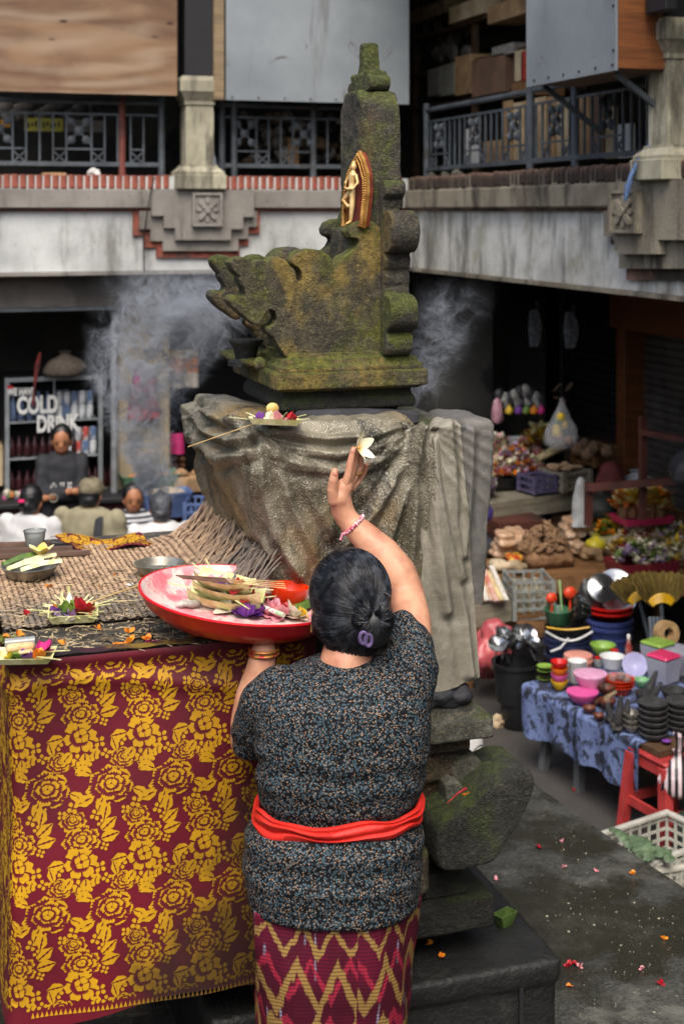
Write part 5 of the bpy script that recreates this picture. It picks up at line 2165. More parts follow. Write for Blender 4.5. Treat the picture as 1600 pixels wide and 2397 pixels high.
offering('palm-leaf tray with a bread roll and magenta blossom on the altar\'s left corner', PZ(58, 1544, ZA + .010), R(-14), .118, .075, .016,
         [('magenta', .32, .25, .022, 12), ('green', -.1, -.2, .018, 12), ('orange', .3, -.25, .018, 8), ('purple', .08, -.3, .014, 6), ('yellow', -.3, -.15, .012, 6)], 3, 8, None, GA, bread)
M_alum = C('dull_aluminium', '#a8a69c', '#7d7b72', .4, sc=14, metal=.7, bump=.1, bsc=60)
bp = PZ(70, 1352, ZA + .012)
t = thing('metal_bowl', 'fluted aluminium bowl of cut leaves and a frangipani on the altar\'s left', 'bowl', bp, 0, GA)
pr = [(0, 0), (.05, 0), (.06, .006), (.08, .035), (.083, .037), (.080, .038), (.058, .010), (0, .006)]
m = MB().lathe(pr, seg=48)
m.v = [(x * (1 + .02 * math.cos(24 * math.atan2(y, x)) * (z > .004)), y * (1 + .02 * math.cos(24 * math.atan2(y, x)) * (z > .004)), z) for x, y, z in m.v]
part(t, 'bowl', m, M_alum, 40, False)
for (x, y, a, L, w, c, z) in ((-.02, .02, .35, .12, .02, M_leafg, .05), (-.015, -.02, .25, .11, .016, M_janur, .042), (.03, -.03, .12, .12, .02, M_janur, .038), (-.01, .04, .5, .10, .014, M_leafg, .046), (.03, .02, .2, .10, .018, M_janur, .045)):
    d = Vector((math.cos(a), math.sin(a), .12))
    s = d.cross(UPV).normalized() * w / 2
    p = Vector((x, y, z)) - d * L / 2
    n = UPV * .004
    m = MB().loft([[p - s, p + s, p + s * .3 + n * 2, p - s * .3 + n * 2], [p + d * L * .5 - s + n, p + d * L * .5 + s + n, p + d * L * .5 + s * .3 + n * 4, p + d * L * .5 - s * .3 + n * 4], [p + d * L - s * .9, p + d * L + s * .9, p + d * L + s * .3 + n * 2, p + d * L - s * .3 + n * 2]])
    part(t, 'cut_leaf', m, c, 30, False)
m = MB()
for k in range(5):
    a = k * 1.2566
    petal(m, Vector((0, 0, 0)), Vector((math.cos(a), math.sin(a), .9)), UPV, .05, .016, -.1)
fo_ = part(t, 'frangipani', m, C('yellow_white_petal', '#ecdfae', '#e0b23f', .5, sc=30), 180, False, False)
fo_.location = (.035, .03, .055)
t = thing('metal_bowl', 'silver bowl half hidden behind the red tray on the mat', 'bowl', PZ(372, 1345, ZA + .012), 0, GA)
part(t, 'bowl', MB().lathe([(0, 0), (.045, 0), (.058, .012), (.072, .034), (.0735, .036), (.071, .0362), (.055, .014), (0, .006)], seg=40), M_alum, 40, False)
t = thing('plastic_cup', 'clear plastic water cup at the back of the altar', 'cup', PZ(82, 1285, ZA + .014), 0)
part(t, 'cup', MB().lathe([(0, 0), (.026, 0), (.034, .055), (.036, .056), (.036, .059), (.0335, .058), (.0325, .055), (.025, .002), (0, .002)], seg=24), mat('clear_plastic', '#dfe5e4', '#cfd6d5', 8, .12, trans=.85, IOR=1.3), 50, False)
for i, (x0, y0, x1, y1) in enumerate(((-30, 1276, 118, 1272), (-30, 1290, 170, 1283), (-30, 1303, 212, 1293))):
    a, b = PZ(x0, y0, ZA + .02), PZ(x1, y1, ZA + .02)
    solo('wooden_batten', ('dark batten at the back of the altar, farthest of three', 'dark batten at the back of the altar, middle of three', 'longest dark batten at the back of the altar, nearest of three')[i], 'batten', MB().bar(a, b, .022, .012), wood('slat_wood%d' % i, '#6b5446', '#4a3a30'), 'dark slats at the back of the altar', smooth=0)
solo('coin', 'small white disc lying on the grey altar boards', 'disc', MB().lathe([(0, 0), (.011, 0), (.011, .002), (0, .002)], seg=18), M_white, None, PZ(305, 1369, ZA + .013))
# offering on the shoulder of the brocade with its incense stick
oc = PV(642, 990, 3.60)
offering('palm-leaf tray with red, white and purple petals on the shoulder of the brocade', oc + Vector((0, 0, -.004)), R(-14), .115, .085, .016,
         [('red', .32, .0, .02, 10), ('pink', .1, -.25, .018, 10), ('white', -.1, .1, .018, 10), ('purple', -.35, .1, .016, 8), ('green', .05, .25, .014, 10)], 5, 21, None, 'palm-leaf offerings', None, (R(-6), R(3), R(-14)))
solo('biscuit', 'round cream biscuit standing in the offering on the brocade', 'biscuit', MB().ell((0, 0, 0), (.018, .012, .016), 14, 10), C('biscuit', '#d9bd77', '#c2a259'), None, oc + Vector((.0, .02, .035)), 0, 180)
a, b = PV(440, 1046, 3.66), PV(600, 990, 3.585)
solo('incense_stick', 'long incense stick lying across the folds of the brocade', 'incense stick', MB().tube([a, b], .0016, 6), M_bamboo)

# ---- litter on the altar: single fallen petals, then the crumbs and straw nobody could count
lab_p = {'orange': 'orange marigold petal fallen on the altar boards', 'red': 'red petal fallen on the altar boards', 'magenta': 'magenta blossom fallen on the altar edge'}
pt = {}
for col in lab_p:
    m = MB()
    bloom(m, Vector((0, 0, 0)), 3 if col == 'orange' else 5, .016 if col == 'orange' else .018, random.Random(2), w=.45)
    pt[col] = mesh_of('fallen_petal', m, PET[col], 60, False)
for (x, y, col) in ((232, 1379, 'orange'), (112, 1378, 'orange'), (268, 1352, 'orange'), (305, 1503, 'orange'), (345, 1497, 'orange'), (462, 1497, 'orange'), (460, 1470, 'orange'), (352, 1500, 'orange'), (285, 1534, 'orange'), (335, 1352, 'orange'),
                    (520, 1493, 'orange'), (14, 1496, 'orange'), (152, 1503, 'orange'), (575, 1488, 'orange'), (230, 1470, 'orange'), (300, 1480, 'orange'), (552, 1495, 'red'), (190, 1460, 'red'), (60, 1440, 'red'), (366, 1541, 'magenta'), (700, 1512, 'orange'), (40, 1485, 'orange')):
    o = link('fallen_petal', pt[col])
    o.location = PZ(x, y, ZA + .006)
    o.location.y = max(o.location.y, VA + .03)
    o.scale = [rnd.uniform(.5, .85)] * 3
    o.rotation_euler = (rnd.uniform(-.4, .4), rnd.uniform(-.4, .4), rnd.uniform(0, 6.28))
    tag(o, lab_p[col], 'petal', 'petals fallen on the altar: ' + col)
m = MB()
for k in range(1500):
    x, y = rnd.uniform(0, 720), 1330 + 190 * rnd.random() ** .8
    p = PZ(x, y, ZA + .004)
    if not (UA0 < p.x < UA1 + .05 and VA < p.y < 4.5):
        continue
    p.z = (mat_h(p.x, p.y) if p.y > 3.7 else ZA) + .003
    a = rnd.uniform(0, 6.28)
    if rnd.random() < .35:
        L = rnd.uniform(.012, .06)
        d = Vector((math.cos(a), math.sin(a), rnd.uniform(-.05, .12))) * L
        m.tube([p, p + d * .5 + Vector((0, 0, rnd.uniform(0, .004))), p + d], rnd.uniform(.0007, .0014), 4)
    else:
        s = rnd.uniform(.0025, .008)
        m.box(p, (s, s * rnd.uniform(.4, 1), .002), a)
stuff('litter', 'straw, crumbs and dried petals strewn over the altar', m, C('straw_litter', '#b8a57f', '#5d4f39', .7, sc=22, lo=.42, hi=.58), None, 0, False)
m = MB()
for k in range(160):
    x, y = rnd.choice(((520, 1505), (660, 1492), (700, 1505), (20, 1500), (440, 1538)))
    p = PZ(x + rnd.gauss(0, 22), y + rnd.gauss(0, 5), ZA + .004)
    if p.x > UA1 + .04 or p.y < VA - .005:
        continue
    for q in range(3):
        d = Vector((rnd.gauss(0, .008), rnd.gauss(0, .008), rnd.uniform(.004, .014)))
        m.tube([p, p + d], .0009, 3)
stuff('moss', 'tufts of green moss on the altar edge', m, C('moss_tuft', '#77803a', '#4c5423', .9), None, 0, False)

# ================================================================ people and goods of the left arcade
def figure(label, px, py, D, face, shirt, hair, pants, pose='sit', skin=None, hairlen=0, cap=None, width=1.0, arms='lap', lean=0.0, sleeves=.5, extra=None):
    """a person in simple build: face = angle of the gaze (0 looks away from the camera, 180 at it); py = top of the head in the photo"""
    skin = skin or M_skin2
    top = P(px, py, D)
    zt = top.z
    a = -YAW - R(face)
    f = Vector((-math.sin(a) * 1.0, math.cos(a), 0))
    r = Vector((f.y, -f.x, 0))
    base = Vector((top.x, top.y, 0))
    t = thing('person', label, 'person', base, 0)
    U = UPV
    hm_ = Matrix((r, f, U)).transposed() @ Matrix.Rotation(R(-lean * 40), 3, 'X')
    hc_ = Vector((top.x, top.y, zt - .112))

    def G(x, y, z):
        return Vector((top.x, top.y, zt + z)) + r * x + f * (y)
    sh = -.255
    hipz = -.80
    bdy = MB()
    bdy.ell(hc_ + U * .012, (.073, .09, .098), 16, 12, hm_)
    bdy.ell(hc_ + hm_ @ Vector((0, .02, -.045)), (.058, .07, .068), 14, 10, hm_)
    bdy.ell(hc_ + hm_ @ Vector((0, .088, -.018)), (.012, .018, .022), 8, 6, hm_)
    for s in (-1, 1):
        bdy.ell(hc_ + hm_ @ Vector((s * .076, 0, -.02)), (.008, .018, .028), 8, 6, hm_)
    bdy.limb([G(0, -.01, -.19), G(0, -.03, sh + .03)], [.052, .056], 12)
    w = .185 * width
    bdy.limb([G(-w * .8, -.03, sh - .02), G(0, -.035, sh + .0), G(w * .8, -.03, sh - .02)], [.035, .045, .035], 12)
    bdy.limb([G(0, -.03, sh - .05), G(0, -.02, -.55), G(0, 0, hipz)], [.08, .08, .09], 12)
    top_ = MB()
    secs = []
    for z, hw, hd in ((sh + .055, .085 * width, .06), (sh + .02, .15 * width, .085), (sh - .04, .198 * width, .105), (sh - .16, .195 * width, .12), (-.60, .18 * width, .12), (-.72, .19 * width, .13), (hipz - .03, .195 * width, .14)):
        c = G(0, -.03 + (.02 if z < -.5 else 0), z)
        secs.append([c + r * (hw * math.cos(q * .2618)) + f * (hd * math.sin(q * .2618)) for q in range(24)])
    top_.loft(secs)
    elb = {}
    for s in (-1, 1):
        s0 = G(s * w, -.03, sh - .01)
        if arms == 'cross':
            e = G(s * (w + .005), .05, -.52)
            h_ = G(-s * .07, .165, -.50 + s * .02)
        else:
            e = G(s * (w + .03), .02, -.53)
            h_ = G(s * .10, .30, -.68)
        mid = e.lerp(h_, .5)
        bdy.limb([s0, s0.lerp(e, .5), e], [.04, .04, .038], 10)
        bdy.limb([e, e.lerp(h_, .35), h_], [.04, .041, .028], 10)
        bdy.ell(h_ + (h_ - e).normalized() * .05, (.04, .03, .03), 10, 8)
        top_.limb([s0, s0.lerp(e, sleeves), s0.lerp(e, min(1, sleeves * 1.02))], [.062 * min(1, width), .055 * min(1, width), .052 * min(1, width)], 12)
        if sleeves >= .95:
            top_.limb([e, e.lerp(h_, .45), e.lerp(h_, .8)], [.056, .052, .044], 12)
    leg = MB()
    for s in (-1, 1):
        hp = G(s * .1, 0, hipz - .02)
        if pose == 'sit':
            kz = max(.42, zt + hipz - .06)
            kn_ = Vector((hp.x, hp.y, 0)) + f * .42 + U * kz + r * (s * .05)
            an = Vector((kn_.x, kn_.y, .08)) - f * .05
        else:
            kn_ = hp - U * ((zt + hipz) * .48) + f * .02
            an = Vector((hp.x, hp.y, .08))
        leg.limb([hp, hp.lerp(kn_, .5), kn_], [.1, .085, .066], 12)
        bdy.limb([G(s * .05, 0, hipz), hp, kn_, an], [.06, .06, .045, .035], 10)
        leg.limb([kn_, kn_.lerp(an, .4), an], [.066, .062, .045], 12)
        bdy.limb([an, an - U * .04 + f * .06, an - U * .055 + f * .15], [.035, .034, .022], 8)
    leg.limb([G(-.09, 0, hipz), G(.09, 0, hipz)], [.11, .11], 12)
    bo_ = part(t, 'body', remesh(bdy, .012, 4), skin, 180)
    part(t, 'shirt', remesh(top_, .012, 5, .5, lambda co, no: co + no * (np.array([noise.noise(Vector((p[0] * 9, p[1] * 9, p[2] * 16))) for p in co]) * .008)[:, None]), shirt, 180)
    part(t, 'trousers', remesh(leg, .016, 4), pants, 180)
    hr_ = MB()
    hr_.ell(hc_ + hm_ @ Vector((0, -.02, .026)), (.084, .09, .099), 16, 12, hm_)
    hr_.ell(hc_ + hm_ @ Vector((0, -.045, -.04)), (.074, .062, .06), 14, 10, hm_)
    if hairlen:
        hr_.ell(hc_ + hm_ @ Vector((0, -.075, -.03)), (.045, .045, .045), 12, 8, hm_)
    ho_ = part(t, 'hair', remesh(hr_, .008, 3, .5, lambda co, no: co + no * (np.array([noise.noise(Vector(p) * 60) for p in co]) * .003)[:, None]), hair, 180)
    for s in (-1, 1):
        part(bo_, 'eye', MB().ell(hc_ + hm_ @ Vector((s * .03, .083, .002)), (.009, .005, .003), 8, 6, hm_), M_black, 180)
        part(bo_, 'eyebrow', MB().ell(hc_ + hm_ @ Vector((s * .031, .084, .02)), (.014, .004, .002), 8, 6, hm_), M_black, 180)
    part(bo_, 'mouth', MB().ell(hc_ + hm_ @ Vector((0, .083, -.054)), (.02, .008, .006), 8, 6, hm_), mat('lips', '#8a4a42', '#763c36', 20, .5), 180)
    if cap:
        c_ = MB().ell(hc_ + hm_ @ Vector((0, -.008, .04)), (.094, .108, .085), 16, 12, hm_)
        c_.box(hc_ + hm_ @ Vector((0, .125, .035)), (.13, .1, .01), rot=hm_, b=.004)
        part(t, 'cap', remesh(c_, .008, 2), cap, 180)
    if extra:
        extra(t, G, r, f, hc_, hm_)
    return t


M_whitetee = C('white_cotton', '#c9c9c9', '#b0b1b3', .8, sc=6)
M_olive = C('olive_shirt', '#8a846c', '#736d57', .8, sc=6)
M_navy = C('navy_sweater', '#202228', '#15171c', .8, sc=8)
M_denim = C('denim', '#2c3342', '#1f2532', .8, sc=20)
M_khaki = C('khaki_cap', '#7a725c', '#5f5846', .8, sc=20)
g = NT('striped_knit')
s = g.sep(g.coord())
g.set(g.mix(g.step(g.math('ABSOLUTE', g.math('SUBTRACT', g.math('FRACT', g.math('MULTIPLY', s[2], 27.0)), .5)), .22, .27), '#33353d', '#b9bcc0'), .8)
M_stripes = g.m


def x_stand(t, G, r, f, hc_, hm_):
    # distressed white chest print, shaped as broken block strokes
    m = MB()
    rg = random.Random(4)
    for k in range(9):
        x = -.075 + k * .0185
        for q in range(3):
            if rg.random() < .75:
                m.box(G(x, .112, -.425 - q * .016), (.014 if q % 2 == 0 else .006, .004, .013), rot=hm_)
    part(t, 'chest_print', m, M_white, 0)
    part(t, 'watch', MB().tube([G(.05 + .03 * math.cos(a * .5236), .19, -.52 + .03 * math.sin(a * .5236)) for a in range(12)], .006, 6, closed=True), M_alum)


def x_white(t, G, r, f, hc_, hm_):
    part(t, 'hair_clip', MB().box(G(-.01, -.135, -.09), (.05, .02, .025), rot=hm_, b=.005), C('pink_clip', '#d8326e', '#b82458', .4))


def x_olive(t, G, r, f, hc_, hm_):
    part(t, 'shoulder_strap', MB().tube([G(.10, -.08, -.235), G(.11, -.145, -.32), G(.10, -.16, -.45), G(.05, -.165, -.62), G(.0, -.17, -.78)], .03, 6, True, .18), M_navy)


def x_tee(t, G, r, f, hc_, hm_):
    m = MB()
    for k in range(9):
        x = -.02 + k * .022
        m.tube([G(x, -.158, -.44), G(x + .008, -.159, -.475 + .015 * (k % 3)), G(x + .016, -.158, -.45)], .003, 5)
    for k in range(12):
        m.tube([G(-.06 + k * .02, -.16, -.53 + .01 * (k % 2)), G(-.05 + k * .02, -.16, -.54)], .004, 5)
    part(t, 'back_print', m, M_denim)
    part(t, 'shoulder_strap', MB().tube([G(.12, -.08, -.25), G(.09, -.155, -.36), G(.0, -.165, -.55), G(-.08, -.17, -.72)], .006, 6), M_navy)


def x_strp(t, G, r, f, hc_, hm_):
    part(t, 'shoulder_strap', MB().tube([G(.12, .07, -.27), G(.05, .115, -.42), G(-.08, .13, -.62)], .01, 6, True, .4), C('brown_strap', '#4a2b33', '#3a2028'))


figure('standing woman in a black V-neck sweater with folded arms, before the drinks fridge', 145, 996, 10.85, 172, M_navy, M_hair, M_denim, 'stand', None, 1, None, .82, 'cross', .3, 1.0, x_stand)
figure('seated woman in a white T-shirt with a pink hair clip, back turned', 76, 1136, 10.3, 18, M_whitetee, M_hair, M_denim, 'sit', None, 1, None, 1.05, 'lap', .2, .75, x_white)
figure('seated man in an olive shirt and khaki cap with a dark shoulder strap', 214, 1120, 10.25, 12, M_olive, M_hair, M_denim, 'sit', M_skin, 0, M_khaki, 1.15, 'lap', .2, .98, x_olive)
figure('seated woman in a grey striped top facing the court', 312, 1133, 10.75, 165, M_stripes, M_hair, M_denim, 'sit', None, 1, None, .95, 'lap', .15, .8, x_strp)
figure('seated person with short dark hair and a white printed T-shirt, back turned', 376, 1153, 10.2, -14, M_whitetee, hair_mat('dark_grey_hair', '#26272b', '#43454a'), M_denim, 'sit', None, 0, None, 1.0, 'lap', .3, .75, x_tee)
bc = P(220, 1300, 10.35)
bt = thing('bench', 'low wooden bench under the seated market customers', 'bench', (bc.x, bc.y, 0), 0)
part(bt, 'seat', MB().box((0, 0, .40), (1.9, .36, .04), 0, .005), M_wood_dark, 35, False)
for x in (-.8, .8):
    part(bt, 'leg', MB().box((x, 0, .19), (.06, .3, .38)), M_wood_dark, 35, False)

# ---- counter, post, signboard, fridge
p0, p1 = PV(-60, 1185, V0 + .3), PV(300, 1185, V0 + .3)
ct = thing('counter', 'long black market counter behind the seated customers', 'counter', (p0.x, V0 + .3, 0))
part(ct, 'top', MB().b2((p0.x, V0 + .1, .84), (p1.x + .5, V0 + .62, .88), .006), M_black)
part(ct, 'front', MB().b2((p0.x, V0 + .16, 0), (p1.x + .5, V0 + .19, .838)), C('maroon_board', '#4d1c24', '#38141b', .7, sc=5))
part(bld, 'steel_post', MB().tube([PV(268, 700, V0 + .35) * 1.0, Vector((PV(268, 700, V0 + .35).x, V0 + .35, 0))], .03, 12), mat('grey_pipe', '#8a8d90', '#6f7376', 8, .5, metal=.3))
q0, q1 = PV(-40, 646, V0 + .22), PV(290, 716, V0 + .22)
sg = thing('signboard', 'blank grey-brown signboard under the left arcade beam', 'sign', (q0.x, V0 + .22, q1.z))
part(sg, 'board', MB().b2((q0.x, V0 + .22, q1.z), (q1.x, V0 + .25, 2.685), .003), mat('brown_sign', '#6a645e', '#57524d', 2, .7, c3='#4a4642'))
part(sg, 'frame', MB().b2((q0.x, V0 + .205, q1.z - .03), (q1.x + .02, V0 + .26, q1.z - .001)).b2((q1.x + .001, V0 + .205, q1.z), (q1.x + .02, V0 + .26, 2.685)), M_steel)

VF = V0 + .75
f0, f1 = PV(12, 885, VF), PV(240, 1190, VF)
fx0, fx1, fz1 = f0.x, f1.x, f0.z
fr_ = thing('drinks_fridge', 'glass-fronted drinks fridge lettered COLD DRINK behind the standing woman', 'fridge', ((fx0 + fx1) / 2, VF, .02))
part(fr_, 'cabinet', MB().b2((fx0, VF + .45, .05), (fx1, VF + .5, fz1)).b2((fx0, VF + .02, .05), (fx0 + .02, VF + .449, fz1)).b2((fx1 - .02, VF + .02, .05), (fx1, VF + .449, fz1)).b2((fx0 + .021, VF + .02, fz1 - .02), (fx1 - .021, VF + .449, fz1)), M_black)
M_al2 = mat('fridge_aluminium', '#a9b0b3', '#8f979b', 6, .4, metal=.5)
for (a, b) in (((fx0, fz1 - .035), (fx1, fz1)), ((fx0, .05), (fx1, .12))):
    part(fr_, 'door_frame', MB().b2((a[0], VF - .02, a[1]), (b[0], VF + .019, b[1])), M_al2)
for x in (fx0, fx1 - .035):
    part(fr_, 'door_frame', MB().b2((x, VF - .02, .121), (x + .035, VF + .019, fz1 - .036)), M_al2)
shelf_z = [PV(100, 985, VF).z, PV(100, 1070, VF).z, PV(100, 1150, VF).z]
for z in shelf_z:
    part(fr_, 'shelf', MB().b2((fx0 + .037, VF - .012, z - .012), (fx1 - .037, VF + .42, z)), M_al2)
part(fr_, 'divider', MB().b2(((fx0 * .5 + fx1 * .5) - .006, VF - .010, shelf_z[0]), ((fx0 * .5 + fx1 * .5) + .006, VF + .015, fz1 - .036)), M_al2)


def letters(txt, x, z, h, y, mt, par, name='letter', normal='v', xs=1.0, off=.0):
    """flat printed lettering as thin mesh"""
    cu_ = bpy.data.curves.new('t', 'FONT')
    cu_.body = txt
    cu_.size = 1.0
    cu_.extrude = .0
    cu_.offset = off
    o = bpy.data.objects.new('t', cu_)
    SC.collection.objects.link(o)
    ev = o.evaluated_get(bpy.context.evaluated_depsgraph_get())
    me = ev.to_mesh()
    m = MB()
    k = h / .69
    n = len(me.vertices)
    vs = [v.co.copy() for v in me.vertices]
    fs = [tuple(p.vertices) for p in me.polygons]
    ev.to_mesh_clear()
    bpy.data.objects.remove(o)
    if normal == 'v':
        m.add([(x + v.x * k * xs, y, z + v.y * k) for v in vs], fs)
    else:
        m.add([normal(v.x * k * xs, v.y * k) for v in vs], fs)
    return part(par, name, m, mt, 0, True, False)


M_let = C('white_lettering', '#dcdedb', '#c6c9c6', .5)
for txt, x, y, hpx, xs in (('WE HAVE', 18, 926, 16, .62), ('COLD', 40, 968, 38, .62), ('DRiNK', 86, 1011, 37, .60)):
    q = PV(x, y, VF - .024)
    letters(txt, q.x, q.z, hpx / FPX * depth(q), VF - .024, M_let, fr_, 'letter', 'v', xs, .045)
part(fr_, 'red_badge', MB().b2((PV(16, 900, VF).x, VF - .024, PV(16, 910, VF).z), (PV(31, 900, VF).x, VF - .0215, PV(31, 902, VF).z)), C('red_badge', '#b5202c', '#95141f'))
bot = mesh_of('bottle', MB().lathe([(0, 0), (.03, 0), (.032, .02), (.032, .13), (.014, .19), (.012, .225), (.014, .226), (.014, .24), (0, .24)], seg=12), mat('blue_bottle', '#5d6f8c', '#3d4a62', 8, .2))
can = [mesh_of('can', MB().lathe([(0, 0), (.026, 0), (.031, .01), (.031, .105), (.026, .115), (0, .115)], seg=12), m_) for m_ in (C('can_white', '#c9cdd0', '#9ea4a8', .3, sc=20), C('can_blue', '#4c6488', '#b9bfc6', .3, sc=14), C('can_red', '#a63a30', '#c2c4c6', .3, sc=14))]
dkb = mesh_of('bottle', MB().lathe([(0, 0), (.03, 0), (.032, .015), (.032, .10), (.013, .145), (.011, .175), (.0, .175)], seg=12), mat('cola_bottle', '#3a1f22', '#241416', 8, .15))
wd = fx1 - fx0 - .1


def put(me, loc, label, cat, group):
    o = link(me.name, me)
    o.location = loc
    return tag(o, label, cat, group)


for k in range(7):
    put(bot, (fx0 + .07 + k * .072, VF + .06 + .03 * (k % 2), shelf_z[0]), 'blue water bottle on the top shelf of the fridge', 'bottle', 'water bottles in the fridge')
for k in range(7):
    for q in range(2):
        put(can[(k * 3 + q) % 2 if k % 3 else 0], (fx0 + wd * .64 + k * .064 if k < 5 else fx0 + wd * .64 + (k - 5) * .064, VF + .06 + (.1 if k >= 5 else 0), shelf_z[0] + q * .117), 'pale drink can stacked on the fridge\'s top shelf', 'can', 'cans on the top fridge shelf')
for k in range(4):
    for q in range(2):
        put(can[(k + q) % 3], (fx1 - .07 - k * .064, VF + .06, shelf_z[1] + q * .117), 'red, white or blue can on the fridge\'s second shelf', 'can', 'cans on the second fridge shelf')
for z in (shelf_z[1], shelf_z[2]):
    for k in range(9 if z == shelf_z[1] else 14):
        put(dkb, (fx0 + .06 + k * .064, VF + .05 + .03 * (k % 2), z), 'dark cola bottle on a lower shelf of the fridge', 'bottle', 'dark bottles in the fridge')


# ---- hanging and stacked goods around the fridge
def bag(m, c, w, h, d, rng, puff=.4, prof=(.35, .7, .95, 1, .72, .26, .2, .36)):
    n = 22
    secs = []
    for j in range(13):
        t = j / 12
        ww = w * float(np.interp(t, [0, .05, .18, .42, .68, .84, .92, 1], prof))
        secs.append([Vector(c) + Vector((ww * .5 * math.cos(2 * math.pi * i / n) * (1 + .3 * noise.noise(Vector((i * .9, t * 3, c[0] + w * 9)))), d / w * ww * .5 * math.sin(2 * math.pi * i / n) * (1 - t * puff * .5), t * h * (1 + .06 * noise.noise(Vector((i, 1, c[0]))))) ) for i in range(n)])
    m.loft(secs)


def cloth_hang(name, label, cat, x0, y0, x1, y1, v, mt, taper=0.0, waves=3, bottom=0.0):
    a, b = PV(x0, y0, v), PV(x1, y1, v)
    m = MB()

    def fn(i, j):
        k = 1 - taper * (1 - j)
        x = (a.x + b.x) / 2 + (i - .5) * (b.x - a.x) * k
        z = a.z + (b.z - a.z) * j + bottom * math.sin(i * 9) * j
        return Vector((x, v + .02 * math.sin(i * waves * 6.28) * (.3 + j), z))
    m.grid(fn, 24, 14)
    m2 = MB()
    n = len(m.v)
    m2.v = m.v + [(x, y + .006, z) for x, y, z in m.v]
    m2.f = m.f + [tuple(i + n for i in f[::-1]) for f in m.f]
    return solo(name, label, cat, m2, mt, smooth=180)


def banded(name, cols, axis, freq, off=0.0):
    g = NT(name)
    s = g.sep(g.coord('Generated'))
    st = [(i / len(cols), c) for i, c in enumerate(cols)]
    col = g.ramp(s[axis], st, 'CONSTANT')
    col = g.mix(g.math('MULTIPLY', g.step(g.noise(g.coord(), 9, 5), .45, .7), .4), col, '#3a3634')
    g.set(col, .8)
    return g.m


cloth_hang('hanging_bag', 'red cloth bag with a lilac top hanging on the tan pier', 'bag', 296, 862, 376, 980, V0 + .38, banded('lilac_red', ['#a3222c', '#a3222c', '#8f2a44', '#8f4a7a'], 2, 1), .45, 2, .01)
cloth_hang('hanging_textile', 'orange and white banded textile hanging beside the tan pier', 'textile', 392, 820, 466, 906, V0 + .6, banded('orange_white', ['#a09a92', '#a09a92', '#b06f35', '#b06f35', '#b59e70'], 2, 1), .05, 2)
cloth_hang('hanging_textile', 'faint orange and grey textile hanging in the dark corner right of the shrine', 'textile', 1022, 826, 1112, 892, V0 + .35, banded('orange_grey', ['#6d6a66', '#6d6a66', '#7d4a2a', '#7d4a2a'], 2, 1), .05, 2)
cloth_hang('hanging_bag', 'bright pink bag hanging above the packets near the shrine cloth', 'bag', 388, 1016, 432, 1062, V0 + .55, C('pink_bag', '#b3256a', '#8f1c54', .6, sc=8), .15, 1)
a = PV(152, 884, V0 + .6)
m = MB()
bag(m, (a.x, a.y, a.z), .33, .22, .2, rnd, .2)
solo('hanging_basket', 'grey-brown woven basket hanging above the drinks fridge', 'basket', m, C('grey_wicker', '#5f564c', '#443d36', .8, sc=60, bump=.5, bsc=90), smooth=60)
m = MB().tube([PV(94, 825, V0 + .5), PV(88, 860, V0 + .5), PV(82, 900, V0 + .5), PV(78, 950, V0 + .5)], [.02, .05, .02, .03], 10, True, .5)
solo('hanging_feathers', 'dark red tassel hanging in front of the fridge corner', 'tassel', m, C('dark_red_feather', '#7d2520', '#3a1a18', .8, sc=12))
M_orangepk = C('orange_packet', '#b9793a', '#8f5526', .5, sc=14)


def tub(name, label, x0, x1, y0, y1, D, mt, cat='tub', lip=True, n=4):
    """tapered plastic tub; x0..x1 its rim and y0..y1 its rim and foot rows"""
    c = P((x0 + x1) / 2, y1, D)
    w = (x1 - x0) / FPX * D
    h = (y1 - y0) / FPX * D
    t = thing(name, label, cat, c, 0)
    d = w * .62
    m = MB()

    def rr_(hw, hd, z, k=6):
        out = []
        rad = min(hw, hd) * .25
        for (sx, sy, a0) in ((1, 1, 0), (-1, 1, 90), (-1, -1, 180), (1, -1, 270)):
            for q in range(k):
                a = R(a0 + 90 * q / (k - 1))
                out.append(Vector((sx * (hw - rad) + rad * math.cos(a), sy * (hd - rad) + rad * math.sin(a), z)))
        return out
    prof = [(.82, 0), (.97, h * .86), (1.0, h * .88), (1.02, h), (.97, h), (.93, h * .9), (.79, h * .06)]
    m.loft([rr_(w / 2 * s, d / 2 * s, z) for s, z in prof])
    part(t, 'tub', m, mt, 40, False)
    return t, w, d, h


M_greenpl = C('green_plastic', '#55785a', '#3f5f45', .45, sc=6)
M_bluepl = C('blue_plastic', '#566a96', '#42537a', .45, sc=6)
t, w, d, h = tub('plastic_tub', 'green plastic tub of orange packets on the counter', 280, 418, 1106, 1150, 11.75, M_greenpl)
for k in range(9):
    c = Vector(t.location) + Vector((rnd.uniform(-.3, .3) * w, rnd.uniform(-.3, .3) * d, h * .8))
    solo('snack_packet', 'orange snack packet in the green tub', 'packet', MB().box((0, 0, 0), (.1, .07, .04), 0, .015), M_orangepk, 'packets in the green tub', c, rnd.uniform(0, 3))
t, w, d, h = tub('plastic_tub', 'blue plastic tub below the green tub', 330, 446, 1148, 1206, 11.35, M_bluepl)
solo('rice_heap', 'pale heap of grain filling the blue tub', 'grain', MB().ell((0, 0, 0), (w * .42, d * .42, .07), 16, 10), C('pale_grain', '#a99f8d', '#8d8372', .9, sc=60, bump=.5, bsc=120), None, Vector(t.location) + Vector((0, 0, h * .8)), 0, 180)


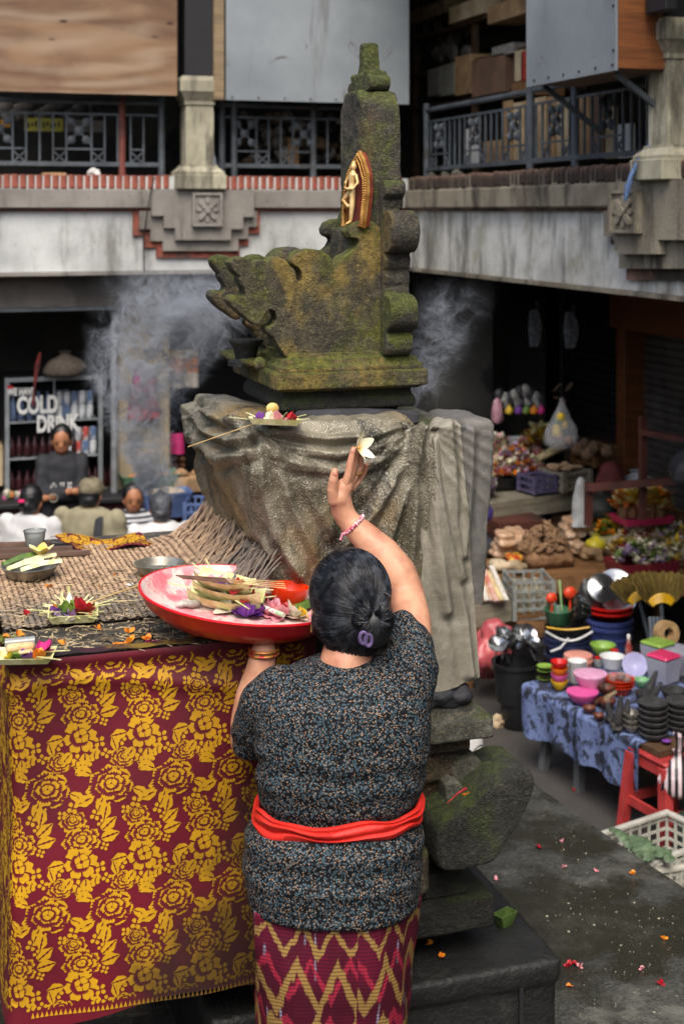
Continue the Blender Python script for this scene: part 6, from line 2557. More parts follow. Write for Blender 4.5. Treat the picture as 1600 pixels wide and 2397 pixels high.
def crate(label, c, L, W, H_, mt, rz=0.0, slats=5, rows=4, group='crates', name='plastic_crate', bar=.014):
    t = thing(name, label, 'crate', c, rz, group)
    for (sx, sy) in ((-1, -1), (1, -1), (1, 1), (-1, 1)):
        part(t, 'corner_post', MB().box((sx * L / 2, sy * W / 2, H_ / 2), (bar * 2, bar * 2, H_)), mt, 0, False)
    for k in range(rows):
        z = bar + (H_ - bar * 2) * k / (rows - 1)
        m = MB()
        for sy in (-1, 1):
            part(t, 'bar', MB().box((0, sy * (W / 2 + .002), z), (L, bar * .8, bar * 1.3)), mt, 0, False)
        for sx in (-1, 1):
            part(t, 'bar', MB().box((sx * (L / 2 + .002), 0, z), (bar * .8, W, bar * 1.3)), mt, 0, False)
    for k in range(1, slats):
        x = -L / 2 + L * k / slats
        for sy in (-1, 1):
            part(t, 'bar', MB().box((x, sy * (W / 2 - .006), H_ / 2), (bar, bar * .6, H_ - .01)), mt, 0, False)
    part(t, 'floor', MB().box((0, 0, .006), (L - .02, W - .02, .008)), mt, 0, False)
    return t


crate('blue plastic crate beside the blue tub, left of the shrine', P(476, 1232, 11.2), .26, .3, .22, M_bluepl, -YAW)
cbx = P(440, 1146, 11.8)
t = thing('cardboard_box', 'cardboard box of brown lumps at the back of the left stall', 'box', cbx, -.2)
part(t, 'carton', MB().box((0, 0, .06), (.24, .22, .12), 0, .003), M_paper, 0, False)
for k in range(7):
    solo('root_lump', 'pale brown lump heaped in the cardboard box', 'vegetable', MB().ell((0, 0, 0), (.045, .035, .03), 10, 7), C('brown_root', '#9a7a58', '#7d6044', .8), 'lumps in the cardboard box', cbx + Vector((rnd.uniform(-.09, .09), rnd.uniform(-.07, .07), .13 + .01 * (k % 3))), k, 60)
for k in range(8):
    c = PV(398 + (k % 3) * 14, 1076 + (k // 3) * 14, V0 + .7)
    solo('snack_packet', 'brown snack packet piled under the pink bag', 'packet', MB().box((0, 0, 0), (.06, .05, .05), 0, .014), C('brown_packet', '#74503a', '#54382a', .4, sc=10), 'brown packets under the pink bag', c, k)
for k in range(16):
    c = PV(8 + rnd.uniform(0, 60), 1176 - rnd.uniform(0, 26), V0 + .35)
    mt = rnd.choice([C('pack_purple', '#6d4f8a', '#544070'), C('pack_green', '#5f7d4f', '#46603a'), C('pack_pale', '#b9b2a4', '#989184'), C('pack_orange', '#b0703c', '#8a5228'), C('pack_pink', '#a8527d', '#843e60')])
    solo('snack_packet', 'small coloured packet heaped on the counter\'s left end', 'packet', MB().box((0, 0, 0), (.08, .05, .05), 0, .012), mt, 'packets on the counter', c, rnd.uniform(0, 3))
for k in range(10):
    c = PV(236 + rnd.uniform(0, 50), 1182 - rnd.uniform(0, 14), V0 + .3)
    solo('root_lump', 'brown root lying on the counter by the steel post', 'vegetable', MB().ell((0, 0, 0), (.06, .03, .025), 10, 7), C('brown_root', 0), 'roots on the counter', c, rnd.uniform(0, 3), 60)
solo('paper_box', 'cream cardboard carton behind the counter at the far left', 'box', MB().b2((PV(-40, 1100, V0 + .9).x, V0 + .9, .88), (PV(8, 1100, V0 + .9).x, V0 + 1.2, 1.22), .004), M_paper2)

# ================================================================ the market stalls on the right
def lath(name, label, cat, x, y, z, wpx, prof, mt, group=None, pname=None, tilt=None, seg=28, D=None, more=None, up=0.0):
    """turned goods: foot centre under pixel (x, y) on a surface at height z, rim wpx pixels wide; profile in half-widths"""
    c = PZ(x, y, z) if D is None else P(x, y, D)
    k = wpx / 2 / FPX * depth(c)
    c = c + UPV * up
    m = MB().lathe([(r * k, h * k) for r, h in prof], seg=seg)
    if pname is None and more is None:
        o = solo(name, label, cat, m, mt, group, c, 0, 50)
    else:
        o = thing(name, label, cat, c, 0, group)
        part(o, pname or 'body', m, mt, 50, False)
        if more:
            more(o, k)
    if tilt:
        o.rotation_euler = tilt
    return o


BOWL = [(0, 0), (.5, 0), (.55, .06), (.85, .45), (1, .85), (1, .9), (.95, .9), (.8, .45), (.5, .1), (0, .08)]
DEEP = [(0, 0), (.72, 0), (.78, .05), (.98, 1.0), (1.0, 1.05), (.95, 1.05), (.75, .1), (0, .08)]
PLATE = [(0, 0), (.6, 0), (.65, .03), (1, .16), (1, .19), (.62, .08), (0, .06)]
MORT = [(0, 0), (.8, 0), (.9, .06), (1, .32), (.97, .36), (.8, .34), (.5, .18), (0, .14)]
BUCK = [(0, 0), (.74, 0), (.76, .03), (.95, 1.95), (1.02, 1.97), (1.02, 2.1), (.95, 2.1), (.92, 1.9), (.72, .06), (0, .06)]
JAR = [(0, 0), (.9, 0), (1, .1), (1, 1.5), (.8, 1.75), (.75, 1.9), (0, 1.9)]

PLA = {k: C('plastic_' + k, a, b, .35, sc=5) for k, a, b in (('yellow', '#e0b21a', '#c99a10'), ('red', '#c2201a', '#a81812'), ('orange', '#e0741a', '#c96010'), ('pink', '#d35a9a', '#c04a88'), ('hotpink', '#d23a6a', '#b82c58'),
                                                        ('lime', '#86a94a', '#6d903a'), ('white', '#d5d6d6', '#c0c2c3'), ('navy', '#2f3a5c', '#242d49'), ('blue', '#3d4a82', '#313c6d'), ('black', '#141517', '#0c0d0f'), ('green', '#3f7050', '#30583e'),
                                                        ('maroon', '#7d2630', '#641c26'), ('lilac', '#a9a8cc', '#9190b8'), ('peach', '#d89a8a', '#c98572'))}
M_stone = mat('black_lava', '#3b3b3c', '#252526', 20, .85, bump=.5, bsc=140)
M_clay = C('brown_clay', '#6b3a28', '#4d281b', .5, sc=8, bump=.1, bsc=60)
M_glass = mat('jar_glass', '#dfe8e6', '#d0dad8', 6, .08, trans=.8, IOR=1.35)
M_clearp = mat('clear_tub', '#c6c8d8', '#b4b6ca', 6, .2, trans=.45, IOR=1.2)
M_chrome = mat('stainless', '#b5b7b8', '#8c8f91', 5, .22, metal=.95)
M_plank = wood('grey_plank', '#8d8776', '#6d6758', (2, 2, 12))
M_woodlt = wood('crate_wood', '#8a6540', '#6d4c2d', (2, 10, 10))
M_redfr = mat('red_oxide_frame', '#5d3329', '#47261f', 8, .6, c3='#33211c')
M_wick = C('wicker', '#8a6f4c', '#5f4a30', .8, sc=50, bump=.6, bsc=110)
M_bag = mat('clear_bag', '#c9cdd0', '#aab0b4', 9, .2, alpha=.35, bump=.6, bsc=14)
M_greybag = mat('grey_bag', '#9aa0a4', '#6d7277', 9, .35, bump=.7, bsc=16)

# ---- table with the blue cloth
ZT = .48
ta, tb = PZ(1234, 1603, ZT), PZ(1505, 1742, ZT)
td = (tb - ta).normalized()
tn = Vector((td.y, -td.x, 0)) * (-1 if td.y < 0 and False else 1)
if tn.x < 0:
    tn = -tn
TL = (tb - ta).length
te = tb + td * .12
mt_ = thing('market_table', 'board table under the blue cloth, resting on plastic stools', 'table', (ta + tb) / 2 - Vector((0, 0, ZT)))
part(mt_, 'board', MB().loft([[ta, te, te + tn * .85, ta + tn * .85], [p - UPV * .03 for p in (ta, te, te + tn * .85, ta + tn * .85)]]), wood('brown_board', '#5d4632', '#463424'), 0)
g = NT('camo_cloth')
co = g.coord()
f = g.noise(co, 13, 5, .6, .4)
col = g.mix(g.step(f, .47, .54), '#6676a0', '#262b38')
col = g.mix(g.step(g.noise(g.coord('Object', (1, 1, 1), loc=(3, 1, 2)), 30, 4), .58, .64), col, '#47527a')
g.set(col, .75)
g.bump(g.noise(co, 16, 4), .3, .02)
M_camo = g.m


def bc_(i, j):
    s = -.03 + i * (TL + .02)
    p = ta + td * s
    if j < .62:
        k = j / .62
        return p + tn * (.84 * (1 - k)) + UPV * (.006 + .003 * noise.noise(Vector((s * 9, k * 9, 0))))
    k = (j - .62) / .38
    dz = .265 + .015 * math.sin(s * 17)
    out = .022 + .016 * math.sin(s * 26) * k + .012 * math.sin(s * 11 + 1) * k
    return p - tn * (out if k > .02 else .006) + UPV * (.004 - dz * k)


solo('table_cloth', 'faded blue blotched cloth over the goods table, hanging down in front', 'cloth', MB().grid(bc_, 70, 46), M_camo, smooth=180, normals=False)


def stool(label, c, mt, rz, h=.45, w=.30):
    t = thing('plastic_stool', label, 'stool', c, rz, 'stools under the goods table')
    part(t, 'seat', MB().box((0, 0, h - .018), (w, w, .03), 0, .012), mt, 35, False)
    for sx in (-1, 1):
        for sy in (-1, 1):
            a, b = Vector((sx * w * .42, sy * w * .42, h - .035)), Vector((sx * w * .56, sy * w * .56, 0))
            part(t, 'leg', MB().loft([[a + Vector((x * .03, y * .03, 0)) for x, y in ((-1, -1), (1, -1), (1, 1), (-1, 1))], [b + Vector((x * .022, y * .022, 0)) for x, y in ((-1, -1), (1, -1), (1, 1), (-1, 1))]]), mt, 0, False)
    for (ax, s) in (('x', -1), ('x', 1), ('y', -1), ('y', 1)):
        q = w * .505
        z = h * .38
        m = MB().box((0, s * q, z), (2 * q, .018, .045)) if ax == 'x' else MB().box((s * q, 0, z), (.018, 2 * q, .045))
        part(t, 'stretcher', m, mt, 0, False)
        m = MB().box((0, s * w * .45, h - .06), (w * .84, .012, .05)) if ax == 'x' else MB().box((s * w * .45, 0, h - .06), (.012, w * .84, .05))
        part(t, 'apron', m, mt, 0, False)
    return t


rz_t = math.atan2(td.y, td.x)
q = tb + td * .04 + tn * .13
stool('red plastic stool holding up the near end of the goods table', (q.x, q.y, 0), C('faded_red_plastic', '#b53e3c', '#992f2f', .5, sc=7), rz_t)
q = ta + td * .22 + tn * .24
stool('grey plastic stool under the blue cloth\'s far end', (q.x, q.y, 0), C('grey_plastic', '#6d7072', '#55585a', .5, sc=7), rz_t)

GG = 'household goods on the blue cloth'
zt = ZT + .012


def stack(label, name, cat, x, y, z, wpx, prof, step, mts, group):
    c = PZ(x, y, z)
    k = wpx / 2 / FPX * depth(c)
    for i, mt in enumerate(mts):
        me = MB().lathe([(r * k, h * k) for r, h in prof], seg=26)
        solo(name, label[i] if isinstance(label, list) else label, cat, me, mt, group, c + UPV * (i * step * k), 0, 50)


stack(['lowest lime-green plate of the stack beside the bowls', 'second lime-green plate from the bottom of the stack', 'third lime-green plate of the stack', 'topmost lime-green plate of the stack'], 'plate', 'plate', 1274, 1590, zt, 38, PLATE, .5, [PLA['lime'], PLA['black'], PLA['lime'], PLA['lime']], GG)
stack(['yellow plastic bowl at the foot of the colourful stack', 'pink plastic bowl in the colourful stack', 'orange plastic bowl in the colourful stack', 'red plastic bowl at the top of the colourful stack'], 'plastic_bowl', 'bowl', 1308, 1612, zt, 41, [(0, 0), (.5, 0), (.85, .5), (1, .95), (1, 1.0), (.94, 1), (.5, .1), (0, .1)], .72, [PLA['yellow'], PLA['pink'], PLA['orange'], PLA['red']], GG)
stack('white bowl in the tall stack beside the colourful bowls', 'bowl', 'bowl', 1350, 1605, zt, 46, [(0, 0), (.5, 0), (.8, .3), (1, .6), (.96, .6), (0, .1)], .28, [PLA['white']] * 8, 'white bowl stack')
stack(['lower pink lidded bowl at the cloth\'s edge', 'upper pink lidded bowl, set behind the lower one'], 'lidded_bowl', 'bowl', 1362, 1645, zt, 74, [(0, 0), (.55, 0), (.9, .4), (1, .62), (1.02, .66), (1.02, .74), (.7, .78), (0, .8)], 0, [PLA['pink']], GG)
lath('lidded_bowl', 'pink bowl with a white lid, second of two', 'bowl', 1380, 1632, zt, 76, [(0, 0), (.55, 0), (.9, .5), (1, .75), (1.03, .8), (1.03, .88), (.7, .92), (0, .93)], C('pale_pink', '#dba8c6', '#cf94b6', .35), GG, up=.055)
for i in range(3):
    lath('basin', 'orange-red basin under the drinking glasses, %s' % ('lowest of three', 'middle of three', 'uppermost of three')[i], 'basin', 1448, 1622, zt, 70, [(0, 0), (.62, 0), (.92, .5), (1.02, .54), (1.02, .6), (.9, .58), (.6, .1), (0, .1)], C('coral_plastic', '#d23c14', '#b82f0e', .35, sc=5), GG, up=i * .018)
for i, (x, y) in enumerate(((1432, 1600), (1452, 1596), (1466, 1602), (1398, 1596), (1412, 1588))):
    lath('drinking_glass', 'clear patterned glass standing in or by the orange basins', 'glass', x, y + (22 if i < 3 else 0), zt, 24, DEEP, M_glass, 'glasses by the basins', up=(.07 if i < 3 else .0))
lath('lidded_tub', 'round clear tub with pink and orange lids behind the white bowls', 'tub', 1352, 1560, zt, 70, [(0, 0), (.9, 0), (.95, .35), (1.0, .4), (1.0, .5), (.95, .52), (.95, .8), (.8, .84), (0, .85)], PLA['peach'], GG)
lath('white_bowl', 'large white bowl holding a scrap of paper', 'bowl', 1432, 1562, zt, 60, [(0, 0), (.7, 0), (.95, .8), (1, .9), (.94, .88), (.66, .1), (0, .1)], PLA['white'], GG)
lath('white_bowl', 'green-rimmed bowl behind the large white bowl', 'bowl', 1410, 1535, zt, 60, BOWL, PLA['lime'], GG)
o = lath('colander', 'lilac colander propped on its edge', 'colander', 1484, 1585, zt, 58, [(.2, 0), (.25, .06), (.7, .28), (.95, .4), (1, .44), (.92, .42), (.66, .3), (.2, .1), (0, .09)], PLA['lilac'], GG, None, (R(60), 0, -YAW + R(-10)))
o.location.z += .065
lath('plastic_bowl', 'small green bowl between colander and mortars', 'bowl', 1500, 1606, zt, 38, BOWL, C('mint_plastic', '#7fae82', '#6a9a6e', .35), GG)
for i, (x, y, w) in enumerate(((1398, 1560, 20), (1437, 1545, 22), (1447, 1552, 18), (1497, 1555, 22))):
    def lid(o, k):
        part(o, 'lid', MB().lathe([(.0, 1.905 * k), (.85 * k, 1.905 * k), (.88 * k, 2.2 * k), (0, 2.25 * k)], seg=18), PLA['red'], 40, False)
    lath('glass_jar', ('jar with red lid behind the orange basins', 'tall jar with red lid beside the sauce bottle', 'smaller red-lidded jar by the sauce bottle', 'red-lidded jar near the clear containers')[i], 'jar', x, y, zt, w, JAR, M_glass, GG, 'jar', None, 18, None, lid)


def cap_(o, k):
    part(o, 'cap', MB().lathe([(.5 * k, 5.3 * k), (.5 * k, 6.2 * k), (.2 * k, 6.6 * k), (0, 6.7 * k)], seg=14), PLA['white'], 40, False)


lath('sauce_bottle', 'red sauce bottle with a white cap', 'bottle', 1470, 1540, zt, 17, [(0, 0), (1, 0), (1, 3.0), (.5, 4.4), (.45, 5.28), (0, 5.28)], C('sauce_red', '#8a3430', '#a3837a', .35, sc=18), GG, 'bottle', None, 16, None, cap_)
for (x, y, w, h, lid_, lab) in ((1538, 1560, 58, 60, 'lime', 'clear square container with a green lid'), (1552, 1592, 58, 62, 'hotpink', 'clear square container with a pink lid'), (1592, 1570, 70, 58, None, 'clear open container at the table\'s far right')):
    c = PZ(x, y, zt)
    s = w / FPX * depth(c)
    hh = h / FPX * depth(c)
    t = thing('food_container', lab, 'container', c, rz_t + .2, GG)
    m = MB().loft([[Vector((a * s * .42, b * s * .42, 0)) for a, b in ((-1, -1), (1, -1), (1, 1), (-1, 1))], [Vector((a * s * .5, b * s * .5, hh * .85)) for a, b in ((-1, -1), (1, -1), (1, 1), (-1, 1))]])
    part(t, 'container', m, M_clearp, 0, False)
    if lid_:
        part(t, 'lid', MB().box((0, 0, hh * .85 + .012), (s * 1.04, s * 1.04, .022), 0, .01), PLA[lid_], 35, False)
for i, (x, y, w) in enumerate(((1418, 1640, 44), (1420, 1656, 42), (1378, 1668, 31), (1400, 1684, 27), (1395, 1650, 28))):
    lath('clay_bowl', ('upper brown clay bowl holding a pestle', 'lower brown clay bowl with a wooden ladle', 'small brown clay bowl at the cloth\'s edge', 'smallest brown clay bowl, nearest the edge', 'brown clay bowl tucked beside the pink bowls')[i], 'bowl', x, y, zt, w, BOWL, M_clay, GG, up=(.035 if i == 0 else 0))
for (x0, y0, x1, y1, mt, lab) in ((1393, 1595, 1412, 1612, M_wood_dark, 'dark wooden pestle lying on the clay bowl'), (1418, 1634, 1440, 1620, C('pale_wood', '#a08a70', '#8a755c'), 'pale wooden ladle in the clay bowl')):
    solo('wooden_pestle', lab, 'pestle', MB().tube([PZ(x0, y0, zt + .09), PZ(x1, y1, zt + .09)], [.014, .010], 10), mt, GG)
for i in range(6):
    lath('stone_mortar', ('lowest', 'second', 'third', 'fourth', 'fifth', 'topmost')[i] + ' black stone mortar of the front stack', 'mortar', 1527, 1724, zt, 70, MORT, M_stone, 'black stone mortars', up=i * .031)
for i in range(5):
    lath('stone_mortar', ('lowest', 'second', 'third', 'fourth', 'topmost')[i] + ' black stone mortar of the stack at the picture\'s edge', 'mortar', 1592, 1706, zt, 72, MORT, M_stone, 'black stone mortars', up=i * .031)
for (x, y, w, z, lab) in ((1506, 1640, 46, 0, 'black stone mortar with an upright pestle behind the front stack'), (1512, 1662, 46, 0, 'wide black mortar between the stacks and the clay bowls'), (1575, 1640, 60, .0, 'large black mortar behind the edge stack'), (1482, 1690, 30, 0, 'small dark mortar left of the front stack'), (1421, 1690, 22, 0, 'narrow dark mortar beside the wicker basket')):
    lath('stone_mortar', lab, 'mortar', x, y, zt + z, w, BOWL, M_stone, 'black stone mortars')
for (x0, y0, x1, y1, lab) in ((1512, 1628, 1534, 1574, 'stone pestle standing in the mortar behind the stack'), (1520, 1640, 1545, 1600, 'second stone pestle beside the upright one'), (1508, 1643, 1538, 1636, 'stone pestle lying on the front stack'), (1445, 1690, 1452, 1632, 'pointed stone pestle in the wicker basket'), (1462, 1685, 1468, 1640, 'thinner pointed pestle behind the basket'), (1428, 1680, 1420, 1648, 'short stone pestle beside the basket')):
    d_ = depth(PZ(x0, y0 + 20, zt))
    solo('stone_pestle', lab, 'pestle', remesh(MB().limb([P(x0, y0, d_), P((x0 + x1) / 2, (y0 + y1) / 2, d_), P(x1, y1, d_)], [.026, .022, .012], 10), .006, 2), M_stone, 'stone pestles', smooth=180)
lath('wicker_basket', 'small grey wicker basket of stone pestles', 'basket', 1443, 1706, zt, 38, DEEP, C('grey_rattan', '#8f8b82', '#6a665e', .8, sc=50, bump=.6, bsc=100), GG)
for i in range(3):
    lath('wrapped_bowl', 'plastic-wrapped dark bowl beside the front mortar stack', 'bowl', 1476, 1712, zt, 42, BOWL, mat('wrapped_stone', '#4b4a46', '#8c887c', 22, .25), 'wrapped bowls', up=.03 * i)
m = MB()
for k in range(7):
    petal(m, Vector((0, 0, 0)), Vector((math.cos(k), math.sin(k), .3)), UPV, .03, .01, .1, 4)
solo('purple_bow', 'purple ribbon bow at the table\'s near corner', 'ribbon', m, PET['purple'], None, PZ(1558, 1738, zt), 0, 60, False)

# striped bag tied to the table, bin and crates at the right edge
g = NT('striped_bag')
s = g.sep(g.coord('Object', (1, 1, 1), (0, 0, R(30))))
g.set(g.mix(g.step(g.math('ABSOLUTE', g.math('SUBTRACT', g.math('FRACT', g.math('MULTIPLY', s[0], 30.0)), .5)), .22, .28), '#cdb9bd', '#232226'), .35)
g.bump(g.noise(g.coord(), 14, 4), .4, .02)
M_strbag = g.m
c = P(1588, 1800, 7.05)
m = MB()
bag(m, (c.x, c.y, c.z - .14), .2, .24, .18, rnd, .5)
m.tube([c + UPV * .1, c + UPV * .14, c + UPV * .17], [.02, .03, .05], 8, True, .4)
solo('striped_bag', 'black and pink striped plastic bag hanging from the table\'s near end', 'bag', m, M_strbag, smooth=70)
lath('waste_bin', 'dark green plastic bin standing at the picture\'s right edge', 'bin', 1612, 2000, .0, 84, [(0, 0), (.9, 0), (.92, .3), (1.0, .34), (1, .44), (.9, .46), (.8, 1.8), (.6, 2.2), (0, 2.3)], C('dark_green_plastic', '#3c4d45', '#2d3b35', .5, sc=6), None)


def basket_crate(label, c, L, W, H_, mt, rz):
    """white plastic crate with punched grid walls"""
    t = thing('plastic_crate', label, 'crate', c, rz, 'white plastic crates on the ground')
    for sy in (-1, 1):
        part(t, 'rim', MB().box((0, sy * W / 2, H_), (L + .03, .03, .02), 0, .004), mt, 0, False)
        for k in range(9):
            x = -L / 2 + L * (k + .0) / 8
            part(t, 'bar', MB().box((x, sy * W / 2, H_ / 2), (.014, .008, H_)), mt, 0, False)
        for k in range(5):
            part(t, 'bar', MB().box((0, sy * (W / 2 + .0045), .02 + (H_ - .05) * k / 4), (L, .006, .014)), mt, 0, False)
    for sx in (-1, 1):
        part(t, 'rim', MB().box((sx * L / 2, 0, H_ + .0005), (.03, W - .03, .02), 0, .004), mt, 0, False)
        for k in range(7):
            y = -W / 2 + W * k / 6
            part(t, 'bar', MB().box((sx * L / 2, y, H_ / 2), (.008, .014, H_)), mt, 0, False)
        for k in range(5):
            part(t, 'bar', MB().box((sx * (L / 2 + .0045), 0, .02 + (H_ - .05) * k / 4), (.006, W, .014)), mt, 0, False)
    part(t, 'floor', MB().box((0, 0, .01), (L, W, .01)), mt, 0, False)
    return t


M_crw = C('white_crate', '#b9b8ae', '#9f9e94', .5, sc=6)
c1_ = PZ(1535, 2080, 0.0)
basket_crate('white plastic crate holding green leaves beside the wet platform', c1_, .50, .34, .24, M_crw, rz_t + R(96))
c2_ = PZ(1640, 2175, 0.0)
basket_crate('second white plastic crate at the picture\'s lower right edge', c2_, .46, .34, .2, M_crw, rz_t + R(80))
M_dgreen = C('dusty_leaf', '#5d7355', '#42573c', .6, sc=18, bump=.3, bsc=80)
for i, (x0, y0, x1, y1, w) in enumerate(((1425, 1938, 1475, 1985, .03), (1478, 1955, 1520, 2015, .06), (1500, 1985, 1575, 2015, .05), (1470, 1985, 1500, 2005, .035))):
    a, b = P(x0, y0, 6.55), P(x1, y1, 6.35)
    d = b - a
    s_ = d.cross(UPV).normalized()
    m = MB().grid(lambda u_, v_: a + d * u_ + s_ * ((v_ - .5) * 2 * w * math.sin(math.pi * (.05 + .9 * u_)) * (1 + .25 * math.sin(u_ * 30))) + UPV * (.03 * math.sin(math.pi * u_) - .02 * abs(v_ - .5) + .006 * math.sin(u_ * 40)), 22, 7)
    solo('vegetable_leaf', ('long dusty leaf poking out of the crate to the left', 'broad crinkled green leaf in the white crate', 'green leaf drooping over the crate\'s near side', 'small green leaf under the broad one')[i], 'leaf', m, M_dgreen, 'leaves in the white crate', smooth=180)

# ---- buckets, basins and cookware behind the table
def bucket(label, x, y, D, wpx, mt, prof=BUCK, handle=None, group='stacked buckets'):
    def more(o, k):
        if handle:
            part(o, 'handle', MB().tube([Vector((k * 1.02 * math.cos(a), k * 1.02 * math.sin(a) - .01, k * 1.9 - k * .8 * max(0, -math.sin(a)))) for a in [math.pi + math.pi * i / 12 for i in range(13)]], .007, 6), handle, 35, False)
    return lath('bucket', label, 'bucket', x, y, 0, wpx, prof, mt, group, 'pail', None, 32, D, more)


c = PZ(1210, 1700, 0)
D0 = depth(c)
M_bkr = C('black_rubber', '#191a1c', '#0f1012', .5, sc=6)
bucket('black bucket standing on the ground at the foot of the left stack', 1212, 1700, D0, 96, M_bkr)
lath('bucket', 'black bucket nested in the lower one, holding steel ladles', 'bucket', 1206, 1640, 0, 112, [(0, 0), (.78, 0), (.95, 1.5), (1.02, 1.52), (1.02, 1.66), (.95, 1.66), (.92, 1.45), (.75, .06), (0, .06)], M_bkr, 'stacked buckets', 'pail', None, 32, D0)
rngk = random.Random(9)
for i in range(11):
    x, y = 1165 + (i % 6) * 17 + rngk.uniform(-4, 4), 1506 - (i // 6) * 20 + rngk.uniform(-6, 6)
    c = P(x, y, D0 + rngk.uniform(-.08, .08))
    r_ = rngk.uniform(.045, .065)
    t = thing('skimmer', 'steel skimmer or ladle standing in the black bucket', 'ladle', c, 0, 'steel ladles in the black bucket')
    t.rotation_euler = (R(rngk.uniform(40, 110)), R(rngk.uniform(-30, 30)), R(rngk.uniform(0, 360)))
    part(t, 'bowl', MB().lathe([(0, -.5 * r_), (.5 * r_, -.42 * r_), (.85 * r_, -.2 * r_), (r_, 0), (.97 * r_, .02 * r_), (.8 * r_, -.15 * r_), (0, -.42 * r_)], seg=18), M_chrome, 50, False)
    part(t, 'handle', MB().tube([(0, -r_, 0), (0, -r_ - .14, .02)], .005, 6), M_black, 35, False)
D1 = 9.2
bucket('navy bucket stack between the black and the blue buckets', 1328, 1642, D1, 110, PLA['navy'], BUCK + [], None)
for i, (dy, mt) in enumerate(((0, PLA['navy']), (-12, PLA['navy']), (-24, PLA['black']), (-34, PLA['black']))):
    lath('bucket', ('navy bucket rim, first nested above the base', 'navy bucket rim, second nested', 'black bucket rim with a yellow cord', 'topmost black bucket rim of the navy stack')[i], 'bucket', 1328, 1506 + dy, 0, 112 - i * 2, [(.85, -.4), (.97, 0), (1.03, .02), (1.03, .16), (.96, .16), (.9, .0), (.8, -.4)], mt, 'stacked buckets', None, None, 30, D1)
solo('wire_bail', 'white wire handle hanging on the navy buckets', 'handle', MB().tube([P(1276 + 110 * i / 14, 1478 + 22 * math.sin(math.pi * i / 14), D1 - .17) for i in range(15)], .008, 6), PLA['white'])
solo('wire_bail', 'second white handle slanting across the navy bucket', 'handle', MB().tube([P(1288, 1525, D1 - .16), P(1310, 1517, D1 - .17), P(1330, 1494, D1 - .17)], .008, 6), PLA['white'])
solo('yellow_cord', 'yellow cord round the black bucket rim', 'cord', MB().tube([P(1278 + 100 * i / 12, 1468 + 6 * math.sin(math.pi * i / 12), D1 - .17) for i in range(13)], .006, 6), PLA['yellow'])
D2 = 9.6
bucket('large blue bucket under the red basins', 1424, 1596, D2, 108, PLA['blue'])
for i in range(2):
    lath('bucket', ('blue bucket nested in the large one', 'second blue bucket rim below the red basins')[i], 'bucket', 1424, 1468 - i * 14, 0, 110, [(.85, -.4), (.97, 0), (1.03, .02), (1.03, .18), (.96, .18), (.9, .0), (.8, -.4)], PLA['blue'], 'stacked buckets', None, None, 30, D2)
for i in range(2):
    lath('basin', ('lower red basin on the blue bucket', 'upper red basin on the blue bucket, holding steel lids')[i], 'basin', 1424, 1446 - i * 12, 0, 106, [(0, 0), (.7, 0), (.96, .3), (1.04, .32), (1.04, .42), (.94, .4), (.68, .08), (0, .08)], PLA['red'], 'red basins', None, None, 30, D2)
for (x, y, r_, ry, rz, lab) in ((1408, 1376, .10, 62, 10, 'bright steel pan lid standing in the red basin'), (1438, 1380, .135, 70, -25, 'large steel wok lid with white rim behind the bright one'), (1385, 1392, .11, 66, 35, 'dull steel lid at the left of the red basin'), (1452, 1402, .12, 60, -45, 'dark steel lid at the right of the red basin')):
    t = thing('pan_lid', lab, 'lid', P(x, y, D2 + rngk.uniform(-.1, .06)), 0, 'steel lids in the red basin')
    t.rotation_euler = (R(ry), 0, R(rz) - YAW)
    part(t, 'disc', MB().lathe([(0, .28 * r_), (.3 * r_, .24 * r_), (.7 * r_, .12 * r_), (.96 * r_, 0), (1.02 * r_, 0), (1.02 * r_, -.03 * r_), (.9 * r_, 0), (0, .2 * r_)], seg=32), M_chrome, 40, False)
    part(t, 'knob', MB().lathe([(.05 * r_, .27 * r_), (.05 * r_, .4 * r_), (.13 * r_, .42 * r_), (.12 * r_, .52 * r_), (0, .54 * r_)], seg=12), M_black, 40, False)
lath('mesh_basket', 'green plastic basket of ladles on the navy buckets', 'basket', 1305, 1460, 0, 66, [(0, 0), (.75, 0), (.8, .05), (.98, .95), (1.02, 1.0), (1, 1.06), (.94, 1), (.75, .1), (0, .08)], PLA['green'], None, None, None, 26, D1 - .02)
for (x, y, r_, mt, lab) in ((1290, 1400, .04, PLA['orange'], 'orange plastic ladle leaning left in the green basket'), (1333, 1388, .045, PLA['orange'], 'orange plastic ladle seen face on')):
    mt = C('vermilion_plastic', '#dd4a2a', '#c43a1c', .35)
    t = thing('plastic_ladle', lab, 'ladle', P(x, y, D1), 0, 'ladles in the green basket')
    part(t, 'bowl', MB().ell((0, 0, 0), (r_, r_ * .6, r_ * .9), 16, 10), mt, 180, False)
    part(t, 'handle', MB().tube([(0, 0, 0), (.005, .01, -.16)], .008, 8), mt, 35, False)
solo('plastic_ladle', 'pale green handle standing in the green basket', 'ladle', MB().tube([P(1308, 1358, D1 + .02), P(1314, 1430, D1)], [.014, .009], 8, True, .5), C('pale_green', '#a8c98a', '#8fb574', .4), 'ladles in the green basket')
for i in range(5):
    lath('steel_cup', 'steel cup in the leaning pile right of the green basket', 'cup', 1352 + (i % 2) * 8, 1450 - i * 8, 0, 36, DEEP, M_chrome, 'steel cups by the green basket', None, (R(20), R(25), 0), 22, D1 + .02)

